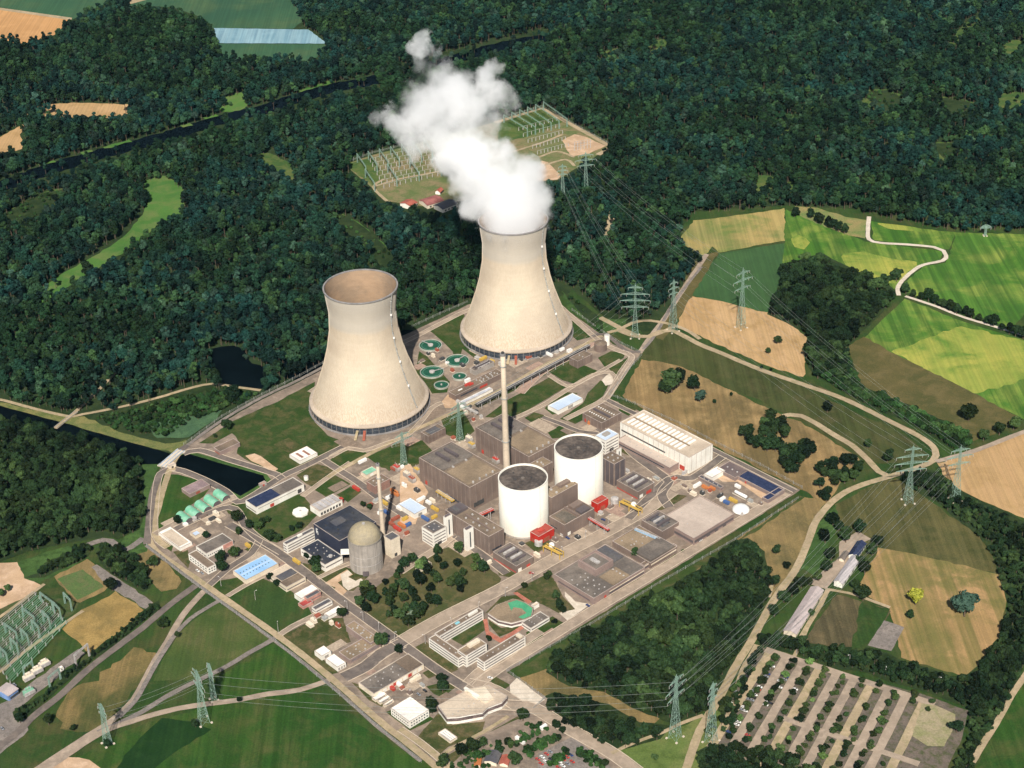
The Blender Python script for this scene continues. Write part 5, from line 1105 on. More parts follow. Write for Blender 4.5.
# ------------------------------------------------------------------ clarifiers
for i, (x, y, r, lab) in enumerate(((120, 57, 46, 'round green clarifier basin farthest from the viewer between the towers'), (225, 117, 48, 'round green clarifier basin nearest the steaming tower'),
        (126, 162, 48, 'large round green clarifier basin beside the left cooling tower'), (234, 180, 29, 'small round green tank between the large basins and pump station'), (163, 214, 30, 'small round green tank closest to the left cooling tower'))):
    c = G(*tp('C', (x, y)), 3); e = G(*tp('C', (x + r, y)), 3); rad = (e - c).length
    o = thing('clarifier', lab, 'clarifier basin', (c.x, c.y, 1.0), rnd.uniform(0, 3), 'round green clarifiers'); H_ = 1.5 if r > 40 else 1.9
    MB().lathe([(rad, -1), (rad, H_), (rad - 1.1, H_), (rad - 1.1, H_ - 1)], 56, close=False).obj('basin_wall', surf('basin_concrete', (.42, .42, .36), None, .8), o)
    MB().disc(rad - 1.0, H_ - .7, 56).obj('water_surface', m_green_tank, o)
    if r > 40:
        MB().lathe([(3.4, H_ - .8), (3.4, H_ + .8), (0, H_ + 1.0)], 24).obj('centre_well', m_vent, o)
        MB().box(0, rad + .4, -.7, .7, H_ + .3, H_ + .7).obj('bridge', m_steel, o)
        MB().lathe([(rad - 3.4, H_ - .69), (rad - 3.4, H_ - .3), (rad - 4, H_ - .3), (rad - 4, H_ - .69)], 56).obj('weir', surf('weir_green', (.12, .28, .2)), o)
    else: MB().lathe([(1.0, H_ - .6), (1.0, H_ + .8), (0, H_ + 1)], 16).obj('centre_well', m_vent, o)
# ------------------------------------------------------------------ pipe bridges
def pipe_bridge(label, t, a, b, z, wd, mat, n, name='pipe_bridge', hh=1.6):
    A = G(*tp(t, a), z); B = G(*tp(t, b), z); c = (A + B) / 2; v = B - A; ln = v.length
    o = thing(name, label, 'pipe bridge', (c.x, c.y, 1.0), atan2(v.y, v.x)); z -= 1
    MB().box(-ln / 2, ln / 2, -wd / 2, wd / 2, z - hh, z).obj('deck', mat, o)
    for s in (-1, 1): MB().box(-ln / 2, ln / 2, s * wd * .3 - .3, s * wd * .3 + .3, z + .01, z + .6).obj('pipe', m_vent, o)
    for i in range(n):
        x = -ln / 2 + ln * (i + .5) / n; g = MB()
        for s in (-1, 1): g.box(x - .3, x + .3, s * wd * .45 - .3, s * wd * .45 + .3, -1.5, z - hh)
        g.obj('support', m_vent, o)
pipe_bridge('long dark raised pipe bridge crossing the lawns toward the steaming tower', 'C', (300, 292), (745, 58), 9, 4.5, m_dsteel, 14)
pipe_bridge('red raised pipe bridge from the sunken court block to the main road', 'E', (710, 207), (822, 272), 9, 3.2, m_redp, 4)
pipe_bridge('short red pipe bridge between the brown ribbed block and the turbine hall', 'E', (310, 215), (365, 190), 12, 4, m_redp, 2)
pipe_bridge('pale blue pipe bridge across the laboratory yard', 'I', (375, 348), (475, 390), 9, 3, m_bluep and surf('light_blue_steel', (.35, .55, .75)), 4)
pipe_bridge('yellow pipe rack leaning on the foot of the nearer turbine hall', 'B', (618, 512), (682, 552), 7, 4, m_yel, 4)
pipe_bridge('narrow grey pipe run along the brown pump station', 'J', (650, 655), (700, 680), 5, 3, m_vent, 3)
# yellow gantries with white spheres
for (t, a, b, s, lab) in (('E', (570, 338), (638, 372), (597, 338), 'yellow gantry with a white ball tank by the nearer red box'), ('D', (240, 675), (318, 712), (290, 690), 'yellow gantry with a white ball tank by the farther red box')):
    A = G(*tp(t, a), 6); B = G(*tp(t, b), 6); c = (A + B) / 2; v = B - A; ln = v.length
    o = thing('gantry', lab, 'gantry', (c.x, c.y, 1.0), atan2(v.y, v.x), 'yellow gantries'); g = MB()
    g.box(-ln / 2, ln / 2, -.8, .8, 5, 6.2); g.obj('beam', m_yel, o)
    for x in (-ln / 2 + .6, 0, ln / 2 - .6):
        for y in (-3, 3): MB().box(x - .35, x + .35, y - .35, y + .35, -1.5, 6.2).obj('leg', m_yel, o)
    for y in (-3, 3): MB().box(-ln / 2, ln / 2, y - .35, y + .35, 6.21, 6.9).obj('rail', m_yel, o)
    p = G(*tp(t, s), 5); o2 = thing('ball_tank', 'white ball tank standing in the %s' % lab.replace('with a white ball tank ', ''), 'tank', (p.x, p.y, 1.0), 0, 'white ball tanks')
    MB().lathe([(3.2 * cos(a_), 5 + 3.2 * sin(a_)) for a_ in [-pi / 2 + pi * k / 12 for k in range(13)]], 24).obj('vessel', m_whitep, o2, True)
    MB().lathe([(2.2, -1.5), (2.2, 3)], 20).obj('skirt', m_vent, o2)
for (t, p, r, h, lab, mt) in (('E', (546, 335), 4.4, 5, 'squat grey round tank between the red box and yellow gantry, nearer reactor', m_vent), ('D', (215, 680), 4.4, 5, 'squat grey round tank between the red box and yellow gantry, farther reactor', m_vent),
        ('C', (815, 60), 3.6, 14, 'slim white silo by the double pylon road behind the pump house', w_white), ('C', (790, 78), 8, 9, 'squat brown round tank with a cone roof beside the slim silo', w_brown),
        ('H', (655, 0), 2.6, 4, 'small white round tank at the end of the boiler house', w_white), ('E', (395, 210), 1.5, 12, 'thin grey vent stack behind the brown ribbed block', m_vent)):
    c = G(*tp(t, p)); o = thing('storage_tank', lab, 'tank', (c.x, c.y, 1.0))
    MB().lathe([(r, -2), (r, h), (r * .96, h + .2)], 32).obj('tank_wall', mt, o); MB().lathe([(r * .97, h + .1), (0, h + r * .28)], 32).obj('tank_roof', m_vent if mt is not w_brown else r_brown, o)
# round white dome tent, oval slab
c = G(*tp('D', (712, 712))); o = thing('dome_tent', 'round white dome tent in the yard of the right corner', 'tent', (c.x, c.y, 1.5))
MB().lathe([(9.5 * cos(pi / 2 * k / 10), 5.5 * sin(pi / 2 * k / 10)) for k in range(11)], 40).obj('membrane', m_whitep, o, True)
MB().box(-1.5, 1.5, -10.2, -8.6, -.5, 2.6).obj('doorway', m_vent, o)
c = G(*tp('A', (632, 600)), 1.5); o = thing('basin_cover', 'white many-sided flat cover on the lawn beside the ribbed roof workshop', 'basin cover', (c.x, c.y, 1.0), .3)
MB().lathe([(9, -1), (9, 2), (8.4, 2.2), (0, 2.5)], 8).obj('cover', w_white, o); MB().lathe([(1.2, 2.4), (1.2, 3.2), (0, 3.3)], 12).obj('hatch', m_vent, o)

# ------------------------------------------------------------------ pylons and lines
def lattice(m, w0, w1, z0, z1, n, th, cx=0, cy=0):
    pts = []
    for i in range(n + 1):
        z = z0 + (z1 - z0) * (1 - (1 - i / n) ** 1.25 if False else i / n); w = w0 + (w1 - w0) * i / n
        pts.append([(cx + sx * w, cy + sy * w, z) for sx, sy in ((-1, -1), (1, -1), (1, 1), (-1, 1))])
    for i in range(n):
        for k in range(4):
            m.bar(pts[i][k], pts[i + 1][k], th)
            m.bar(pts[i][k], pts[i + 1][(k + 1) % 4], th * .6); m.bar(pts[i][(k + 1) % 4], pts[i + 1][k], th * .6)
            m.bar(pts[i + 1][k], pts[i + 1][(k + 1) % 4], th * .6)
PY = {}
ARMSETS = {'tall': ((.56, 17), (.68, 19), (.80, 18), (.92, 9)), 'three': ((.66, 13), (.79, 16), (.91, 11)), 'two': ((.74, 15), (.90, 10)), 'slim': ((.72, 7), (.82, 8), (.92, 6))}
def pylon(key, px, h, yaw, arms, label, group='lattice pylons', base=5.5):
    c = G(*px); o = thing('pylon', label, 'power pylon', (c.x, c.y, .6), yaw, group)
    m = MB(); wz = h * ARMSETS[arms][0][0]
    lattice(m, base * .8, 1.2, -.8, wz, 7, .26); lattice(m, 1.2, .7, wz, h * .97, 6, .22)
    m.bar((0, 0, h * .95), (0, 0, h), .4); m.obj('tower_frame', m_pylon, o)
    tips = []
    for f, span in ARMSETS[arms]:
        z = h * f; a = MB()
        for s in (-1, 1):
            for y in (-.9, .9): a.bar((0, y, z), (s * span, 0, z), .3); a.bar((0, y, z + 2.6), (s * span, 0, z + .1), .2)
            for q in (.25, .5, .75): a.bar((s * span * q, -.9 * (1 - q), z), (s * span * q, .9 * (1 - q), z), .3); a.bar((s * span * q, 0, z), (s * span * q, 0, z + 2.6 * (1 - q)), .3)
        a.obj('cross_arm', m_pylon, o)
        for s in (-1, 1):
            for q in (1, .62):
                if span * q < 6: continue
                MB().bar((s * span * q, 0, z), (s * span * q, 0, z - 3), .35).obj('insulator', m_vent, o)
                tips.append((s * span * q, z - 3))
    for k in ((-1, -1), (1, -1), (1, 1), (-1, 1)): MB().box(k[0] * base - .9, k[0] * base + .9, k[1] * base - .9, k[1] * base + .9, -1, .7).obj('footing', m_conc, o)
    PY[key] = (Vector((c.x, c.y, .6)), yaw, tips, h)
def brg(a, b):          # yaw so that arms stand across the line a->b
    A, B = G(*a), G(*b); v = B - A; return atan2(v.y, v.x) + pi / 2
pylon('right1', (908, 502), 73, brg((740, 328), (675, 738)) * 0 + radians(8), 'tall', 'tall pale green pylon with four arms beside the country road bend')
pylon('right2', (955, 500), 70, radians(15), 'three', 'slimmer green pylon among bushes beside the orange wheat field')
pylon('field', (741, 328), 86, radians(35), 'three', 'grey-green pylon standing on the wheat field left of the dark wood')
pylon('fork', (635, 337), 76, radians(-5), 'tall', 'four-armed pylon at the fork of pale tracks behind the steaming tower')
pylon('road', (673, 331), 74, radians(30), 'slim', 'narrow pylon by the straight road at the forest corner')
pylon('sub1', (563, 203), 62, radians(10), 'slim', 'left pylon standing in the forest below the far substation', base=4)
pylon('sub2', (586, 193), 66, radians(10), 'three', 'right pylon standing in the forest below the far substation', base=4.5)
pylon('grove1', (675, 738), 74, radians(50), 'three', 'pylon standing at the lower end of the dark grove')
pylon('grove2', (711, 742), 70, radians(50), 'slim', 'faint pylon beside the country road left of the car park')
pylon('meadow1', (204, 722), 62, radians(-60), 'three', 'green pylon on the dark meadow with a second mast behind it')
pylon('meadow2', (214, 700), 44, radians(-60), 'slim', 'short mast just behind the green pylon on the meadow', base=3)
pylon('meadow3', (108, 744), 48, radians(-50), 'slim', 'pale pylon beside the farm road near the lower picture edge', base=4)
pylon('plant1', (460, 441), 52, radians(40), 'three', 'green pylon on the lawn between left cooling tower and turbine halls', base=4)
pylon('plant2', (404, 465), 44, radians(40), 'two', 'faint green pylon beside the nearer turbine hall and its lawn', base=3.6)
pylon('hayf', (985, 236), 16, 0, 'slim', 'tiny pale mast on the far edge of the bright green field', base=2)
def line(label, a, b, pairs, sag=9, rad=.065):
    (ca, ya, ta, ha), (cb, yb, tb, hb) = PY[a], PY[b]
    o = thing('power_line', label, 'power line', (ca + cb) / 2)
    org = (ca + cb) / 2
    n = min(len(ta), len(tb), pairs)
    ta = sorted(ta, key=lambda q: -abs(q[0]))[:n]; tb = sorted(tb, key=lambda q: -abs(q[0]))[:n]
    ta = sorted(ta, key=lambda q: (q[0] > 0, q[1])); tb = sorted(tb, key=lambda q: (q[0] > 0, q[1]))
    da = Vector((cos(ya), sin(ya), 0)); db = Vector((cos(yb), sin(yb), 0))
    if da.dot(db) < 0: db = -db
    for (xa, za), (xb, zb) in zip(ta, tb):
        A = ca + da * xa + Vector((0, 0, za)) - org; B = cb + db * xb + Vector((0, 0, zb)) - org
        m = MB(); pr = A
        for i in range(1, 25):
            t = i / 24; p = A.lerp(B, t) - Vector((0, 0, sag * 4 * t * (1 - t))); m.bar(pr, p, rad * 2); pr = p
        m.obj('conductor', m_wire, o)
line('power line over the wood between the wheat field pylon and the road bend pylons', 'field', 'right2', 6)
line('power line from the four-armed road bend pylon down toward the grove pylon', 'right1', 'grove1', 6)
line('power line from the bush pylon down toward the faint pylon by the car park', 'right2', 'grove2', 6)
line('power line over the forest from the far substation to the wheat field pylon', 'sub2', 'field', 6)
line('power line from the far substation to the fork pylon', 'sub1', 'fork', 6)
line('power line linking the fork pylon and the plant lawn pylon', 'fork', 'plant1', 6)
line('power line across the meadow and gate road to the grove pylon', 'meadow1', 'grove1', 4, 14)
line('power line between the two green pylons beside the turbine hall', 'plant1', 'plant2', 4, 3)
line('power line from the road pylon to the four-armed road bend pylon', 'road', 'right1', 4)
line('short power line between the meadow mast and the pale pylon', 'meadow2', 'meadow3', 4, 4)

# ------------------------------------------------------------------ substations: portals, busbars, switch posts
def portal(label, A, B, h, group, mat=None, th=.36):
    v = B - A; ln = v.length; c = (A + B) / 2
    o = thing('switch_portal', label, 'switchyard portal', (c.x, c.y, .8), atan2(v.y, v.x), group)
    mt = mat or m_pylon
    for s in (-1, 1): m = MB(); lattice(m, .7, .4, -.8, h, 4, th * .7, s * ln / 2, 0); m.obj('post', mt, o)
    m = MB(); k = max(3, int(ln / 4))
    for y in (-.6, .6):
        for z in (h - 1.3, h): m.bar((-ln / 2, y, z), (ln / 2, y, z), th * .7)
    for i in range(k):
        x0, x1 = -ln / 2 + ln * i / k, -ln / 2 + ln * (i + 1) / k
        for y in (-.6, .6): m.bar((x0, y, h - 1.3), (x1, y, h), th * .5)
    m.obj('beam', mt, o)
    ins = MB()
    for i in range(3):
        x = -ln / 2 + ln * (i + .5) / 3; ins.bar((x, 0, h - 1.3), (x, 0, h - 4), .3)
    ins.obj('insulator_string', m_vent, o)
def post_row(label, A, B, n, h, group, name='insulator_row', bars=1, bm=None):
    v = B - A; c = (A + B) / 2; ln = v.length
    o = thing(name, label, 'switchgear row', (c.x, c.y, .8), atan2(v.y, v.x), group); bm_ = None
    for i in range(n):
        x = -ln / 2 + ln * i / (n - 1)
        if bm_ is None:
            q = MB().box(-.4, .4, -.4, .4, -.5, h * .55).box(-.25, .25, -.25, .25, h * .55, h).box(-.8, .8, -.3, .3, h * .5, h * .56).obj('switch_post', m_vent, o); bm_ = q.data
        else: q = bpy.data.objects.new('switch_post', bm_); COL.objects.link(q); q.parent = o
        q.location = (x, 0, 0)
    for i in range(bars): MB().bar((-ln / 2, (i - bars / 2 + .5) * 2.6, h + .1 + .4 * (i % 2)), (ln / 2, (i - bars / 2 + .5) * 2.6, h + .1 + .4 * (i % 2)), .3 if bars == 1 else .36).obj('busbar', bm or m_steel, o)
kA = lambda u, v: G(*tp('K', (60 + 330 * u + 55 * v * 1.0, 488 - 75 * u + 105 * v)))
for i in range(9):
    u = i / 8.0
    portal('%s portal from the left in the switchyard left of the steam' % ords[i], kA(u * .92, 0.0), kA(u * .92 + .02, .42), 15, 'portals of the left switchyard')
    if i % 2 == 0: portal('%s portal of the front row in the switchyard left of the steam' % ords[i // 2], kA(u * .92, .5), kA(u * .92 + .02, .95), 15, 'front portals of the left switchyard')
for j in range(7):
    v = .08 + j * .14
    post_row('%s row of switch posts from the back in the switchyard left of the steam' % ords[j], kA(.12, v), kA(.95, v), 16, 6.5, 'switch post rows left of the steam')
for i in range(6):
    A = G(*tp('K', (560 + 27 * i, 352 - 9 * i))); B = G(*tp('K', (640 + 27 * i, 400 - 7 * i)))
    portal('%s portal from the left in the switchyard right of the steam' % ords[i], A, B, 14, 'portals of the right switchyard')
for j in range(5):
    A = G(*tp('K', (610 + 16 * j, 380 + 20 * j))); B = G(*tp('K', (740 + 10 * j, 345 + 22 * j)))
    post_row('%s row of switch posts from the back right of the steam' % ords[j], A, B, 10, 6, 'switch post rows right of the steam')
for j in range(3): post_row('%s row of transformers posts by the sandy corner of the far substation' % ords[j], G(*tp('K', (800, 430 + 9 * j))), G(*tp('K', (855, 420 + 9 * j))), 6, 6, 'equipment rows by the sandy corner')
# left substation
for j in range(9):
    A = G(*tp('Q', (-60 + 12 * j, 350 + 17 * j))); B = G(*tp('Q', (120 + 13 * j, 188 + 12 * j)))
    post_row('%s pale green busbar row from the back in the left edge switchyard' % ords[j], A, B, 9, 4, 'busbar rows of the left edge switchyard', bars=3, bm=m_greenp if j % 3 else m_steel)
for j in range(7):
    f = j / 6.0
    A = G(*tp('Q', (5 + 215 * f, 398 - 183 * f))); B = G(*tp('Q', (28 + 215 * f, 420 - 180 * f)))
    portal('%s green portal from the left along the lower side of the edge switchyard' % ords[j], A, B, 14, 'green portals of the edge switchyard')
for j in range(4):
    A = G(*tp('Q', (-40 + 60 * j, 365 - 52 * j))); B = G(*tp('Q', (0 + 60 * j, 395 - 52 * j)))
    portal('%s green portal from the left inside the edge switchyard' % ords[j], A, B, 12, 'inner portals of the edge switchyard')
portal('green portal frame above the round white transformers', G(*tp('Q', (84, 465))), G(*tp('Q', (115, 445))), 13, 'lone portals by the gravel yard')
portal('tall pale portal at the end of the dark hedge by the gravel yard', G(*tp('Q', (258, 430))), G(*tp('Q', (302, 392))), 15, 'lone portals by the gravel yard', m_vent, .5)
portal('green portal next to the small white switch house', G(*tp('Q', (170, 500))), G(*tp('Q', (205, 470))), 13, 'lone portals by the gravel yard')
for (x, y, lab) in ((97, 470, 'lowest round-ended pale transformer on the gravel strip'), (125, 448, 'middle round-ended pale transformer on the gravel strip'), (150, 425, 'uppermost round-ended pale transformer on the gravel strip'), (98, 520, 'green painted transformer standing alone on the grass')):
    c = G(*tp('Q', (x, y))); o = thing('transformer', lab, 'transformer', (c.x, c.y, 1.4), TH + pi / 2, 'transformers on the gravel strip'); mt = m_greenp if y > 500 else w_cream
    MB().box(-5, 5, -2.4, 2.4, -.8, 4).obj('tank', mt, o); MB().box(-5.6, 5.6, -3.4, -2.45, 0, 3.6).obj('radiator', m_vent, o)
    for q in (-3, 0, 3): MB().bar((q, 0, 4), (q, .8, 7), .5).obj('bushing', m_vent, o)
    q = MB().lathe([(.0, 0), (1.1, .1), (1.1, 5), (0, 5.1)], 14).obj('conservator', mt, o); q.rotation_euler = (0, pi / 2, 0); q.location = (-2.5, 1.2, 5.4)
c = G(*tp('Q', (205, 430))); b = bld('switch_house', 'small white switch house beside the green portal', 'Q', (196, 428), (214, 428), 4, w_white, r_white, 'hut', ang=TH); feat(b, 'door', m_dsteel, 'x+', .3, .6, 0, 2)
# plant transformers: yellow and red gear by the turbine halls
for i, (t, x, y, mt, lab) in enumerate((('B', 500, 460, w_cream, 'cream transformer left of the nearer turbine hall'), ('B', 540, 445, m_yel, 'yellow capped transformer at the corner of the nearer turbine hall'),
        ('B', 755, 345, m_yel, 'yellow capped transformer between the two turbine halls'), ('B', 850, 405, m_redp, 'red unit at the foot of the farther turbine hall'), ('B', 460, 435, m_redp, 'red and white unit by the small brown box building'),
        ('B', 745, 320, w_cream, 'cream transformer behind the nearer turbine hall'), ('B', 520, 480, m_rust, 'rust coloured unit left of the nearer turbine hall'))):
    c = G(*tp(t, (x, y))); o = thing('transformer', lab, 'transformer', (c.x, c.y, 1.6), TH, 'transformers at the turbine halls')
    MB().box(-4, 4, -2.5, 2.5, -.8, 4.2).obj('tank', w_grey, o); MB().box(-3.6, 3.6, -2.1, 2.1, 4.21, 5.4).obj('cover', mt, o); MB().box(4.05, 5, -2, 2, 0, 3.5).obj('radiator', m_vent, o)
    for q in (-2.5, 0, 2.5): MB().bar((q, 0, 5.4), (q, .6, 8), .45).obj('bushing', m_vent, o)
# ------------------------------------------------------------------ containers and yard gear
def container(t, p, mat, label, rz=0., ln=12, wd=2.6, h=2.8, cat='container'):
    c = G(*tp(t, p), 1); o = thing('shipping_container', label, cat, (c.x, c.y, 1.0), TH + rz, 'containers and crates in the works yards')
    m = MB().box(-ln / 2, ln / 2, -wd / 2, wd / 2, .1, h)
    k = int(ln / .9)
    for i in range(k):
        x = -ln / 2 + .4 + (ln - .8) * i / (k - 1)
        for s in (-1, 1): m.box(x - .15, x + .15, s * wd / 2 - (.0 if s > 0 else .09), s * wd / 2 + (.09 if s > 0 else 0), .3, h - .2)
    m.obj('body', mat, o); MB().box(-ln / 2, ln / 2, -wd / 2, wd / 2, h + .01, h + .12).obj('roof_panel', mat, o)
    MB().box(ln / 2 + .01, ln / 2 + .12, -wd / 2 + .15, wd / 2 - .15, .25, h - .15).obj('door', mat, o)
lst = [('B', (450, 522), m_orange, 'orange container standing by the brown workshop'), ('B', (428, 545), m_whitep, 'white container behind the slim chimney shadow'),
       ('B', (410, 565), m_yel, 'small yellow container beside the slim chimney'), ('B', (418, 603), m_bluep, 'blue container left of the rust red pair'), ('B', (455, 628), m_rust, 'rust red container, upper of the pair by the blue roof shed'),
       ('B', (440, 650), m_rust, 'rust red container, lower of the pair by the blue roof shed'), ('B', (480, 655), m_orange, 'orange container in the coloured row before the pale shed'), ('B', (505, 652), m_bluep, 'blue container at the right end of the coloured row'),
       ('B', (462, 668), m_redp, 'red container at the left end of the coloured row'), ('B', (395, 610), m_whitep, 'white container left of the blue container'), ('B', (555, 552), m_whitep, 'white container on the far side of the pale blue shed'),
       ('B', (585, 565), m_whitep, 'white container at the right corner of the pale blue shed'), ('B', (610, 590), m_yel, 'yellow container right of the pale blue shed'), ('B', (608, 622), m_yel, 'yellow container near the white stair shafts'),
       ('B', (572, 628), m_bluep, 'blue container before the white four-storey office'), ('B', (446, 432), m_rust, 'rust container behind the brown workshop'), ('B', (472, 430), m_whitep, 'white container behind the brown workshop'),
       ('D', (655, 683), m_bluep, 'blue container in the right corner yard'), ('D', (682, 675), m_yel, 'yellow container in the right corner yard'), ('D', (640, 670), m_whitep, 'white container left of the blue one in the right corner yard'),
       ('D', (575, 625), m_orange, 'orange container beside the dark narrow workshop'), ('D', (600, 628), m_orange, 'orange container close to the courtyard gate'), ('D', (540, 615), m_whitep, 'white container at the corner of the beige warehouse'),
       ('D', (700, 620), m_whitep, 'white container along the courtyard wall'), ('D', (450, 527), m_whitep, 'white container at the front of the long white hall'),
       ('E', (20, 235), m_yel, 'yellow container at the edge of the container yard'), ('H', (617, 325), m_yel, 'small yellow skip beside the black hall annex'), ('H', (425, 262), m_yel, 'yellow hut on the small round lawn'),
       ('L', (170, 628), m_yel, 'yellow box at the foot of the steaming tower, left one'), ('L', (205, 638), m_yel, 'yellow box at the foot of the steaming tower, right one'), ('L', (430, 612), m_whitep, 'white box at the foot of the steaming tower, left one'),
       ('L', (480, 592), m_whitep, 'white box at the foot of the steaming tower, right one'), ('F', (515, 505), m_redp, 'red container in the garage yard'), ('F', (548, 495), m_whitep, 'white container in the garage yard'),
       ('B', (325, 402), m_whitep, 'white container above the mint green roof shed'), ('A', (790, 558), m_redp, 'red vehicle trailer beside the ribbed roof workshop'), ('A', (1005, 530), m_orange, 'orange skip left of the brown workshop'),
       ('A', (905, 575), m_rust, 'dark red skip behind the black hall'), ('B', (300, 510), m_redp, 'red skip on the lawn above the black hall'), ('B', (720, 190), m_whitep, 'white container on the strip beside the pump station'), ('C', (755, 365), m_orange, 'orange container in front of the brown ribbed shed'),
       ('C', (775, 372), m_yel, 'yellow container in front of the brown ribbed shed'), ('P', (410, 575), m_whitep, 'white container in the visitor yard'), ('P', (490, 530), m_whitep, 'white box by the access road gate')]
for i, (t, p, m, lab) in enumerate(lst):
    container(t, p, m, lab, rz=(pi / 2 if i % 3 == 1 else 0), ln=(7 if i % 2 else 11), wd=3, h=3.2)
# white tank trailer
c = G(*tp('D', (712, 652)), 2); o = thing('tank_trailer', 'long white tank trailer parked in the right corner courtyard', 'trailer', (c.x, c.y, 1.0), TH)
q = MB().lathe([(0, 0), (1.5, .1), (1.9, .8), (1.9, 16.2), (1.5, 16.9), (0, 17)], 18).obj('vessel', m_whitep, o, True); q.rotation_euler = (0, pi / 2, 0); q.location = (-8.5, 0, 2.8)
MB().box(-8, 8, -1.1, 1.1, .5, 1.1).obj('chassis', m_dsteel, o)
for x in (-6.5, -5, 5.5, 6.8):
    q = MB().lathe([(0, -1.3), (.55, -1.3), (.55, 1.3), (0, 1.3)], 14).obj('wheel_pair', m_tire, o); q.rotation_euler = (pi / 2, 0, 0); q.location = (x, 0, .55)
for y in (-2.4,): MB().box(-10, 9, y - .15, y + .15, 0, 1.5).obj('bund_wall', m_conc, o)

# ------------------------------------------------------------------ cars
def car_proto(mat):
    o = thing('parked_car', 'car', 'car'); b = MB()
    b.v += [(-2.2, -.88, .35), (2.2, -.88, .35), (2.2, .88, .35), (-2.2, .88, .35), (-2.2, -.88, .85), (2.15, -.85, .72), (2.15, .85, .72), (-2.2, .88, .85), (-1.0, -.86, .95), (1.0, -.86, .92), (1.0, .86, .92), (-1.0, .86, .95)]
    b.f += [(0, 3, 2, 1), (0, 1, 5, 9, 8, 4), (3, 7, 11, 10, 6, 2), (1, 2, 6, 5), (0, 4, 7, 3), (4, 8, 11, 7), (9, 5, 6, 10), (8, 9, 10, 11)]; b.mi += [0] * 8
    b.obj('body', mat, o)
    g = MB(); g.v += [(-1.75, -.8, .93), (1.0, -.8, .93), (1.0, .8, .93), (-1.75, .8, .93), (-1.3, -.66, 1.4), (.35, -.66, 1.4), (.35, .66, 1.4), (-1.3, .66, 1.4)]
    g.f += [(0, 3, 2, 1), (0, 1, 5, 4), (1, 2, 6, 5), (2, 3, 7, 6), (3, 0, 4, 7), (4, 5, 6, 7)]; g.mi += [0] * 6; g.obj('cabin_glass', m_glass, o)
    MB().box(-1.25, .3, -.64, .64, 1.41, 1.46).obj('roof', mat, o)
    for x in (-1.35, 1.35):
        for y in (-.8, .8):
            q = MB().lathe([(0, -.11), (.33, -.11), (.33, .11), (0, .11)], 12).obj('wheel', m_tire, o); q.rotation_euler = (pi / 2, 0, 0); q.location = (x, y, .33)
    return o
CARC = [('white', m_whitep), ('red', m_redp), ('black', surf('black_paint', (.015, .015, .017), None, .3)), ('silver', surf('silver_paint', (.45, .46, .48), None, .3, metal=.4)), ('blue', surf('navy_paint', (.03, .06, .2), None, .3))]
PROTO = {}
def car(p, yaw, ci, label, group, z=1.0, sc=1.15):
    nm, mt = CARC[ci]
    if nm not in PROTO:
        o = PROTO[nm] = car_proto(mt); LABELS['car'].remove(o.name); o.location = (p.x, p.y, z); o.rotation_euler = (0, 0, yaw); tag(o, label, 'car', group); o.scale = (sc,) * 3
    else: dup(PROTO[nm], (p.x, p.y, z), yaw, label, group, (sc,) * 3)
yk = atan2(PKs.y, PKs.x); cnt = {}
spots = []
for k in range(3):
    for j in range(34):
        for s in (-1, 1):
            if rnd.random() < (.42 if k < 1 else .28) and 3 < j < 30: spots.append((k, j, s))
for n_, (k, j, s) in enumerate(spots[:44]):
    p = PK0 + PKs * k + PKd * (j * 4.2 + 4) + PKs.normalized() * s * 7.0
    ci = rnd.choice([0, 0, 2, 2, 3, 3, 1, 4]); nm = CARC[ci][0]
    cnt[(k, s)] = cnt.get((k, s), 0) + 1
    car(p, yk, ci, '%s car, %s down the %s side of %s lane in the large car park' % (nm, ords[cnt[(k, s)] - 1] if cnt[(k, s)] < 13 else 'last', 'left' if s < 0 else 'right', ords[k]), 'cars in the large car park', z=.9)
vq = [(470, 640), (486, 632), (500, 622), (513, 614), (482, 655), (498, 648), (515, 640), (530, 655), (545, 648), (558, 640), (570, 632), (583, 625), (540, 668), (556, 662), (572, 655), (588, 648)]
for n_, (x, y) in enumerate(vq):
    ci = [1, 0, 1, 3, 1, 0, 2, 1, 0, 1, 1, 4, 1, 0, 3, 1][n_]
    car(G(*tp('P', (x, y))), TH + .1, ci, '%s car, %s of the %s line in the small car park by the access road' % (CARC[ci][0], ords[[0, 1, 2, 3, 0, 1, 2, 0, 1, 2, 3, 4, 0, 1, 2, 3][n_]], ('upper' if n_ < 4 else 'second' if n_ < 7 else 'third' if n_ < 12 else 'lowest')), 'cars in the small car park', z=.95)
extra = [('E', (517, 450), 1, .75, 'red car driving on the main works road'), ('E', (740, 578), 4, 0, 'dark blue car on the pale forecourt by the laboratory'), ('I', (632, 400), 0, pi / 2, 'white car beside the beige warehouse on the perimeter road'), ('I', (650, 378), 4, pi / 2, 'blue car beside the beige warehouse on the perimeter road'),
         ('I', (664, 370), 4, pi / 2, 'second blue car beside the beige warehouse, farther up'), ('P', (308, 362), 0, .5, 'white car waiting near the gate building'), ('H', (245, 372), 3, 0, 'silver car by the two-storey building and perimeter road'), ('H', (228, 362), 0, 0, 'white car by the two-storey building and perimeter road'),
         ('Q', (50, 492), 3, 0, 'silver car beside the blue fronted workshop'), ('Q', (8, 640), 3, 0, 'silver car at the lower left picture edge'), ('F', (650, 520), 2, 0, 'black car parked in the garage yard corner'), ('F', (625, 535), 3, 0, 'silver car parked in the garage yard corner'),
         ('E', (660, 312), 4, 0, 'blue car on the paving before the sunken court block'), ('E', (800, 240), 4, .3, 'blue car under the end of the red pipe bridge')]
for t, p, ci, dy, lab in extra: car(G(*tp(t, p)), TH + dy, ci, lab, 'cars on the works roads', z=1.15)

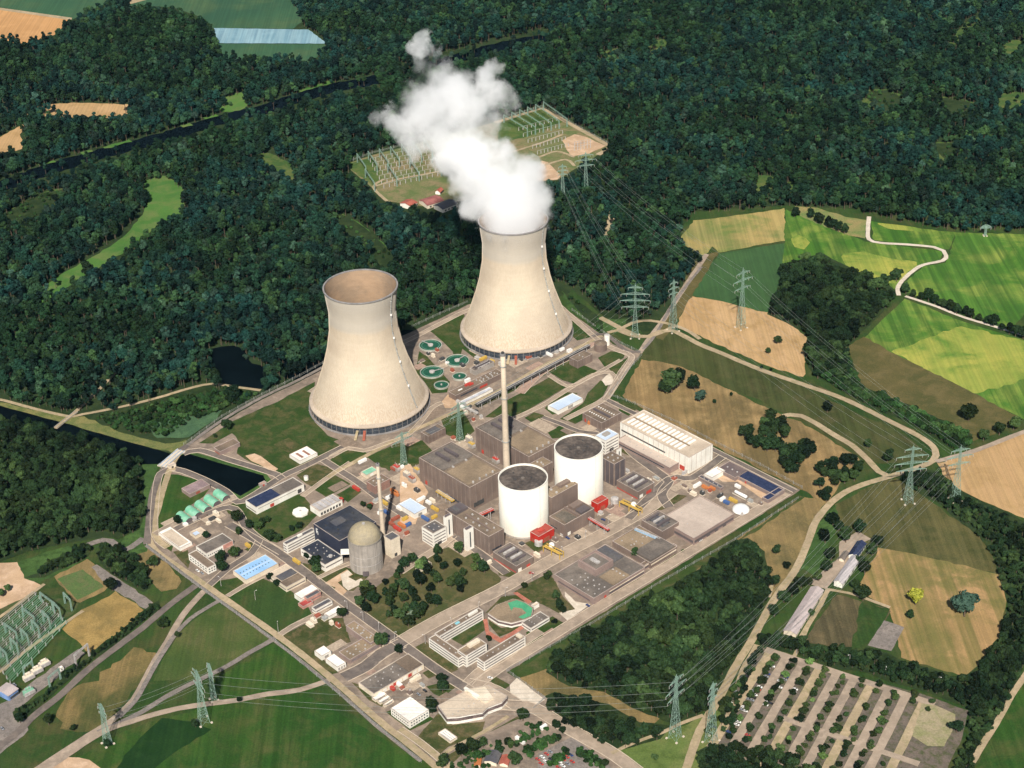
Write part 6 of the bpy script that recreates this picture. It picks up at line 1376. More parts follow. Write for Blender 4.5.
# ------------------------------------------------------------------ small yard equipment in the works
YARDS = [('the yards right of the black hall', [('B', 395, 500), ('B', 420, 480), ('B', 490, 500), ('B', 540, 520), ('B', 600, 560), ('B', 380, 560), ('B', 430, 690), ('B', 500, 690), ('B', 470, 590)]),
         ('the yard by the sand coloured store', [('H', 215, 160), ('H', 250, 150), ('H', 285, 160), ('H', 300, 140), ('H', 270, 175), ('H', 310, 165), ('H', 180, 180)]),
         ('the yard below the white workshop row', [('H', 685, 560), ('H', 700, 540), ('H', 730, 550), ('H', 755, 570), ('H', 780, 580), ('H', 670, 575)]),
         ('the paving between reactors and main road', [('E', 440, 400), ('E', 500, 395), ('E', 540, 380), ('E', 610, 320), ('E', 640, 300), ('E', 700, 310), ('E', 790, 215), ('E', 830, 190), ('E', 480, 335), ('E', 350, 410)]),
         ('the clarifier quarter', [('J', 505, 455), ('J', 525, 462), ('J', 540, 440), ('J', 580, 490), ('J', 600, 520), ('J', 640, 500), ('J', 480, 480), ('J', 560, 475), ('J', 700, 470), ('J', 660, 560)]),
         ('the ground between pump station and turbine halls', [('C', 250, 300), ('C', 275, 310), ('C', 300, 330), ('C', 320, 350), ('C', 260, 330), ('C', 290, 360), ('C', 230, 290), ('C', 210, 430)]),
         ('the right corner yard', [('D', 510, 640), ('D', 525, 650), ('D', 590, 640), ('D', 630, 660), ('D', 560, 650), ('D', 750, 680), ('D', 790, 690), ('D', 490, 620)]),
         ('the strip before the long white hall', [('D', 300, 590), ('D', 330, 640), ('D', 350, 600), ('D', 380, 590), ('D', 260, 560), ('D', 450, 590), ('D', 490, 570)]),
         ('the garage yard', [('F', 600, 480), ('F', 620, 470), ('F', 560, 510), ('F', 640, 500), ('F', 590, 530)]),
         ('the foot of the steaming tower', [('L', 145, 650), ('L', 240, 650), ('L', 320, 635), ('L', 350, 625), ('L', 395, 620), ('L', 460, 605), ('L', 510, 600)])]
MTS = [('grey', m_vent), ('cream', w_cream), ('rusty', m_rust), ('dark', m_dsteel), ('brown', w_brown), ('white', m_whitep), ('pale grey', m_steel)]
for where, pts in YARDS:
    for i, (t_, x_, y_) in enumerate(sorted(pts, key=lambda q: q[1])):
        nm_, mt = MTS[rnd.randrange(7)]; c = G(*tp(t_, (x_, y_))); l_, w_, h_ = rnd.uniform(3, 8), rnd.uniform(2, 4.5), rnd.uniform(1.6, 4)
        o = thing('equipment_unit', '%s equipment unit, %s from left in %s' % (nm_, ords[i], where), 'equipment', (c.x, c.y, 1.0), TH + (pi / 2 if rnd.random() < .5 else 0), 'equipment units in ' + where)
        MB().box(-l_ / 2 - .4, l_ / 2 + .4, -w_ / 2 - .4, w_ / 2 + .4, -.6, .25).obj('base_slab', m_conc, o)
        MB().box(-l_ / 2, l_ / 2, -w_ / 2, w_ / 2, .26, h_).box(-l_ / 2 - .1, l_ / 2 + .1, -w_ / 2 - .1, w_ / 2 + .1, h_ + .01, h_ + .2).obj('housing', mt, o)
        if i % 2:
            MB().lathe([(.6, h_ + .2), (.6, h_ + 1.3), (0, h_ + 1.35)], 12, l_ * .2, 0).obj('exhaust_drum', m_vent, o)
        else: MB().bar((-l_ / 2 - 2.5, 0, .9), (-l_ / 2, 0, .9), .45).bar((-l_ / 2 - 2.5, 0, .9), (-l_ / 2 - 2.5, 0, -.5), .45).obj('pipe', m_vent, o)

# ================================================================== FENCES, LAMPS
def fence(label, t, pts, sp=13, h=3.2, name='perimeter_fence'):
    P = [G(*tp(t, p)) for p in pts]; o = thing(name, label, 'fence', (P[0].x, P[0].y, 1.0)); post = None; k = 0
    org = Vector((P[0].x, P[0].y, 0))
    for a, b in zip(P, P[1:]):
        v = b - a; n = max(1, int(v.length / sp)); yaw = atan2(v.y, v.x)
        for i in range(n):
            p = a + v * i / n - org
            if k < 95:
                if post is None: q = MB().box(-.16, .16, -.16, .16, -1, h).box(-.1, .5, -.1, .1, h, h + .5).obj('post', m_steel, o); post = q.data
                else: q = bpy.data.objects.new('post', post); COL.objects.link(q); q.parent = o
                q.location = (p.x, p.y, 0); q.rotation_euler = (0, 0, yaw); k += 1
        m = MB()
        for z in (.6, 1.5, 2.3, 3.0): m.bar((a - org) + Vector((0, 0, z)), (b - org) + Vector((0, 0, z)), .1)
        m.obj('wire_run', m_steel, o)
fence('perimeter fence along the lower left side from the canal corner to the gate', 'X', [(147, 547), (192, 583), (276, 643), (325, 684), (378, 728), (422, 764)], 12)
fence('perimeter fence along the lower right side from the gate yard to the right corner', 'X', [(509, 671), (590, 626), (660, 584), (735, 541), (799, 499)], 12)
fence('perimeter fence along the upper right side beside the dry field', 'X', [(802, 489), (760, 466), (716, 444), (680, 425), (635, 405), (609, 396), (626, 374), (642, 356)], 12)
fence('perimeter fence along the forest between the bridge and the steaming tower', 'X', [(184, 446), (222, 418), (262, 396), (300, 377), (345, 352)], 12)
fence('perimeter fence behind the steaming tower by the forest edge', 'X', [(412, 328), (440, 315), (468, 303)], 12)
fence('perimeter fence between the steaming tower and the fork pylon', 'X', [(572, 311), (604, 334), (622, 345), (641, 354)], 12)
fence('fence around the open corner of the gate yard', 'P', [(365, 338), (430, 385), (495, 432), (455, 468)], 8)
fence('light fence around the far substation behind the steam', 'K', [(530, 347), (600, 325), (690, 298), (760, 337), (850, 388), (930, 432)], 16, 3.2, 'substation_fence')
fence('light fence at the upper side of the switchyard left of the steam', 'K', [(15, 492), (110, 458), (220, 430), (330, 398)], 16, 5, 'substation_fence')
# canal bridge
A = G(*tp('T', (560, 566))); B = G(*tp('T', (612, 522))); v = B - A; c = (A + B) / 2
o = thing('canal_bridge', 'pale road bridge with railings crossing the dark canal', 'bridge', (c.x, c.y, 1.5), atan2(v.y, v.x)); ln = v.length + 8
MB().box(-ln / 2, ln / 2, -5, 5, -.9, 0).obj('deck', m_conc, o)
for s in (-1, 1):
    MB().box(-ln / 2, ln / 2, s * 4.7 - .2, s * 4.7 + .2, .01, 1.2).obj('railing', surf('bridge_rail', (.5, .6, .72)), o)
MB().box(-ln / 2, ln / 2, -.3, .3, .01, .9).obj('median_rail', surf('bridge_rail', (.5, .6, .72)), o)
for s in (-1, 1): MB().box(s * (ln / 2 - 2) - 2, s * (ln / 2 - 2) + 2, -6.5, 6.5, -3, -.05).obj('abutment', m_conc, o)
A = G(*tp('T', (190, 440))); B = G(*tp('T', (262, 384))); v = B - A; c = (A + B) / 2
o = thing('foot_bridge', 'narrow pale bridge over the canal in the woods on the left', 'bridge', (c.x, c.y, 1.4), atan2(v.y, v.x)); ln = v.length
MB().box(-ln / 2, ln / 2, -2.2, 2.2, -.8, 0).obj('deck', m_track, o)
for s in (-1, 1): MB().box(-ln / 2, ln / 2, s * 2.1 - .1, s * 2.1 + .1, .01, 1.1).obj('railing', m_vent, o)
# lamps along the main works road
lp = None
LPS = [('E', (520 - 105 * i, 478 + 62 * i)) for i in range(5)] + [('E', (640 + 90 * i, 375 - 62 * i)) for i in range(5)] + [('F', (345 + 62 * i, 200 + 40 * i)) for i in range(4)] + \
      [('H', (455, 475)), ('H', (545, 600)), ('H', (320, 420)), ('O', (472, 330)), ('O', (585, 365)), ('O', (752, 400)), ('O', (305, 300))]
for i, (t, p) in enumerate(LPS):
    where = ('%s lamp post from the right beside the tree park' % ords[i] if i < 5 else '%s lamp post from the left along the upper main road' % ords[i - 5] if i < 10 else '%s lamp post from the left along the road left of the tree park' % ords[i - 10] if i < 14
             else ['lamp post by the white workshop row', 'lamp post where the works path meets the fence', 'lamp post below the blue-roofed shed', 'light mast above the car park, second from left', 'light mast above the car park, third from left', 'light mast above the car park, far right', 'light mast above the car park, leftmost'][i - 14])
    c = G(*tp(t, p))
    if lp is None:
        lp = thing('lamp_post', where, 'lamp post', (c.x, c.y, 1.0), TH, 'lamp posts')
        MB().lathe([(.25, -1), (.14, 11), (0, 11)], 8).obj('mast', m_vent, lp); MB().bar((0, 0, 10.9), (1.8, 0, 11.2), .18).obj('arm', m_vent, lp); MB().box(1.5, 2.6, -.25, .25, 11.1, 11.35).obj('lamp_head', m_whitep, lp)
    else: dup(lp, (c.x, c.y, 1.0), TH + i, where)

# ================================================================== TREES
NR = np.random.RandomState(5)
def crown_arrays(rad, z0, z1, nl, nq, qs, seed, drop=.0):
    """leaf clumps scattered over overlapping lobes"""
    R = np.random.RandomState(seed); V = []; Fc = []
    zc = (z0 + z1) / 2; hz = (z1 - z0) / 2
    lobes = []
    for i in range(nl):
        u = R.uniform(-1, 1); a = R.uniform(0, 2 * pi); k = R.uniform(.35, .85)
        rr = sqrt(max(0, 1 - u * u)) * k
        lobes.append((rad * rr * cos(a), rad * rr * sin(a), zc + hz * u * .62, rad * R.uniform(.28, .5)))
    lobes.append((0, 0, zc + hz * .45, rad * .42)); lobes.append((0, 0, zc - hz * .25, rad * .55))
    n = 0
    for (lx, ly, lz, lr) in lobes:
        for q in range(nq):
            d = R.normal(size=3); d /= np.linalg.norm(d)
            if d[2] < -.55: continue
            rr = lr * (1 + R.uniform(-.16, .2)); c = np.array([lx, ly, lz]) + d * rr * np.array([1, 1, .9])
            nrm = d + R.normal(size=3) * .6; nrm /= np.linalg.norm(nrm)
            t = np.cross(nrm, R.normal(size=3)); t /= np.linalg.norm(t); b = np.cross(nrm, t); s = qs * R.uniform(.6, 1.3)
            for (i_, j_) in ((-1, -.7), (.8, -1), (1, .8), (-.7, 1)): V.append(c + t * s * i_ + b * s * j_)
            Fc.append((n, n + 1, n + 2, n + 3)); n += 4
    # dense inner leaf mass so that the crown is not see-through
    for (lx, ly, lz, lr) in lobes:
        m = 6
        base = n; lr *= .74
        for i in range(m + 1):
            th = pi * i / m
            for j in range(8):
                ph = 2 * pi * j / 8; w = 1 + R.uniform(-.15, .15)
                V.append(np.array([lx + lr * w * sin(th) * cos(ph), ly + lr * w * sin(th) * sin(ph), lz + lr * w * .9 * cos(th)])); n += 1
        for i in range(m):
            for j in range(8):
                a, b_ = base + i * 8 + j, base + i * 8 + (j + 1) % 8; Fc.append((a, a + 8, b_ + 8, b_))
    return V, Fc
def trunk_mb(h, r, rad, zc, seed):
    m = MB(); R = random.Random(seed)
    m.lathe([(r * 1.5, -1), (r, .8), (r * .8, h * .5), (r * .35, h)], 8)
    for i in range(5):
        a = 2 * pi * i / 5 + R.random(); z = h * R.uniform(.42, .8); k = rad * R.uniform(.4, .6)
        m.bar((0, 0, z), (k * cos(a), k * sin(a), z + k * .8), r * .6)
    return m
def kind_mat(): pass
lf_forest = leaf_mat('forest_leaves', (.012, .036, .014), (.010, .040, .032), (.042, .085, .026), (.085, .145, .10))  # teal second tone puts some of the bluish haze into the leaf colour
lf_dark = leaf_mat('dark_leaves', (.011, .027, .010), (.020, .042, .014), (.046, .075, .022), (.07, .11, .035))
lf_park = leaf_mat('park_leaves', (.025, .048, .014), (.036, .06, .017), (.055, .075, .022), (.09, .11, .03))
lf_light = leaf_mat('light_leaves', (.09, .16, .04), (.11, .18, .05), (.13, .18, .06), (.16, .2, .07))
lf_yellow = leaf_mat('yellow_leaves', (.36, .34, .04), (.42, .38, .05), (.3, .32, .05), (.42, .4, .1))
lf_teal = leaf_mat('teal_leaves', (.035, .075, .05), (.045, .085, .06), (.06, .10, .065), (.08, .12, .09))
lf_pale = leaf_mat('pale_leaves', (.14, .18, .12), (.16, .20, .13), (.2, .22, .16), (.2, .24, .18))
def arr_mesh(name, V, Fc, mats, nsplit=None):
    me = bpy.data.meshes.new(name); me.from_pydata([tuple(v) for v in V], [], Fc); me.update()
    for m in mats: me.materials.append(m)
    if nsplit is not None:
        mi = [0] * nsplit + [1] * (len(Fc) - nsplit); me.polygons.foreach_set('material_index', mi)
    return me
# forest kinds, instanced
def forest_collection(name, mat, n, hmin, hmax, rmin, rmax, seed):
    c = bpy.data.collections.new(name)
    for i in range(n):
        R = random.Random(seed + i); H = R.uniform(hmin, hmax); rad = R.uniform(rmin, rmax)
        V, Fc = crown_arrays(rad, H * R.uniform(.2, .34), H, R.randint(6, 10), 85, .62, seed + i)
        ns = len(Fc); t = trunk_mb(H * .8, .35, rad, 0, seed + i); k = len(V)
        V = list(V) + t.v; Fc = Fc + [tuple(k + q for q in f) for f in t.f]
        o = bpy.data.objects.new('forest_tree', arr_mesh('forest_tree', V, Fc, [mat, m_bark], ns)); c.objects.link(o)
    return c
lf_young = leaf_mat('young_leaves', (.025, .065, .018), (.035, .085, .02), (.06, .105, .03), (.09, .14, .05))
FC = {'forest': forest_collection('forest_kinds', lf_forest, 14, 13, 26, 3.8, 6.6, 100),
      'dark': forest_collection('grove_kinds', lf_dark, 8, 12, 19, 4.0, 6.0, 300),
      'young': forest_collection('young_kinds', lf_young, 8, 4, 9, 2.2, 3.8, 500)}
def instancer(coll):
    ng = bpy.data.node_groups.new('scatter', 'GeometryNodeTree')
    ng.interface.new_socket('Geometry', in_out='INPUT', socket_type='NodeSocketGeometry'); ng.interface.new_socket('Geometry', in_out='OUTPUT', socket_type='NodeSocketGeometry')
    N, L = ng.nodes, ng.links
    gi, go = N.new('NodeGroupInput'), N.new('NodeGroupOutput'); ip = N.new('GeometryNodeInstanceOnPoints'); ci = N.new('GeometryNodeCollectionInfo')
    ci.inputs['Collection'].default_value = coll; ci.inputs['Separate Children'].default_value = True; ci.inputs['Reset Children'].default_value = True
    def at(nm, ty):
        a = N.new('GeometryNodeInputNamedAttribute'); a.data_type = ty; a.inputs['Name'].default_value = nm; return a.outputs[0]
    ip.inputs['Pick Instance'].default_value = True
    L.new(gi.outputs[0], ip.inputs['Points']); L.new(ci.outputs[0], ip.inputs['Instance'])
    L.new(at('kind', 'INT'), ip.inputs['Instance Index']); L.new(at('rot', 'FLOAT_VECTOR'), ip.inputs['Rotation']); L.new(at('scl', 'FLOAT_VECTOR'), ip.inputs['Scale'])
    L.new(ip.outputs[0], go.inputs[0]); return ng
NG = {k: instancer(c) for k, c in FC.items()}
def inside(poly, q):
    x, y = q[:, 0], q[:, 1]; r = np.zeros(len(q), bool); n = len(poly)
    for i in range(n):
        x0, y0 = poly[i]; x1, y1 = poly[(i + 1) % n]
        if y0 == y1: continue
        c = ((y0 > y) != (y1 > y)) & (x < (x1 - x0) * (y - y0) / (y1 - y0) + x0); r ^= c
    return r
def near(line, q, hw):
    r = np.zeros(len(q), bool)
    for (x0, y0), (x1, y1) in zip(line, line[1:]):
        d = np.array([x1 - x0, y1 - y0]); L2 = d @ d
        t = np.clip(((q - np.array([x0, y0])) @ d) / L2, 0, 1); p = np.array([x0, y0]) + t[:, None] * d
        r |= np.hypot(*(q - p).T) < hw
    return r
def scatter(name, label, coll, polys, clears=(), lines=(), sp=8.6, s=(.75, 1.2), htop=14, drop=.03, lim=None, cat='woodland'):
    allp = np.array([p for pl in polys for p in pl])
    W_ = [G(float(p[0]), float(max(p[1], -170))) for p in allp]
    x0, x1 = min(p.x for p in W_) - 5, max(p.x for p in W_) + 5; y0, y1 = min(p.y for p in W_) - 5, max(p.y for p in W_) + 5
    if lim: x0, x1, y0, y1 = max(x0, lim[0]), min(x1, lim[1]), max(y0, lim[2]), min(y1, lim[3])
    gx, gy = np.meshgrid(np.arange(x0, x1, sp), np.arange(y0, y1, sp)); P = np.stack([gx.ravel(), gy.ravel()], -1)
    P += NR.uniform(-.48, .48, P.shape) * sp; P = P[NR.rand(len(P)) > drop]
    P = P[np.abs(P[:, 0]) < .36 * P[:, 1] + 260]
    B3 = np.c_[P, np.zeros(len(P))]; T3 = np.c_[P, np.full(len(P), float(htop))]
    qb, qt = PROJ(B3), PROJ(T3); k = np.zeros(len(P), bool)
    for pl in polys: k |= inside(pl, qb) & inside(pl, qt)
    for pl in clears: k &= ~inside(pl, qb) & ~inside(pl, qt)
    for ln, hw in lines: k &= ~near(ln, qb, hw) & ~near(ln, qt, hw)
    P = P[k]; n = len(P)
    if coll != 'forest' or name == 'edge_wood':
        for pl in polys:
            if name not in ('young_wood',): patch('wood_floor', 'X', pl, m_land, 3.5, 1)
    me = bpy.data.meshes.new(name); me.from_pydata([(a, b, .2) for a, b in P], [], [])
    a = me.attributes.new('kind', 'INT', 'POINT'); a.data.foreach_set('value', NR.randint(0, len(FC[coll].objects), n))
    a = me.attributes.new('rot', 'FLOAT_VECTOR', 'POINT'); r = np.zeros((n, 3)); r[:, 2] = NR.uniform(0, 6.28, n); a.data.foreach_set('vector', r.ravel())
    a = me.attributes.new('scl', 'FLOAT_VECTOR', 'POINT'); b = NR.uniform(s[0], s[1], n) * (1 + .25 * (NR.rand(n) > .93)); sc = np.stack([b, b, b * NR.uniform(.85, 1.15, n)], -1); a.data.foreach_set('vector', sc.ravel())
    o = bpy.data.objects.new(name, me); COL.objects.link(o); o['kind'] = 'stuff'; tag(o, label, cat)
    md = o.modifiers.new('scatter', 'NODES'); md.node_group = NG[coll]
    print('scatter', name, n); return o
X = lambda t, pts: tps(t, pts)
NORTH = [(-400, -170), (1500, -170), (1500, 240), (1400, 226), (1024, 233), (965, 233), (900, 223), (850, 211), (790, 207), (755, 210), (694, 214), (678, 236), (700, 250), (701, 262), (690, 275), (675, 298), (655, 316), (640, 322), (617, 320), (600, 312), (575, 288), (560, 284), (520, 283), (480, 297),
         (466, 302), (405, 329), (345, 351), (300, 376), (262, 394), (232, 408), (224, 398), (207, 386), (190, 388), (150, 404), (120, 411), (85, 414), (67, 414), (29, 405), (0, 398), (-200, 350), (-400, 330)]
CL = [X('K', [(10, 497), (110, 455), (220, 425), (330, 395), (530, 345), (690, 296), (935, 435), (880, 465), (740, 550), (670, 556), (620, 600), (380, 655), (300, 662), (205, 645), (200, 625), (150, 620), (105, 575)]),
      X('R', [(-400, 15), (0, 22), (180, 48), (140, 85), (60, 108), (0, 95), (-400, 95)]), X('R', [(-400, -600), (300, -400), (265, 5), (185, 47), (0, 18), (-400, 10)]), X('R', [(265, -450), (800, -450), (740, 10), (775, 55), (750, 74), (800, 78), (842, 110), (800, 145), (650, 140), (575, 142), (556, 110), (545, 75), (520, 45), (440, 18), (330, 15)]),
      X('R', [(85, 290), (120, 270), (210, 264), (355, 272), (310, 293), (200, 290)]), X('R', [(-60, 370), (0, 348), (70, 312), (50, 345), (66, 378), (0, 388)]), X('R', [(370, 465), (425, 455), (472, 500), (460, 540), (400, 578), (335, 630), (245, 685), (130, 745), (100, 768), (95, 748), (180, 690), (290, 620), (342, 575), (378, 520)]),
      X('R', [(0, 560), (60, 520), (100, 498), (165, 490), (130, 530), (60, 565), (15, 582)]), X('R', [(548, 262), (620, 240), (636, 262), (600, 272)]), X('R', [(858, 543), (900, 560), (960, 605), (1015, 660), (985, 685), (930, 612), (870, 570)]), X('R', [(650, 400), (690, 396), (740, 420), (775, 445), (740, 445), (690, 420)]),
      X('S', [(628, 225), (700, 222), (745, 250), (690, 262), (650, 250)]), X('S', [(800, 238), (860, 242), (915, 256), (900, 272), (830, 262)]), X('S', [(955, 240), (990, 228), (1060, 230), (1060, 245), (965, 252)]), X('S', [(798, 350), (850, 348), (880, 378), (850, 388), (815, 372)]), X('S', [(372, 430), (412, 428), (422, 446), (385, 452)]),
      X('S', [(100, 112), (160, 98), (172, 114), (110, 122)]), X('S', [(968, 108), (1010, 100), (1024, 112), (990, 125)]), X('S', [(0, 130), (60, 118), (65, 126), (0, 145)]), X('S', [(445, 445), (468, 445), (466, 465), (450, 460)]),
      X('T', [(712, 185), (765, 160), (828, 160), (840, 215), (900, 235), (890, 290), (775, 288), (740, 250)]),
      X('T', [(480, 405), (540, 400), (640, 385), (760, 360), (770, 420), (620, 530), (470, 480)]), X('L', [(480, 360), (520, 378), (640, 468), (740, 465), (720, 530), (645, 540), (510, 440)]), X('L', [(664, 30), (676, 30), (676, 100), (664, 150), (650, 148)]), X('S', [(376, 285), (384, 285), (386, 318), (378, 318)])]
RIVPX = [tp('R', p) for p in [(x, y - 2) for x, y in RIVER]]
LN = [(RIVPX[:6], 4.3), (RIVPX[5:10], 4.0), ([(x, y - 3.5) for x, y in RIVPX[2:5]], 1.4), ([(430, 61), (472, 51), (501, 44), (545, 34)], 3.8), (X('T', [(190, 440), (250, 390), (330, 315), (425, 220)]), 1.8), (X('T', [(-20, 342), (100, 366), (230, 396), (280, 392), (420, 365), (540, 335), (640, 305), (720, 286), (800, 296), (890, 308)]), 1.8),
      (X('S', [(430, 330), (470, 280), (520, 245)]), 1.2), (X('S', [(850, 100), (885, 60), (915, 45)]), 2.2), (X('L', [(440, 130), (560, 210), (680, 330), (760, 420)]), .9)]
scatter('forest', 'dark dense broadleaf forest filling the upper half of the picture', 'forest', [NORTH], CL, LN, 8.4, (.55, 1.2), 16, .03, (-1900, 1900, 1300, 4300))
scatter('riverside_wood', 'dense wood between the canal and the left picture edge', 'dark', [[(-400, 400), (0, 413), (60, 428), (100, 439), (138, 456), (142, 470), (138, 500), (146, 510), (140, 530), (118, 540), (106, 533), (60, 545), (30, 552), (0, 562), (-200, 600), (-400, 640)]], [], [], 7.4, (.65, 1.25), 13, .02)
scatter('young_wood', 'young loose trees between the farm track and the works fence', 'young', [X('T', [(290, 400), (420, 375), (540, 345), (640, 315), (760, 300), (900, 312), (880, 345), (780, 370), (640, 420), (560, 470), (420, 450)])], [], [], 5.6, (.6, 1.1), 5, .12)
scatter('glade_saplings', 'scattered young trees in the grassy forest glades', 'young', [X('R', [(0, 560), (60, 515), (100, 495), (170, 485), (130, 535), (60, 575), (10, 590)]), X('R', [(856, 543), (900, 558), (960, 605), (1020, 662), (985, 700), (925, 620), (868, 575)]), X('S', [(625, 222), (700, 218), (748, 250), (690, 275)]), X('S', [(798, 236), (860, 238), (920, 256), (900, 285), (830, 275)]), X('S', [(795, 348), (850, 345), (885, 378), (850, 400)]), X('L', [(480, 360), (520, 380), (640, 470), (640, 530), (580, 480)])], [], [], 10, (.4, 1.0), 2, .6)
GROVE1 = [(545, 672), (552, 660), (565, 648), (575, 636), (600, 625), (640, 603), (672, 585), (705, 566), (715, 556), (728, 542), (748, 538), (764, 552), (770, 575), (770, 596), (752, 632), (730, 668), (712, 702), (700, 716), (672, 724), (640, 712), (604, 693), (568, 686)]
GROVE2 = [(541, 706), (546, 696), (556, 692), (580, 698), (608, 705), (640, 722), (672, 726), (660, 740), (616, 752), (590, 740), (565, 727)]
scatter('grove', 'dark grove between the perimeter road and the country road', 'dark', [GROVE1], [], [], 7.2, (.6, 1.35), 12, .0)
scatter('grove', 'smaller dark grove between the access road and the lower pylon', 'dark', [GROVE2], [], [], 7, (.6, 1.2), 12, .0)
scatter('wood', 'dark wood between the bright crop fields and the wheat field', 'dark', [X('M', [(340, 250), (345, 215), (420, 188), (460, 180), (500, 202), (560, 230), (640, 262), (665, 290), (640, 330), (580, 390), (520, 450), (560, 520), (500, 545), (440, 530), (405, 480), (415, 410), (380, 385), (300, 350), (320, 320)])], [], [], 7.6, (.65, 1.35), 11, .0)
scatter('shelter_belt', 'green belt of bushes running from the wood down to the road bend', 'young', [X('M', [(500, 440), (540, 500), (575, 555), (700, 605), (800, 650), (880, 690), (870, 725), (830, 735), (760, 690), (690, 650), (600, 615), (500, 560), (430, 510)])], [], [], 5.5, (.8, 1.4), 5, .02)
scatter('edge_wood', 'broad strip of woodland along the right picture edge', 'dark', [X('N', [(610, 240), (690, 212), (750, 228), (780, 250), (830, 290), (900, 325), (950, 345), (1024, 385), (1400, 540), (1400, 900), (1030, 790), (1024, 810), (985, 900), (900, 1000), (845, 1010), (860, 960), (950, 780), (972, 640), (945, 560), (930, 500), (880, 430), (800, 370), (760, 330), (700, 300)])], [], [], 6.8, (.5, .8), 10, .0)
scatter('tree_belt', 'dark tree belt between the mown field and the large car park', 'dark', [X('O', [(178, 268), (195, 235), (300, 238), (340, 262), (420, 275), (530, 275), (600, 300), (650, 322), (760, 352), (820, 378), (870, 345), (940, 250), (970, 260), (1024, 240), (1024, 330), (985, 420), (930, 515), (880, 600), (850, 700), (790, 700), (850, 560), (852, 470), (720, 420), (600, 385), (500, 350), (420, 345), (330, 308)])], [], [], 6.0, (.5, .85), 8, .0)
scatter('wood', 'dark and silvery trees at the lower edge left of the car park', 'dark', [X('O', [(0, 600), (60, 575), (150, 580), (260, 610), (330, 640), (430, 690), (300, 800), (0, 800)])], [], [], 6.0, (.6, .95), 9, .0)
scatter('roadside_thicket', 'dark thicket between the country road and the car park corner', 'dark', [X('O', [(60, 455), (115, 425), (160, 310), (200, 285), (175, 340), (140, 430), (90, 560), (50, 570), (70, 500)])], [], [], 6, (.4, .7), 6, .1)
scatter('shrubbery', 'dark wooded hedge between the sand area and the sports pitch', 'dark', [X('Q', [(80, 130), (130, 110), (150, 80), (230, 45), (290, 8), (310, 30), (290, 65), (190, 105), (150, 128)])], [], [], 5, (.5, .8), 7, .0)
scatter('shrubbery', 'dark wooded clump between the sports pitch and the waste ground', 'dark', [X('Q', [(325, 40), (350, 18), (400, 25), (450, 55), (500, 110), (510, 160), (480, 178), (420, 140), (380, 120), (340, 85)])], [], [], 5, (.5, .85), 7, .0)
scatter('hedge', 'long dark hedge between the dry yellow field and the asphalt track', 'dark', [X('Q', [(300, 390), (360, 340), (420, 295), (480, 240), (535, 205), (540, 235), (470, 285), (400, 345), (310, 405)])], [], [], 3.6, (.25, .42), 3, .0)
scatter('hedge', 'dark shrubs along the asphalt track below the gravel yard', 'dark', [X('Q', [(40, 580), (150, 520), (240, 430), (310, 390), (310, 408), (200, 500), (120, 575), (60, 615)])], [], [], 3.8, (.2, .4), 3, .25)
scatter('hedge', 'loose green bushes around the kiosks of the visitor yard', 'young', [X('P', [(160, 655), (230, 600), (300, 590), (420, 560), (400, 600), (330, 600), (300, 690), (180, 700)]), X('P', [(395, 560), (430, 510), (470, 500), (520, 535), (480, 555), (420, 590)])], [], [], 5.5, (.5, 1.0), 3, .35)
scatter('hedge', 'green hedges around the small car park by the access road', 'young', [X('P', [(420, 610), (470, 575), (540, 550), (575, 560), (500, 600), (440, 640)]), X('P', [(500, 655), (560, 600), (590, 610), (530, 666)]), X('P', [(590, 610), (620, 595), (690, 640), (700, 668), (650, 666)])], [], [], 3.2, (.6, 1.0), 3, .0)
# loose shrubs in meadow between fields, river bank
# ---------------------------------------------------------------- single trees
CROWN = []; TRUNK = []
for i in range(6):
    V, Fc = crown_arrays(5.0, 2.6 + (i % 3) * .4, 12.0 + (i % 2), 9, 95, .58, 900 + i)
    CROWN.append({}); base = arr_mesh('crown', V, Fc, [lf_park])
    for nm, mt in (('park', lf_park), ('dark', lf_dark), ('light', lf_light), ('yellow', lf_yellow), ('pale', lf_pale), ('teal', lf_teal)):
        me = base.copy(); me.materials[0] = mt; CROWN[i][nm] = me
    TRUNK.append(trunk_mb(8.5, .38, 5, 0, i).mesh('trunk', m_bark))
NT = [0]
def tree(p, r, kind, label, group, name='broadleaf_tree', z=.6, hs=1.0):
    o = thing(name, label, 'tree' if name != 'shrub' else 'shrub', (p.x, p.y, z), rnd.uniform(0, 6.28), group)
    s = r / 5.0; o.scale = (s, s, s * hs); i = rnd.randrange(6)
    for nm, me in (('crown', CROWN[i][kind]), ('trunk', TRUNK[i])):
        c = bpy.data.objects.new(nm, me); COL.objects.link(c); c.parent = o
    NT[0] += 1; return o
def ordn(n):
    if n < 12: return ords[n]
    tens = {1: '', 2: 'twenty-', 3: 'thirty-', 4: 'forty-', 5: 'fifty-', 6: 'sixty-'}; n += 1
    sp_ = {13: 'thirteenth', 14: 'fourteenth', 15: 'fifteenth', 16: 'sixteenth', 17: 'seventeenth', 18: 'eighteenth', 19: 'nineteenth', 20: 'twentieth', 30: 'thirtieth', 40: 'fortieth', 50: 'fiftieth', 60: 'sixtieth'}
    return sp_[n] if n in sp_ else tens[n // 10] + ords[n % 10 - 1]
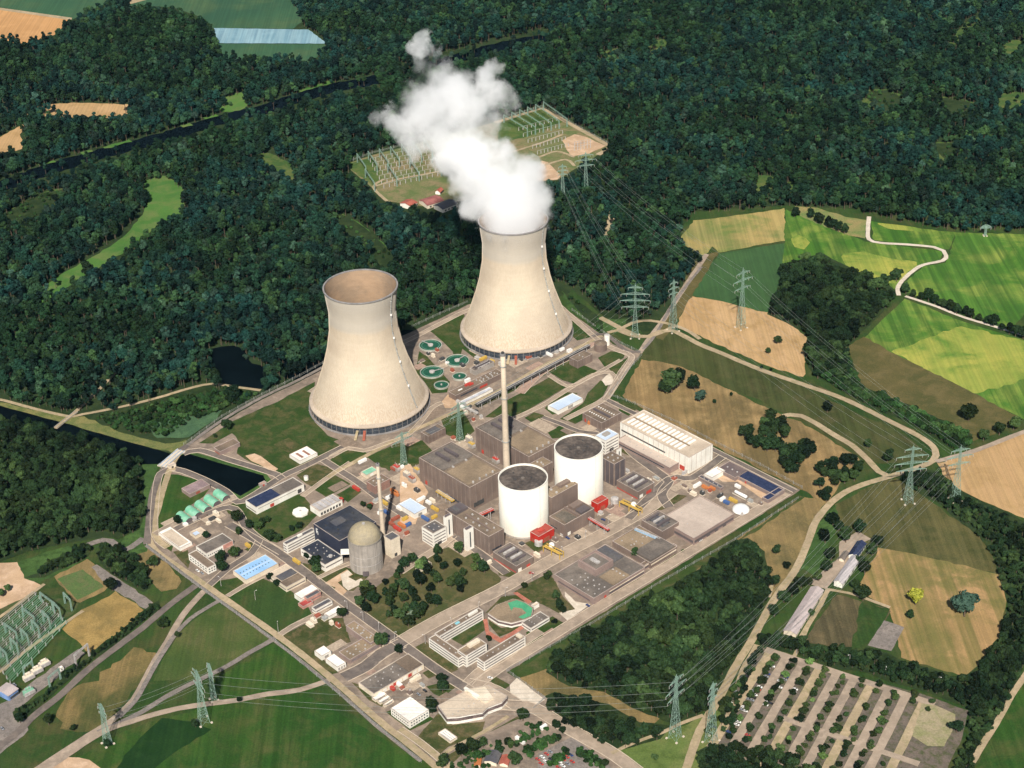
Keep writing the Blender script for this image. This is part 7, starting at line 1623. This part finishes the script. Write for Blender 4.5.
# car park trees: planted rows between the lanes
for k in range(11):
    n_ = 0
    for j in range(17):
        along = PKL * (.03 + j * .060) + rnd.uniform(-4, 4)
        if k in (9, 10) and .12 < along / PKL < .7: continue
        if rnd.random() < .08: continue
        p = PK0 + PKs * (k - .5 + rnd.uniform(-.13, .13)) + PKd * along
        q = PROJ((p.x, p.y, 0))
        if q[1] > 780: continue
        kd = rnd.choices(['park', 'dark', 'light'], [.64, .22, .14])[0]
        tree(p, rnd.uniform(2.5, 4.3), kd, 'small round tree, %s down planted row %d of the large car park' % (ordn(n_), k + 1), 'trees planted in the large car park', hs=.8); n_ += 1
# tree park in the middle of the works
pp = [(354, 600), (375, 588), (400, 572), (425, 556), (455, 548), (475, 560), (495, 578), (488, 588), (452, 608), (405, 632), (395, 632), (360, 612)]
cand = []
while len(cand) < 54:
    q = (rnd.uniform(354, 498), rnd.uniform(548, 632))
    if not inside(pp, np.array([q]))[0]: continue
    if q[0] > 440 and q[1] > 575 and rnd.random() < .75: continue
    if any(hypot(q[0] - c_[0], (q[1] - c_[1]) * 1.7) < 8.0 for c_ in cand): 
        if rnd.random() < .97: continue
    cand.append(q)
cand.sort()
for i, q in enumerate(cand):
    r = rnd.uniform(3.4, 6.6); kd = rnd.choices(['dark', 'park', 'light'], [.72, .23, .05])[0]
    tree(G(*q), r, kd, '%s tree, %s from left in the central tree park' % ({'dark': 'dark', 'park': 'green', 'light': 'light green'}[kd], ordn(i)), 'trees of the central park', z=.8)
tree(G(*tp('F', (600, 238))), 4.5, 'pale', 'whitish pale tree at the front edge of the tree park', 'trees of the central park', z=.8)
LONE = [('F', 478, 335, 7, 'dark', 'big dark tree beside the low tan storehouse'), ('F', 550, 365, 5, 'dark', 'dark round tree at the near end of the garage block'), ('F', 715, 475, 5, 'dark', 'dark tree on the round lawn by the gate building'), ('F', 720, 515, 5.5, 'dark', 'second dark tree on the lawn by the gate building'),
        ('F', 680, 580, 6.5, 'dark', 'dark tree hugging the white two-storey block'), ('F', 680, 600, 4.5, 'dark', 'small dark tree just below the white two-storey block tree'), ('F', 325, 222, 5.5, 'dark', 'dark tree beside the flat pale shed'), ('F', 220, 20, 6, 'dark', 'dark tree at the corner of the black hall annex'), ('F', 225, 45, 5, 'dark', 'dark tree just below the annex corner tree'),
        ('F', 40, 75, 4, 'dark', 'dark shrub behind the cream block with mixed roofs'), ('F', 70, 100, 4, 'dark', 'second dark shrub behind the cream block with mixed roofs'),
        ('H', 385, 160, 6.5, 'dark', 'big dark tree opposite the green vaults'), ('H', 435, 185, 5.5, 'dark', 'dark tree right of the big one opposite the green vaults'), ('H', 470, 192, 5, 'park', 'bushy tree below the boiler house'), ('H', 505, 165, 3.5, 'dark', 'small dark bush behind the boiler house tree'), ('H', 512, 235, 6.5, 'dark', 'large dark tree left of the white banded office'),
        ('H', 545, 240, 4.5, 'dark', 'smaller dark tree left of the white banded office'), ('H', 480, 170, 4, 'dark', 'dark bush at the front of the boiler house lawn'), ('H', 388, 212, 4.5, 'dark', 'dark tree at the pink end of the grey roofed building'), ('H', 262, 225, 4.5, 'dark', 'dark tree by the small sand coloured store'), ('H', 320, 320, 7, 'dark', 'big dark tree behind the two-storey perimeter building'),
        ('H', 322, 350, 7, 'dark', 'dark tree left of the blue-roofed shed'), ('H', 375, 300, 6, 'park', 'spreading tree above the blue-roofed shed'), ('H', 150, 170, 5, 'dark', 'dark bush at the left end of the green vaults'), ('H', 693, 350, 6, 'dark', 'dark tree in front of the black hall annex'), ('H', 660, 310, 4, 'dark', 'dark bush left of the black hall annex'),
        ('H', 630, 190, 4, 'dark', 'dark bush on the lawn by the oval slab'), ('H', 600, 200, 3.5, 'dark', 'second dark bush on the lawn by the oval slab'), ('H', 880, 105, 3.5, 'dark', 'dark bush at the far side of the black hall'), ('H', 905, 115, 3.5, 'dark', 'second dark bush at the far side of the black hall'),
        ('A', 345, 265, 6, 'dark', 'single dark tree at the fence bend on the big lawn'), ('A', 298, 305, 2.8, 'dark', 'tiny bush on the big lawn near the brown store'), ('U', 0, 0, 1, 'dark', None),
        ('H', 55, 335, 6, 'dark', 'dark tree on the waste ground outside the left fence'), ('H', 95, 575, 4.5, 'dark', 'dark tree by the asphalt track'), ('H', 98, 555, 3.5, 'dark', 'small dark tree by the asphalt track, upper one'), ('H', 148, 618, 3.0, 'dark', 'tiny bush between the two joining field tracks'),
        ('Q', 548, 290, 5, 'dark', 'dark tree beside the asphalt track left of the fence'), ('Q', 380, 160, 7, 'dark', 'dark tree at the corner of the sports pitch'), ('Q', 520, 85, 5, 'dark', 'dark tree on the bare waste ground'), ('Q', 165, 615, 5, 'dark', 'dark bush beside the asphalt track, lower left'), ('Q', 70, 610, 5, 'dark', 'dark bush at the end of the gravel yard'),
        ('Q', 250, 640, 3, 'park', 'small bush at the corner of the dry field'), ('Q', 808, 545, 2.6, 'dark', 'single bush on the farm road'), ('Q', 10, 185, 4, 'dark', 'dark bush in the bare sand area'), ('Q', 30, 168, 4, 'dark', 'second dark bush in the bare sand area'), ('Q', 660, 625, 4, 'dark', 'bush at the foot of the green meadow pylon'), ('Q', 365, 690, 4, 'dark', 'bush at the foot of the pale pylon'),
        ('E', 612, 545, 5, 'dark', 'dark tree on the dry lawn left of the laboratory'), ('E', 625, 580, 5, 'dark', 'lower dark tree on the dry lawn left of the laboratory'), ('E', 640, 600, 4, 'park', 'small green tree beside the pale forecourt'), ('E', 580, 470, 4, 'park', 'green bush beside the main road and dry lawn'), ('E', 490, 505, 3.5, 'park', 'loose bush on the dry lawn by the canteen'),
        ('E', 610, 645, 3, 'dark', 'tiny dark tree on the lawn right of the canteen wing'), ('E', 922, 378, 5.5, 'dark', 'solitary dark tree in the laboratory yard'), ('E', 350, 712, 3.2, 'dark', 'round dark tree inside the office courtyard'), ('E', 590, 455, 3.4, 'park', 'second bush beside the main road and dry lawn'),
        ('D', 440, 225, 13, 'dark', 'largest dark tree of the pair on the dry field'), ('D', 415, 235, 9, 'dark', 'left part tree of the dry field cluster'), ('D', 470, 200, 9, 'dark', 'upper right tree of the dry field cluster'), ('D', 530, 225, 9, 'dark', 'dark tree right of the dry field cluster'), ('D', 552, 275, 7, 'teal', 'greyish round tree below the dry field cluster'),
        ('D', 608, 288, 2.5, 'dark', 'tiny bush on the dry field'), ('D', 675, 258, 2.2, 'dark', 'tiny bush farther right on the dry field'), ('D', 855, 48, 5, 'park', 'round shrub on the wheat field'), ('D', 820, 88, 4, 'dark', 'low dark shrub on the wheat field'), ('D', 792, 152, 2.5, 'dark', 'tiny shrub by the pale road, left one'), ('D', 830, 162, 2, 'dark', 'tiny shrub by the pale road, right one'),
        ('N', 402, 30, 6.5, 'dark', 'round dark tree on the green verge, uppermost'), ('N', 530, 145, 5, 'park', 'round green shrub on the verge by the road bend'), ('N', 592, 185, 7, 'dark', 'very dark round tree by the road junction'), ('N', 848, 50, 10, 'park', 'big bluish tree on the brown pasture'), ('N', 895, 120, 6, 'dark', 'dark bush by the wheat road, left one'), ('N', 945, 100, 7, 'dark', 'dark bush by the wheat road, middle one'), ('N', 990, 82, 8, 'dark', 'dark bush by the wheat road, right one'),
        ('N', 120 + 700 * 0, 120, 0, 'dark', None), ('N', 240, 480, 5, 'dark', 'dark tree alone on the dry strip'), ('N', 275, 530, 4.5, 'dark', 'slim dark tree near the country road'), ('N', 235, 580, 6, 'dark', 'dark roadside tree at the small fork'), ('N', 235, 675, 6, 'dark', 'round dark tree between road and long barn'), ('N', 515, 620, 8, 'dark', 'dark tree at the corner of the ploughed field'),
        ('N', 665, 685, 5, 'dark', 'dark bush below the yellow tree'), ('N', 680, 635, 8, 'yellow', 'bright yellow tree on the mown field'), ('N', 835, 665, 12, 'teal', 'big bluish grey tree alone on the mown field'), ('N', 350, 680, 3.5, 'dark', 'small bush beside the long barn'), ('N', 460, 438, 8, 'dark', 'big dark tree at the farm yard'), ('N', 500, 412, 7, 'dark', 'dark tree behind the farm yard'),
        ('N', 395, 440, 7, 'dark', 'dark farm tree, left one'), ('N', 420, 385, 7, 'dark', 'dark farm tree, uppermost'), ('N', 440, 405, 6, 'dark', 'dark farm tree beside the uppermost'), ('N', 415, 495, 7, 'dark', 'dark tree left of the farm barns'), ('N', 395, 535, 6, 'dark', 'dark tree at the farm entrance'), ('N', 375, 565, 5, 'park', 'green bush at the farm entrance'),
        ('N', 545, 480, 6, 'dark', 'dark tree right of the solar-roofed barn'), ('N', 560, 455, 6, 'dark', 'dark tree at the far right of the farm'), ('N', 520, 540, 6, 'dark', 'dark tree right of the pale barn'), ('N', 490, 590, 5, 'dark', 'dark tree below the pale barn'), ('N', 505, 515, 5, 'dark', 'dark tree close to the pale barn wall'),
        ('N', 320, 585, 6, 'dark', 'dark tree by the road at the long barn top'), ('N', 290, 610, 7, 'dark', 'dark tree left of the long barn'), ('N', 265, 630, 6, 'dark', 'lower dark tree left of the long barn'), ('N', 345, 580, 4, 'park', 'green bush at the top of the long barn'),
        ('M', 378, 65, 7, 'dark', 'round dark bush at the edge of the hay meadow'), ('M', 665, 245, 8, 'dark', 'dark bush by the winding track'), ('O', 810, 538, 6, 'dark', 'round dark tree at the right end of the car park'), ('P', 530, 525, 5, 'dark', 'dark tree beside the access road below the gate'), ('P', 420, 497, 6, 'dark', 'dark tree at the road below the gate building'),
        ('P', 395, 645, 6, 'dark', 'dark tree at the lower edge of the visitor yard'), ('P', 365, 585, 3.5, 'park', 'small green tree in the visitor yard, left'), ('P', 378, 595, 4, 'park', 'small green tree in the visitor yard, right'), ('P', 250, 605, 7, 'dark', 'dark tree by the orange roofed kiosk'), ('P', 210, 618, 6, 'dark', 'dark tree left of the orange roofed kiosk'),
        ('P', 285, 590, 5, 'dark', 'dark bush above the black roofed pavilion'), ('P', 340, 610, 4, 'dark', 'dark bush above the red tiled pavilion'), ('P', 150, 655, 6, 'dark', 'dark tree at the lower picture edge by the footpath'), ('P', 555, 545, 3.5, 'dark', 'small dark tree at the access road bend'), ('P', 870, 635, 3, 'dark', 'tiny bush in the pylon corridor'), ('P', 700, 655, 4, 'dark', 'bush beside the access road end')]
for t, x, y, r, kd, lab in LONE:
    if lab is None: continue
    tree(G(*tp(t, (x, y + r * 1.6))), r, kd, lab, 'single trees and bushes', 'shrub' if r < 3.6 else 'broadleaf_tree', z=.7, hs=.9)
def clump(t, poly, n, rr, lab, kd='dark', group='clump'):
    P_ = tps(t, poly); xs = [p[0] for p in P_]; ys = [p[1] for p in P_]; L_ = []; g = 0
    while len(L_) < n and g < 5000:
        g += 1; q = (rnd.uniform(min(xs), max(xs)), rnd.uniform(min(ys), max(ys)))
        if inside(P_, np.array([q]))[0] and all(hypot(q[0] - c_[0], (q[1] - c_[1]) * 1.6) > rr * .8 for c_ in L_): L_.append(q)
    for i, q in enumerate(sorted(L_)): tree(G(q[0], q[1] + 2), rr * rnd.uniform(.85, 1.15), kd, lab % ordn(i), group, hs=.9)
clump('D', [(715, 420), (790, 390), (830, 350), (890, 390), (890, 440), (830, 490), (760, 465)], 18, 7.0, '%s dark tree from left in the larger clump on the dry field', group='kidney-shaped clump')
clump('D', [(855, 500), (900, 490), (980, 440), (1010, 460), (990, 520), (950, 540), (920, 570), (890, 550)], 14, 6.6, '%s dark tree from left in the curved clump on the dry field', group='curved clump')
clump('N', [(365, 230), (420, 205), (470, 200), (505, 205), (505, 250), (420, 270), (365, 280)], 14, 6.4, '%s dark tree from left in the roadside clump near the right corner', group='roadside clump')
clump('N', [(380, 300), (430, 285), (440, 300), (400, 325)], 4, 4.5, '%s dark bush from the left in the small thicket inside the road bend', group='road bend thicket')
for i in range(17):
    f = i / 16.0; x = 690 + 334 * f; y = 285 + 125 * f - 14 * sin(pi * f) * 0
    tree(G(*tp('M', (x + rnd.uniform(-4, 4), y + 8 + rnd.uniform(-3, 3)))), rnd.uniform(4.5, 7.5), 'dark', '%s hedge tree from left on the track between green fields' % ordn(i), 'hedge trees between the green fields', z=.3)
for i, (x, y) in enumerate(((425, 72), (440, 84), (452, 90), (472, 98), (488, 104), (502, 110), (518, 116))):
    tree(G(*tp('M', (x, y + 8))), 6.5, 'dark', '%s dark bush from left in the short row on the stubble strip' % ords[i], 'bush row on the stubble strip', z=.3)
print('single trees', NT[0])

# ================================================================== STEAM
BL = [(592, 690, 118), (560, 672, 98), (626, 668, 98), (592, 640, 124), (430, 560, 70), (410, 505, 60), (640, 600, 84), (640, 545, 74), (370, 465, 66), (460, 640, 60), (590, 655, 102), (575, 615, 112), (545, 580, 112), (500, 560, 108), (440, 520, 78), (395, 480, 62), (610, 560, 78), (470, 470, 80), (620, 520, 62), (440, 420, 92), (360, 400, 78), (400, 335, 112), (330, 330, 108), (290, 285, 92), (380, 255, 92), (450, 300, 92), (245, 400, 66),
      (240, 450, 38), (210, 350, 60), (165, 320, 42), (130, 335, 32), (320, 205, 62), (350, 170, 55), (285, 150, 48), (265, 100, 38), (290, 60, 30), (330, 85, 26), (500, 200, 50), (525, 165, 38), (540, 260, 52), (575, 285, 44), (510, 350, 66), (560, 470, 70)]
sm_o = MB(); CEN = []
for (x, y, r) in BL:
    px, py = tp('K', (x, y)); Yw = 2019 + max(0, 222 - py) * .9 + rnd.uniform(-12, 12)
    c = GY(px, py, Yw); dist = (c - _O).length; R_w = r / 3.413 * dist / F_PX
    CEN.append((c, R_w))
ctr = sum((c for c, r in CEN), Vector()) / len(CEN)
bm_v = []
for c, r in CEN:
    n = len(sm_o.v); rr = r * 1.22; A_, B_ = 12, 18
    for i in range(A_ + 1):
        for j in range(B_):
            th = pi * i / A_; ph = 2 * pi * j / B_
            sm_o.v.append((c.x - ctr.x + rr * sin(th) * cos(ph), c.y - ctr.y + rr * sin(th) * sin(ph), c.z - ctr.z + rr * cos(th)))
    for i in range(A_):
        for j in range(B_): a = n + i * B_ + j; b_ = n + i * B_ + (j + 1) % B_; sm_o.f.append((a, b_, b_ + B_, a + B_)); sm_o.mi.append(0)
def steam_mat():
    m = bpy.data.materials.new('steam'); m.use_nodes = True; N, L = m.node_tree.nodes, m.node_tree.links
    N.clear(); out = N.new('ShaderNodeOutputMaterial'); pv = N.new('ShaderNodeVolumePrincipled'); L.new(pv.outputs[0], out.inputs['Volume'])
    pv.inputs['Color'].default_value = (.998, .998, 1, 1); pv.inputs['Anisotropy'].default_value = .0
    pos = N.new('ShaderNodeTexCoord').outputs['Object']
    nz = N.new('ShaderNodeTexNoise'); nz.inputs['Scale'].default_value = .02; nz.inputs['Detail'].default_value = 6; nz.inputs['Roughness'].default_value = .66; L.new(pos, nz.inputs['Vector'])
    sb = N.new('ShaderNodeVectorMath'); sb.operation = 'SUBTRACT'; L.new(nz.outputs['Color'], sb.inputs[0]); sb.inputs[1].default_value = (.5, .5, .5)
    sc = N.new('ShaderNodeVectorMath'); sc.operation = 'SCALE'; L.new(sb.outputs[0], sc.inputs[0]); sc.inputs['Scale'].default_value = 58
    n2 = N.new('ShaderNodeTexNoise'); n2.inputs['Scale'].default_value = .075; n2.inputs['Detail'].default_value = 4; L.new(pos, n2.inputs['Vector'])
    s2 = N.new('ShaderNodeVectorMath'); s2.operation = 'MULTIPLY_ADD'; L.new(n2.outputs['Color'], s2.inputs[0]); s2.inputs[1].default_value = (24, 24, 24); s2.inputs[2].default_value = (-12, -12, -12)
    ad = N.new('ShaderNodeVectorMath'); ad.operation = 'ADD'; L.new(pos, ad.inputs[0]); L.new(sc.outputs[0], ad.inputs[1]); a2 = N.new('ShaderNodeVectorMath'); a2.operation = 'ADD'; L.new(ad.outputs[0], a2.inputs[0]); L.new(s2.outputs[0], a2.inputs[1]); P = a2.outputs[0]
    acc = None
    for c, r in CEN:
        d = N.new('ShaderNodeVectorMath'); d.operation = 'DISTANCE'; L.new(P, d.inputs[0]); d.inputs[1].default_value = tuple(c - ctr)
        k = N.new('ShaderNodeMath'); k.operation = 'MULTIPLY_ADD'; L.new(d.outputs['Value'], k.inputs[0]); k.inputs[1].default_value = -1 / r; k.inputs[2].default_value = 1.0
        if acc is None: acc = k.outputs[0]
        else:
            q = N.new('ShaderNodeMath'); q.operation = 'SMOOTH_MAX'; L.new(acc, q.inputs[0]); L.new(k.outputs[0], q.inputs[1]); q.inputs[2].default_value = .1; acc = q.outputs[0]
    r_ = N.new('ShaderNodeMapRange'); r_.interpolation_type = 'SMOOTHSTEP'; r_.inputs[1].default_value = .0; r_.inputs[2].default_value = .5; r_.inputs[4].default_value = .095; L.new(acc, r_.inputs[0])
    n3 = N.new('ShaderNodeTexNoise'); n3.inputs['Scale'].default_value = .013; n3.inputs['Detail'].default_value = 4; n3.inputs['Roughness'].default_value = .6; L.new(pos, n3.inputs['Vector'])
    m3 = N.new('ShaderNodeMapRange'); m3.inputs[1].default_value = .38; m3.inputs[2].default_value = .62; m3.inputs[3].default_value = .02; m3.inputs[4].default_value = 1.0; L.new(n3.outputs[0], m3.inputs[0])
    sz = N.new('ShaderNodeSeparateXYZ'); L.new(pos, sz.inputs[0]); m4 = N.new('ShaderNodeMapRange'); m4.inputs[1].default_value = 60; m4.inputs[2].default_value = -70; m4.inputs[3].default_value = .0; m4.inputs[4].default_value = .7; L.new(sz.outputs[2], m4.inputs[0])
    mx = N.new('ShaderNodeMath'); mx.operation = 'MAXIMUM'; L.new(m3.outputs[0], mx.inputs[0]); L.new(m4.outputs[0], mx.inputs[1])
    mm = N.new('ShaderNodeMath'); mm.operation = 'MULTIPLY'; L.new(r_.outputs[0], mm.inputs[0]); L.new(mx.outputs[0], mm.inputs[1])
    L.new(mm.outputs[0], pv.inputs['Density'])
    m.cycles.volume_sampling = 'MULTIPLE_IMPORTANCE' if hasattr(m.cycles, 'volume_sampling') else None
    return m
tmp = bpy.data.objects.new('steam_tmp', sm_o.mesh('steam_tmp', [])) if False else None
me = bpy.data.meshes.new('steam_src'); me.from_pydata(sm_o.v, [], sm_o.f); me.update()
to = bpy.data.objects.new('steam_src', me); COL.objects.link(to)
rm = to.modifiers.new('r', 'REMESH'); rm.mode = 'VOXEL'; rm.voxel_size = 7
dg = bpy.context.evaluated_depsgraph_get(); hull = bpy.data.meshes.new_from_object(to.evaluated_get(dg)); hull.name = 'steam'
bpy.data.objects.remove(to); bpy.data.meshes.remove(me)
hull.materials.clear(); hull.materials.append(steam_mat())
so_ = bpy.data.objects.new('steam_plume', hull); COL.objects.link(so_); so_.location = ctr; so_['kind'] = 'stuff'; tag(so_, 'thick white vapour plume rising leftward from the mouth of the right cooling tower', 'steam')
SC.cycles.volume_step_rate = 1.0; SC.cycles.volume_max_steps = 256


# ================================================================== AIR
hb = MB().box(-26400, 26400, -24400, 28400, -6, 1190); hz = hb.obj('haze', []); hz['kind'] = 'stuff'
hm = bpy.data.materials.new('haze_air'); hm.use_nodes = True; N_, L_ = hm.node_tree.nodes, hm.node_tree.links; N_.clear()
ho = N_.new('ShaderNodeOutputMaterial'); hv = N_.new('ShaderNodeVolumePrincipled'); L_.new(hv.outputs[0], ho.inputs['Volume'])
hv.inputs['Color'].default_value = (.35, .75, 1.0, 1); hv.inputs['Density'].default_value = 4.5e-6; hv.inputs['Anisotropy'].default_value = 0
hz.data.materials.clear(); hz.data.materials.append(hm); tag(hz, 'thin bluish summer air over the whole landscape', 'haze')
print('STEAM Z', ctr.z, min(c.z for c, r in CEN), max(c.z for c, r in CEN))
dupes = {k: v for k, v in LABELS.items() if len(v) > 1}
print('DUPLICATE LABELS', {k: len(v) for k, v in dupes.items()})
lens = [k for k in LABELS if not 4 <= len(k.split()) <= 16]
print('LONG LABELS', lens)
print('OBJECTS', len(bpy.data.objects))
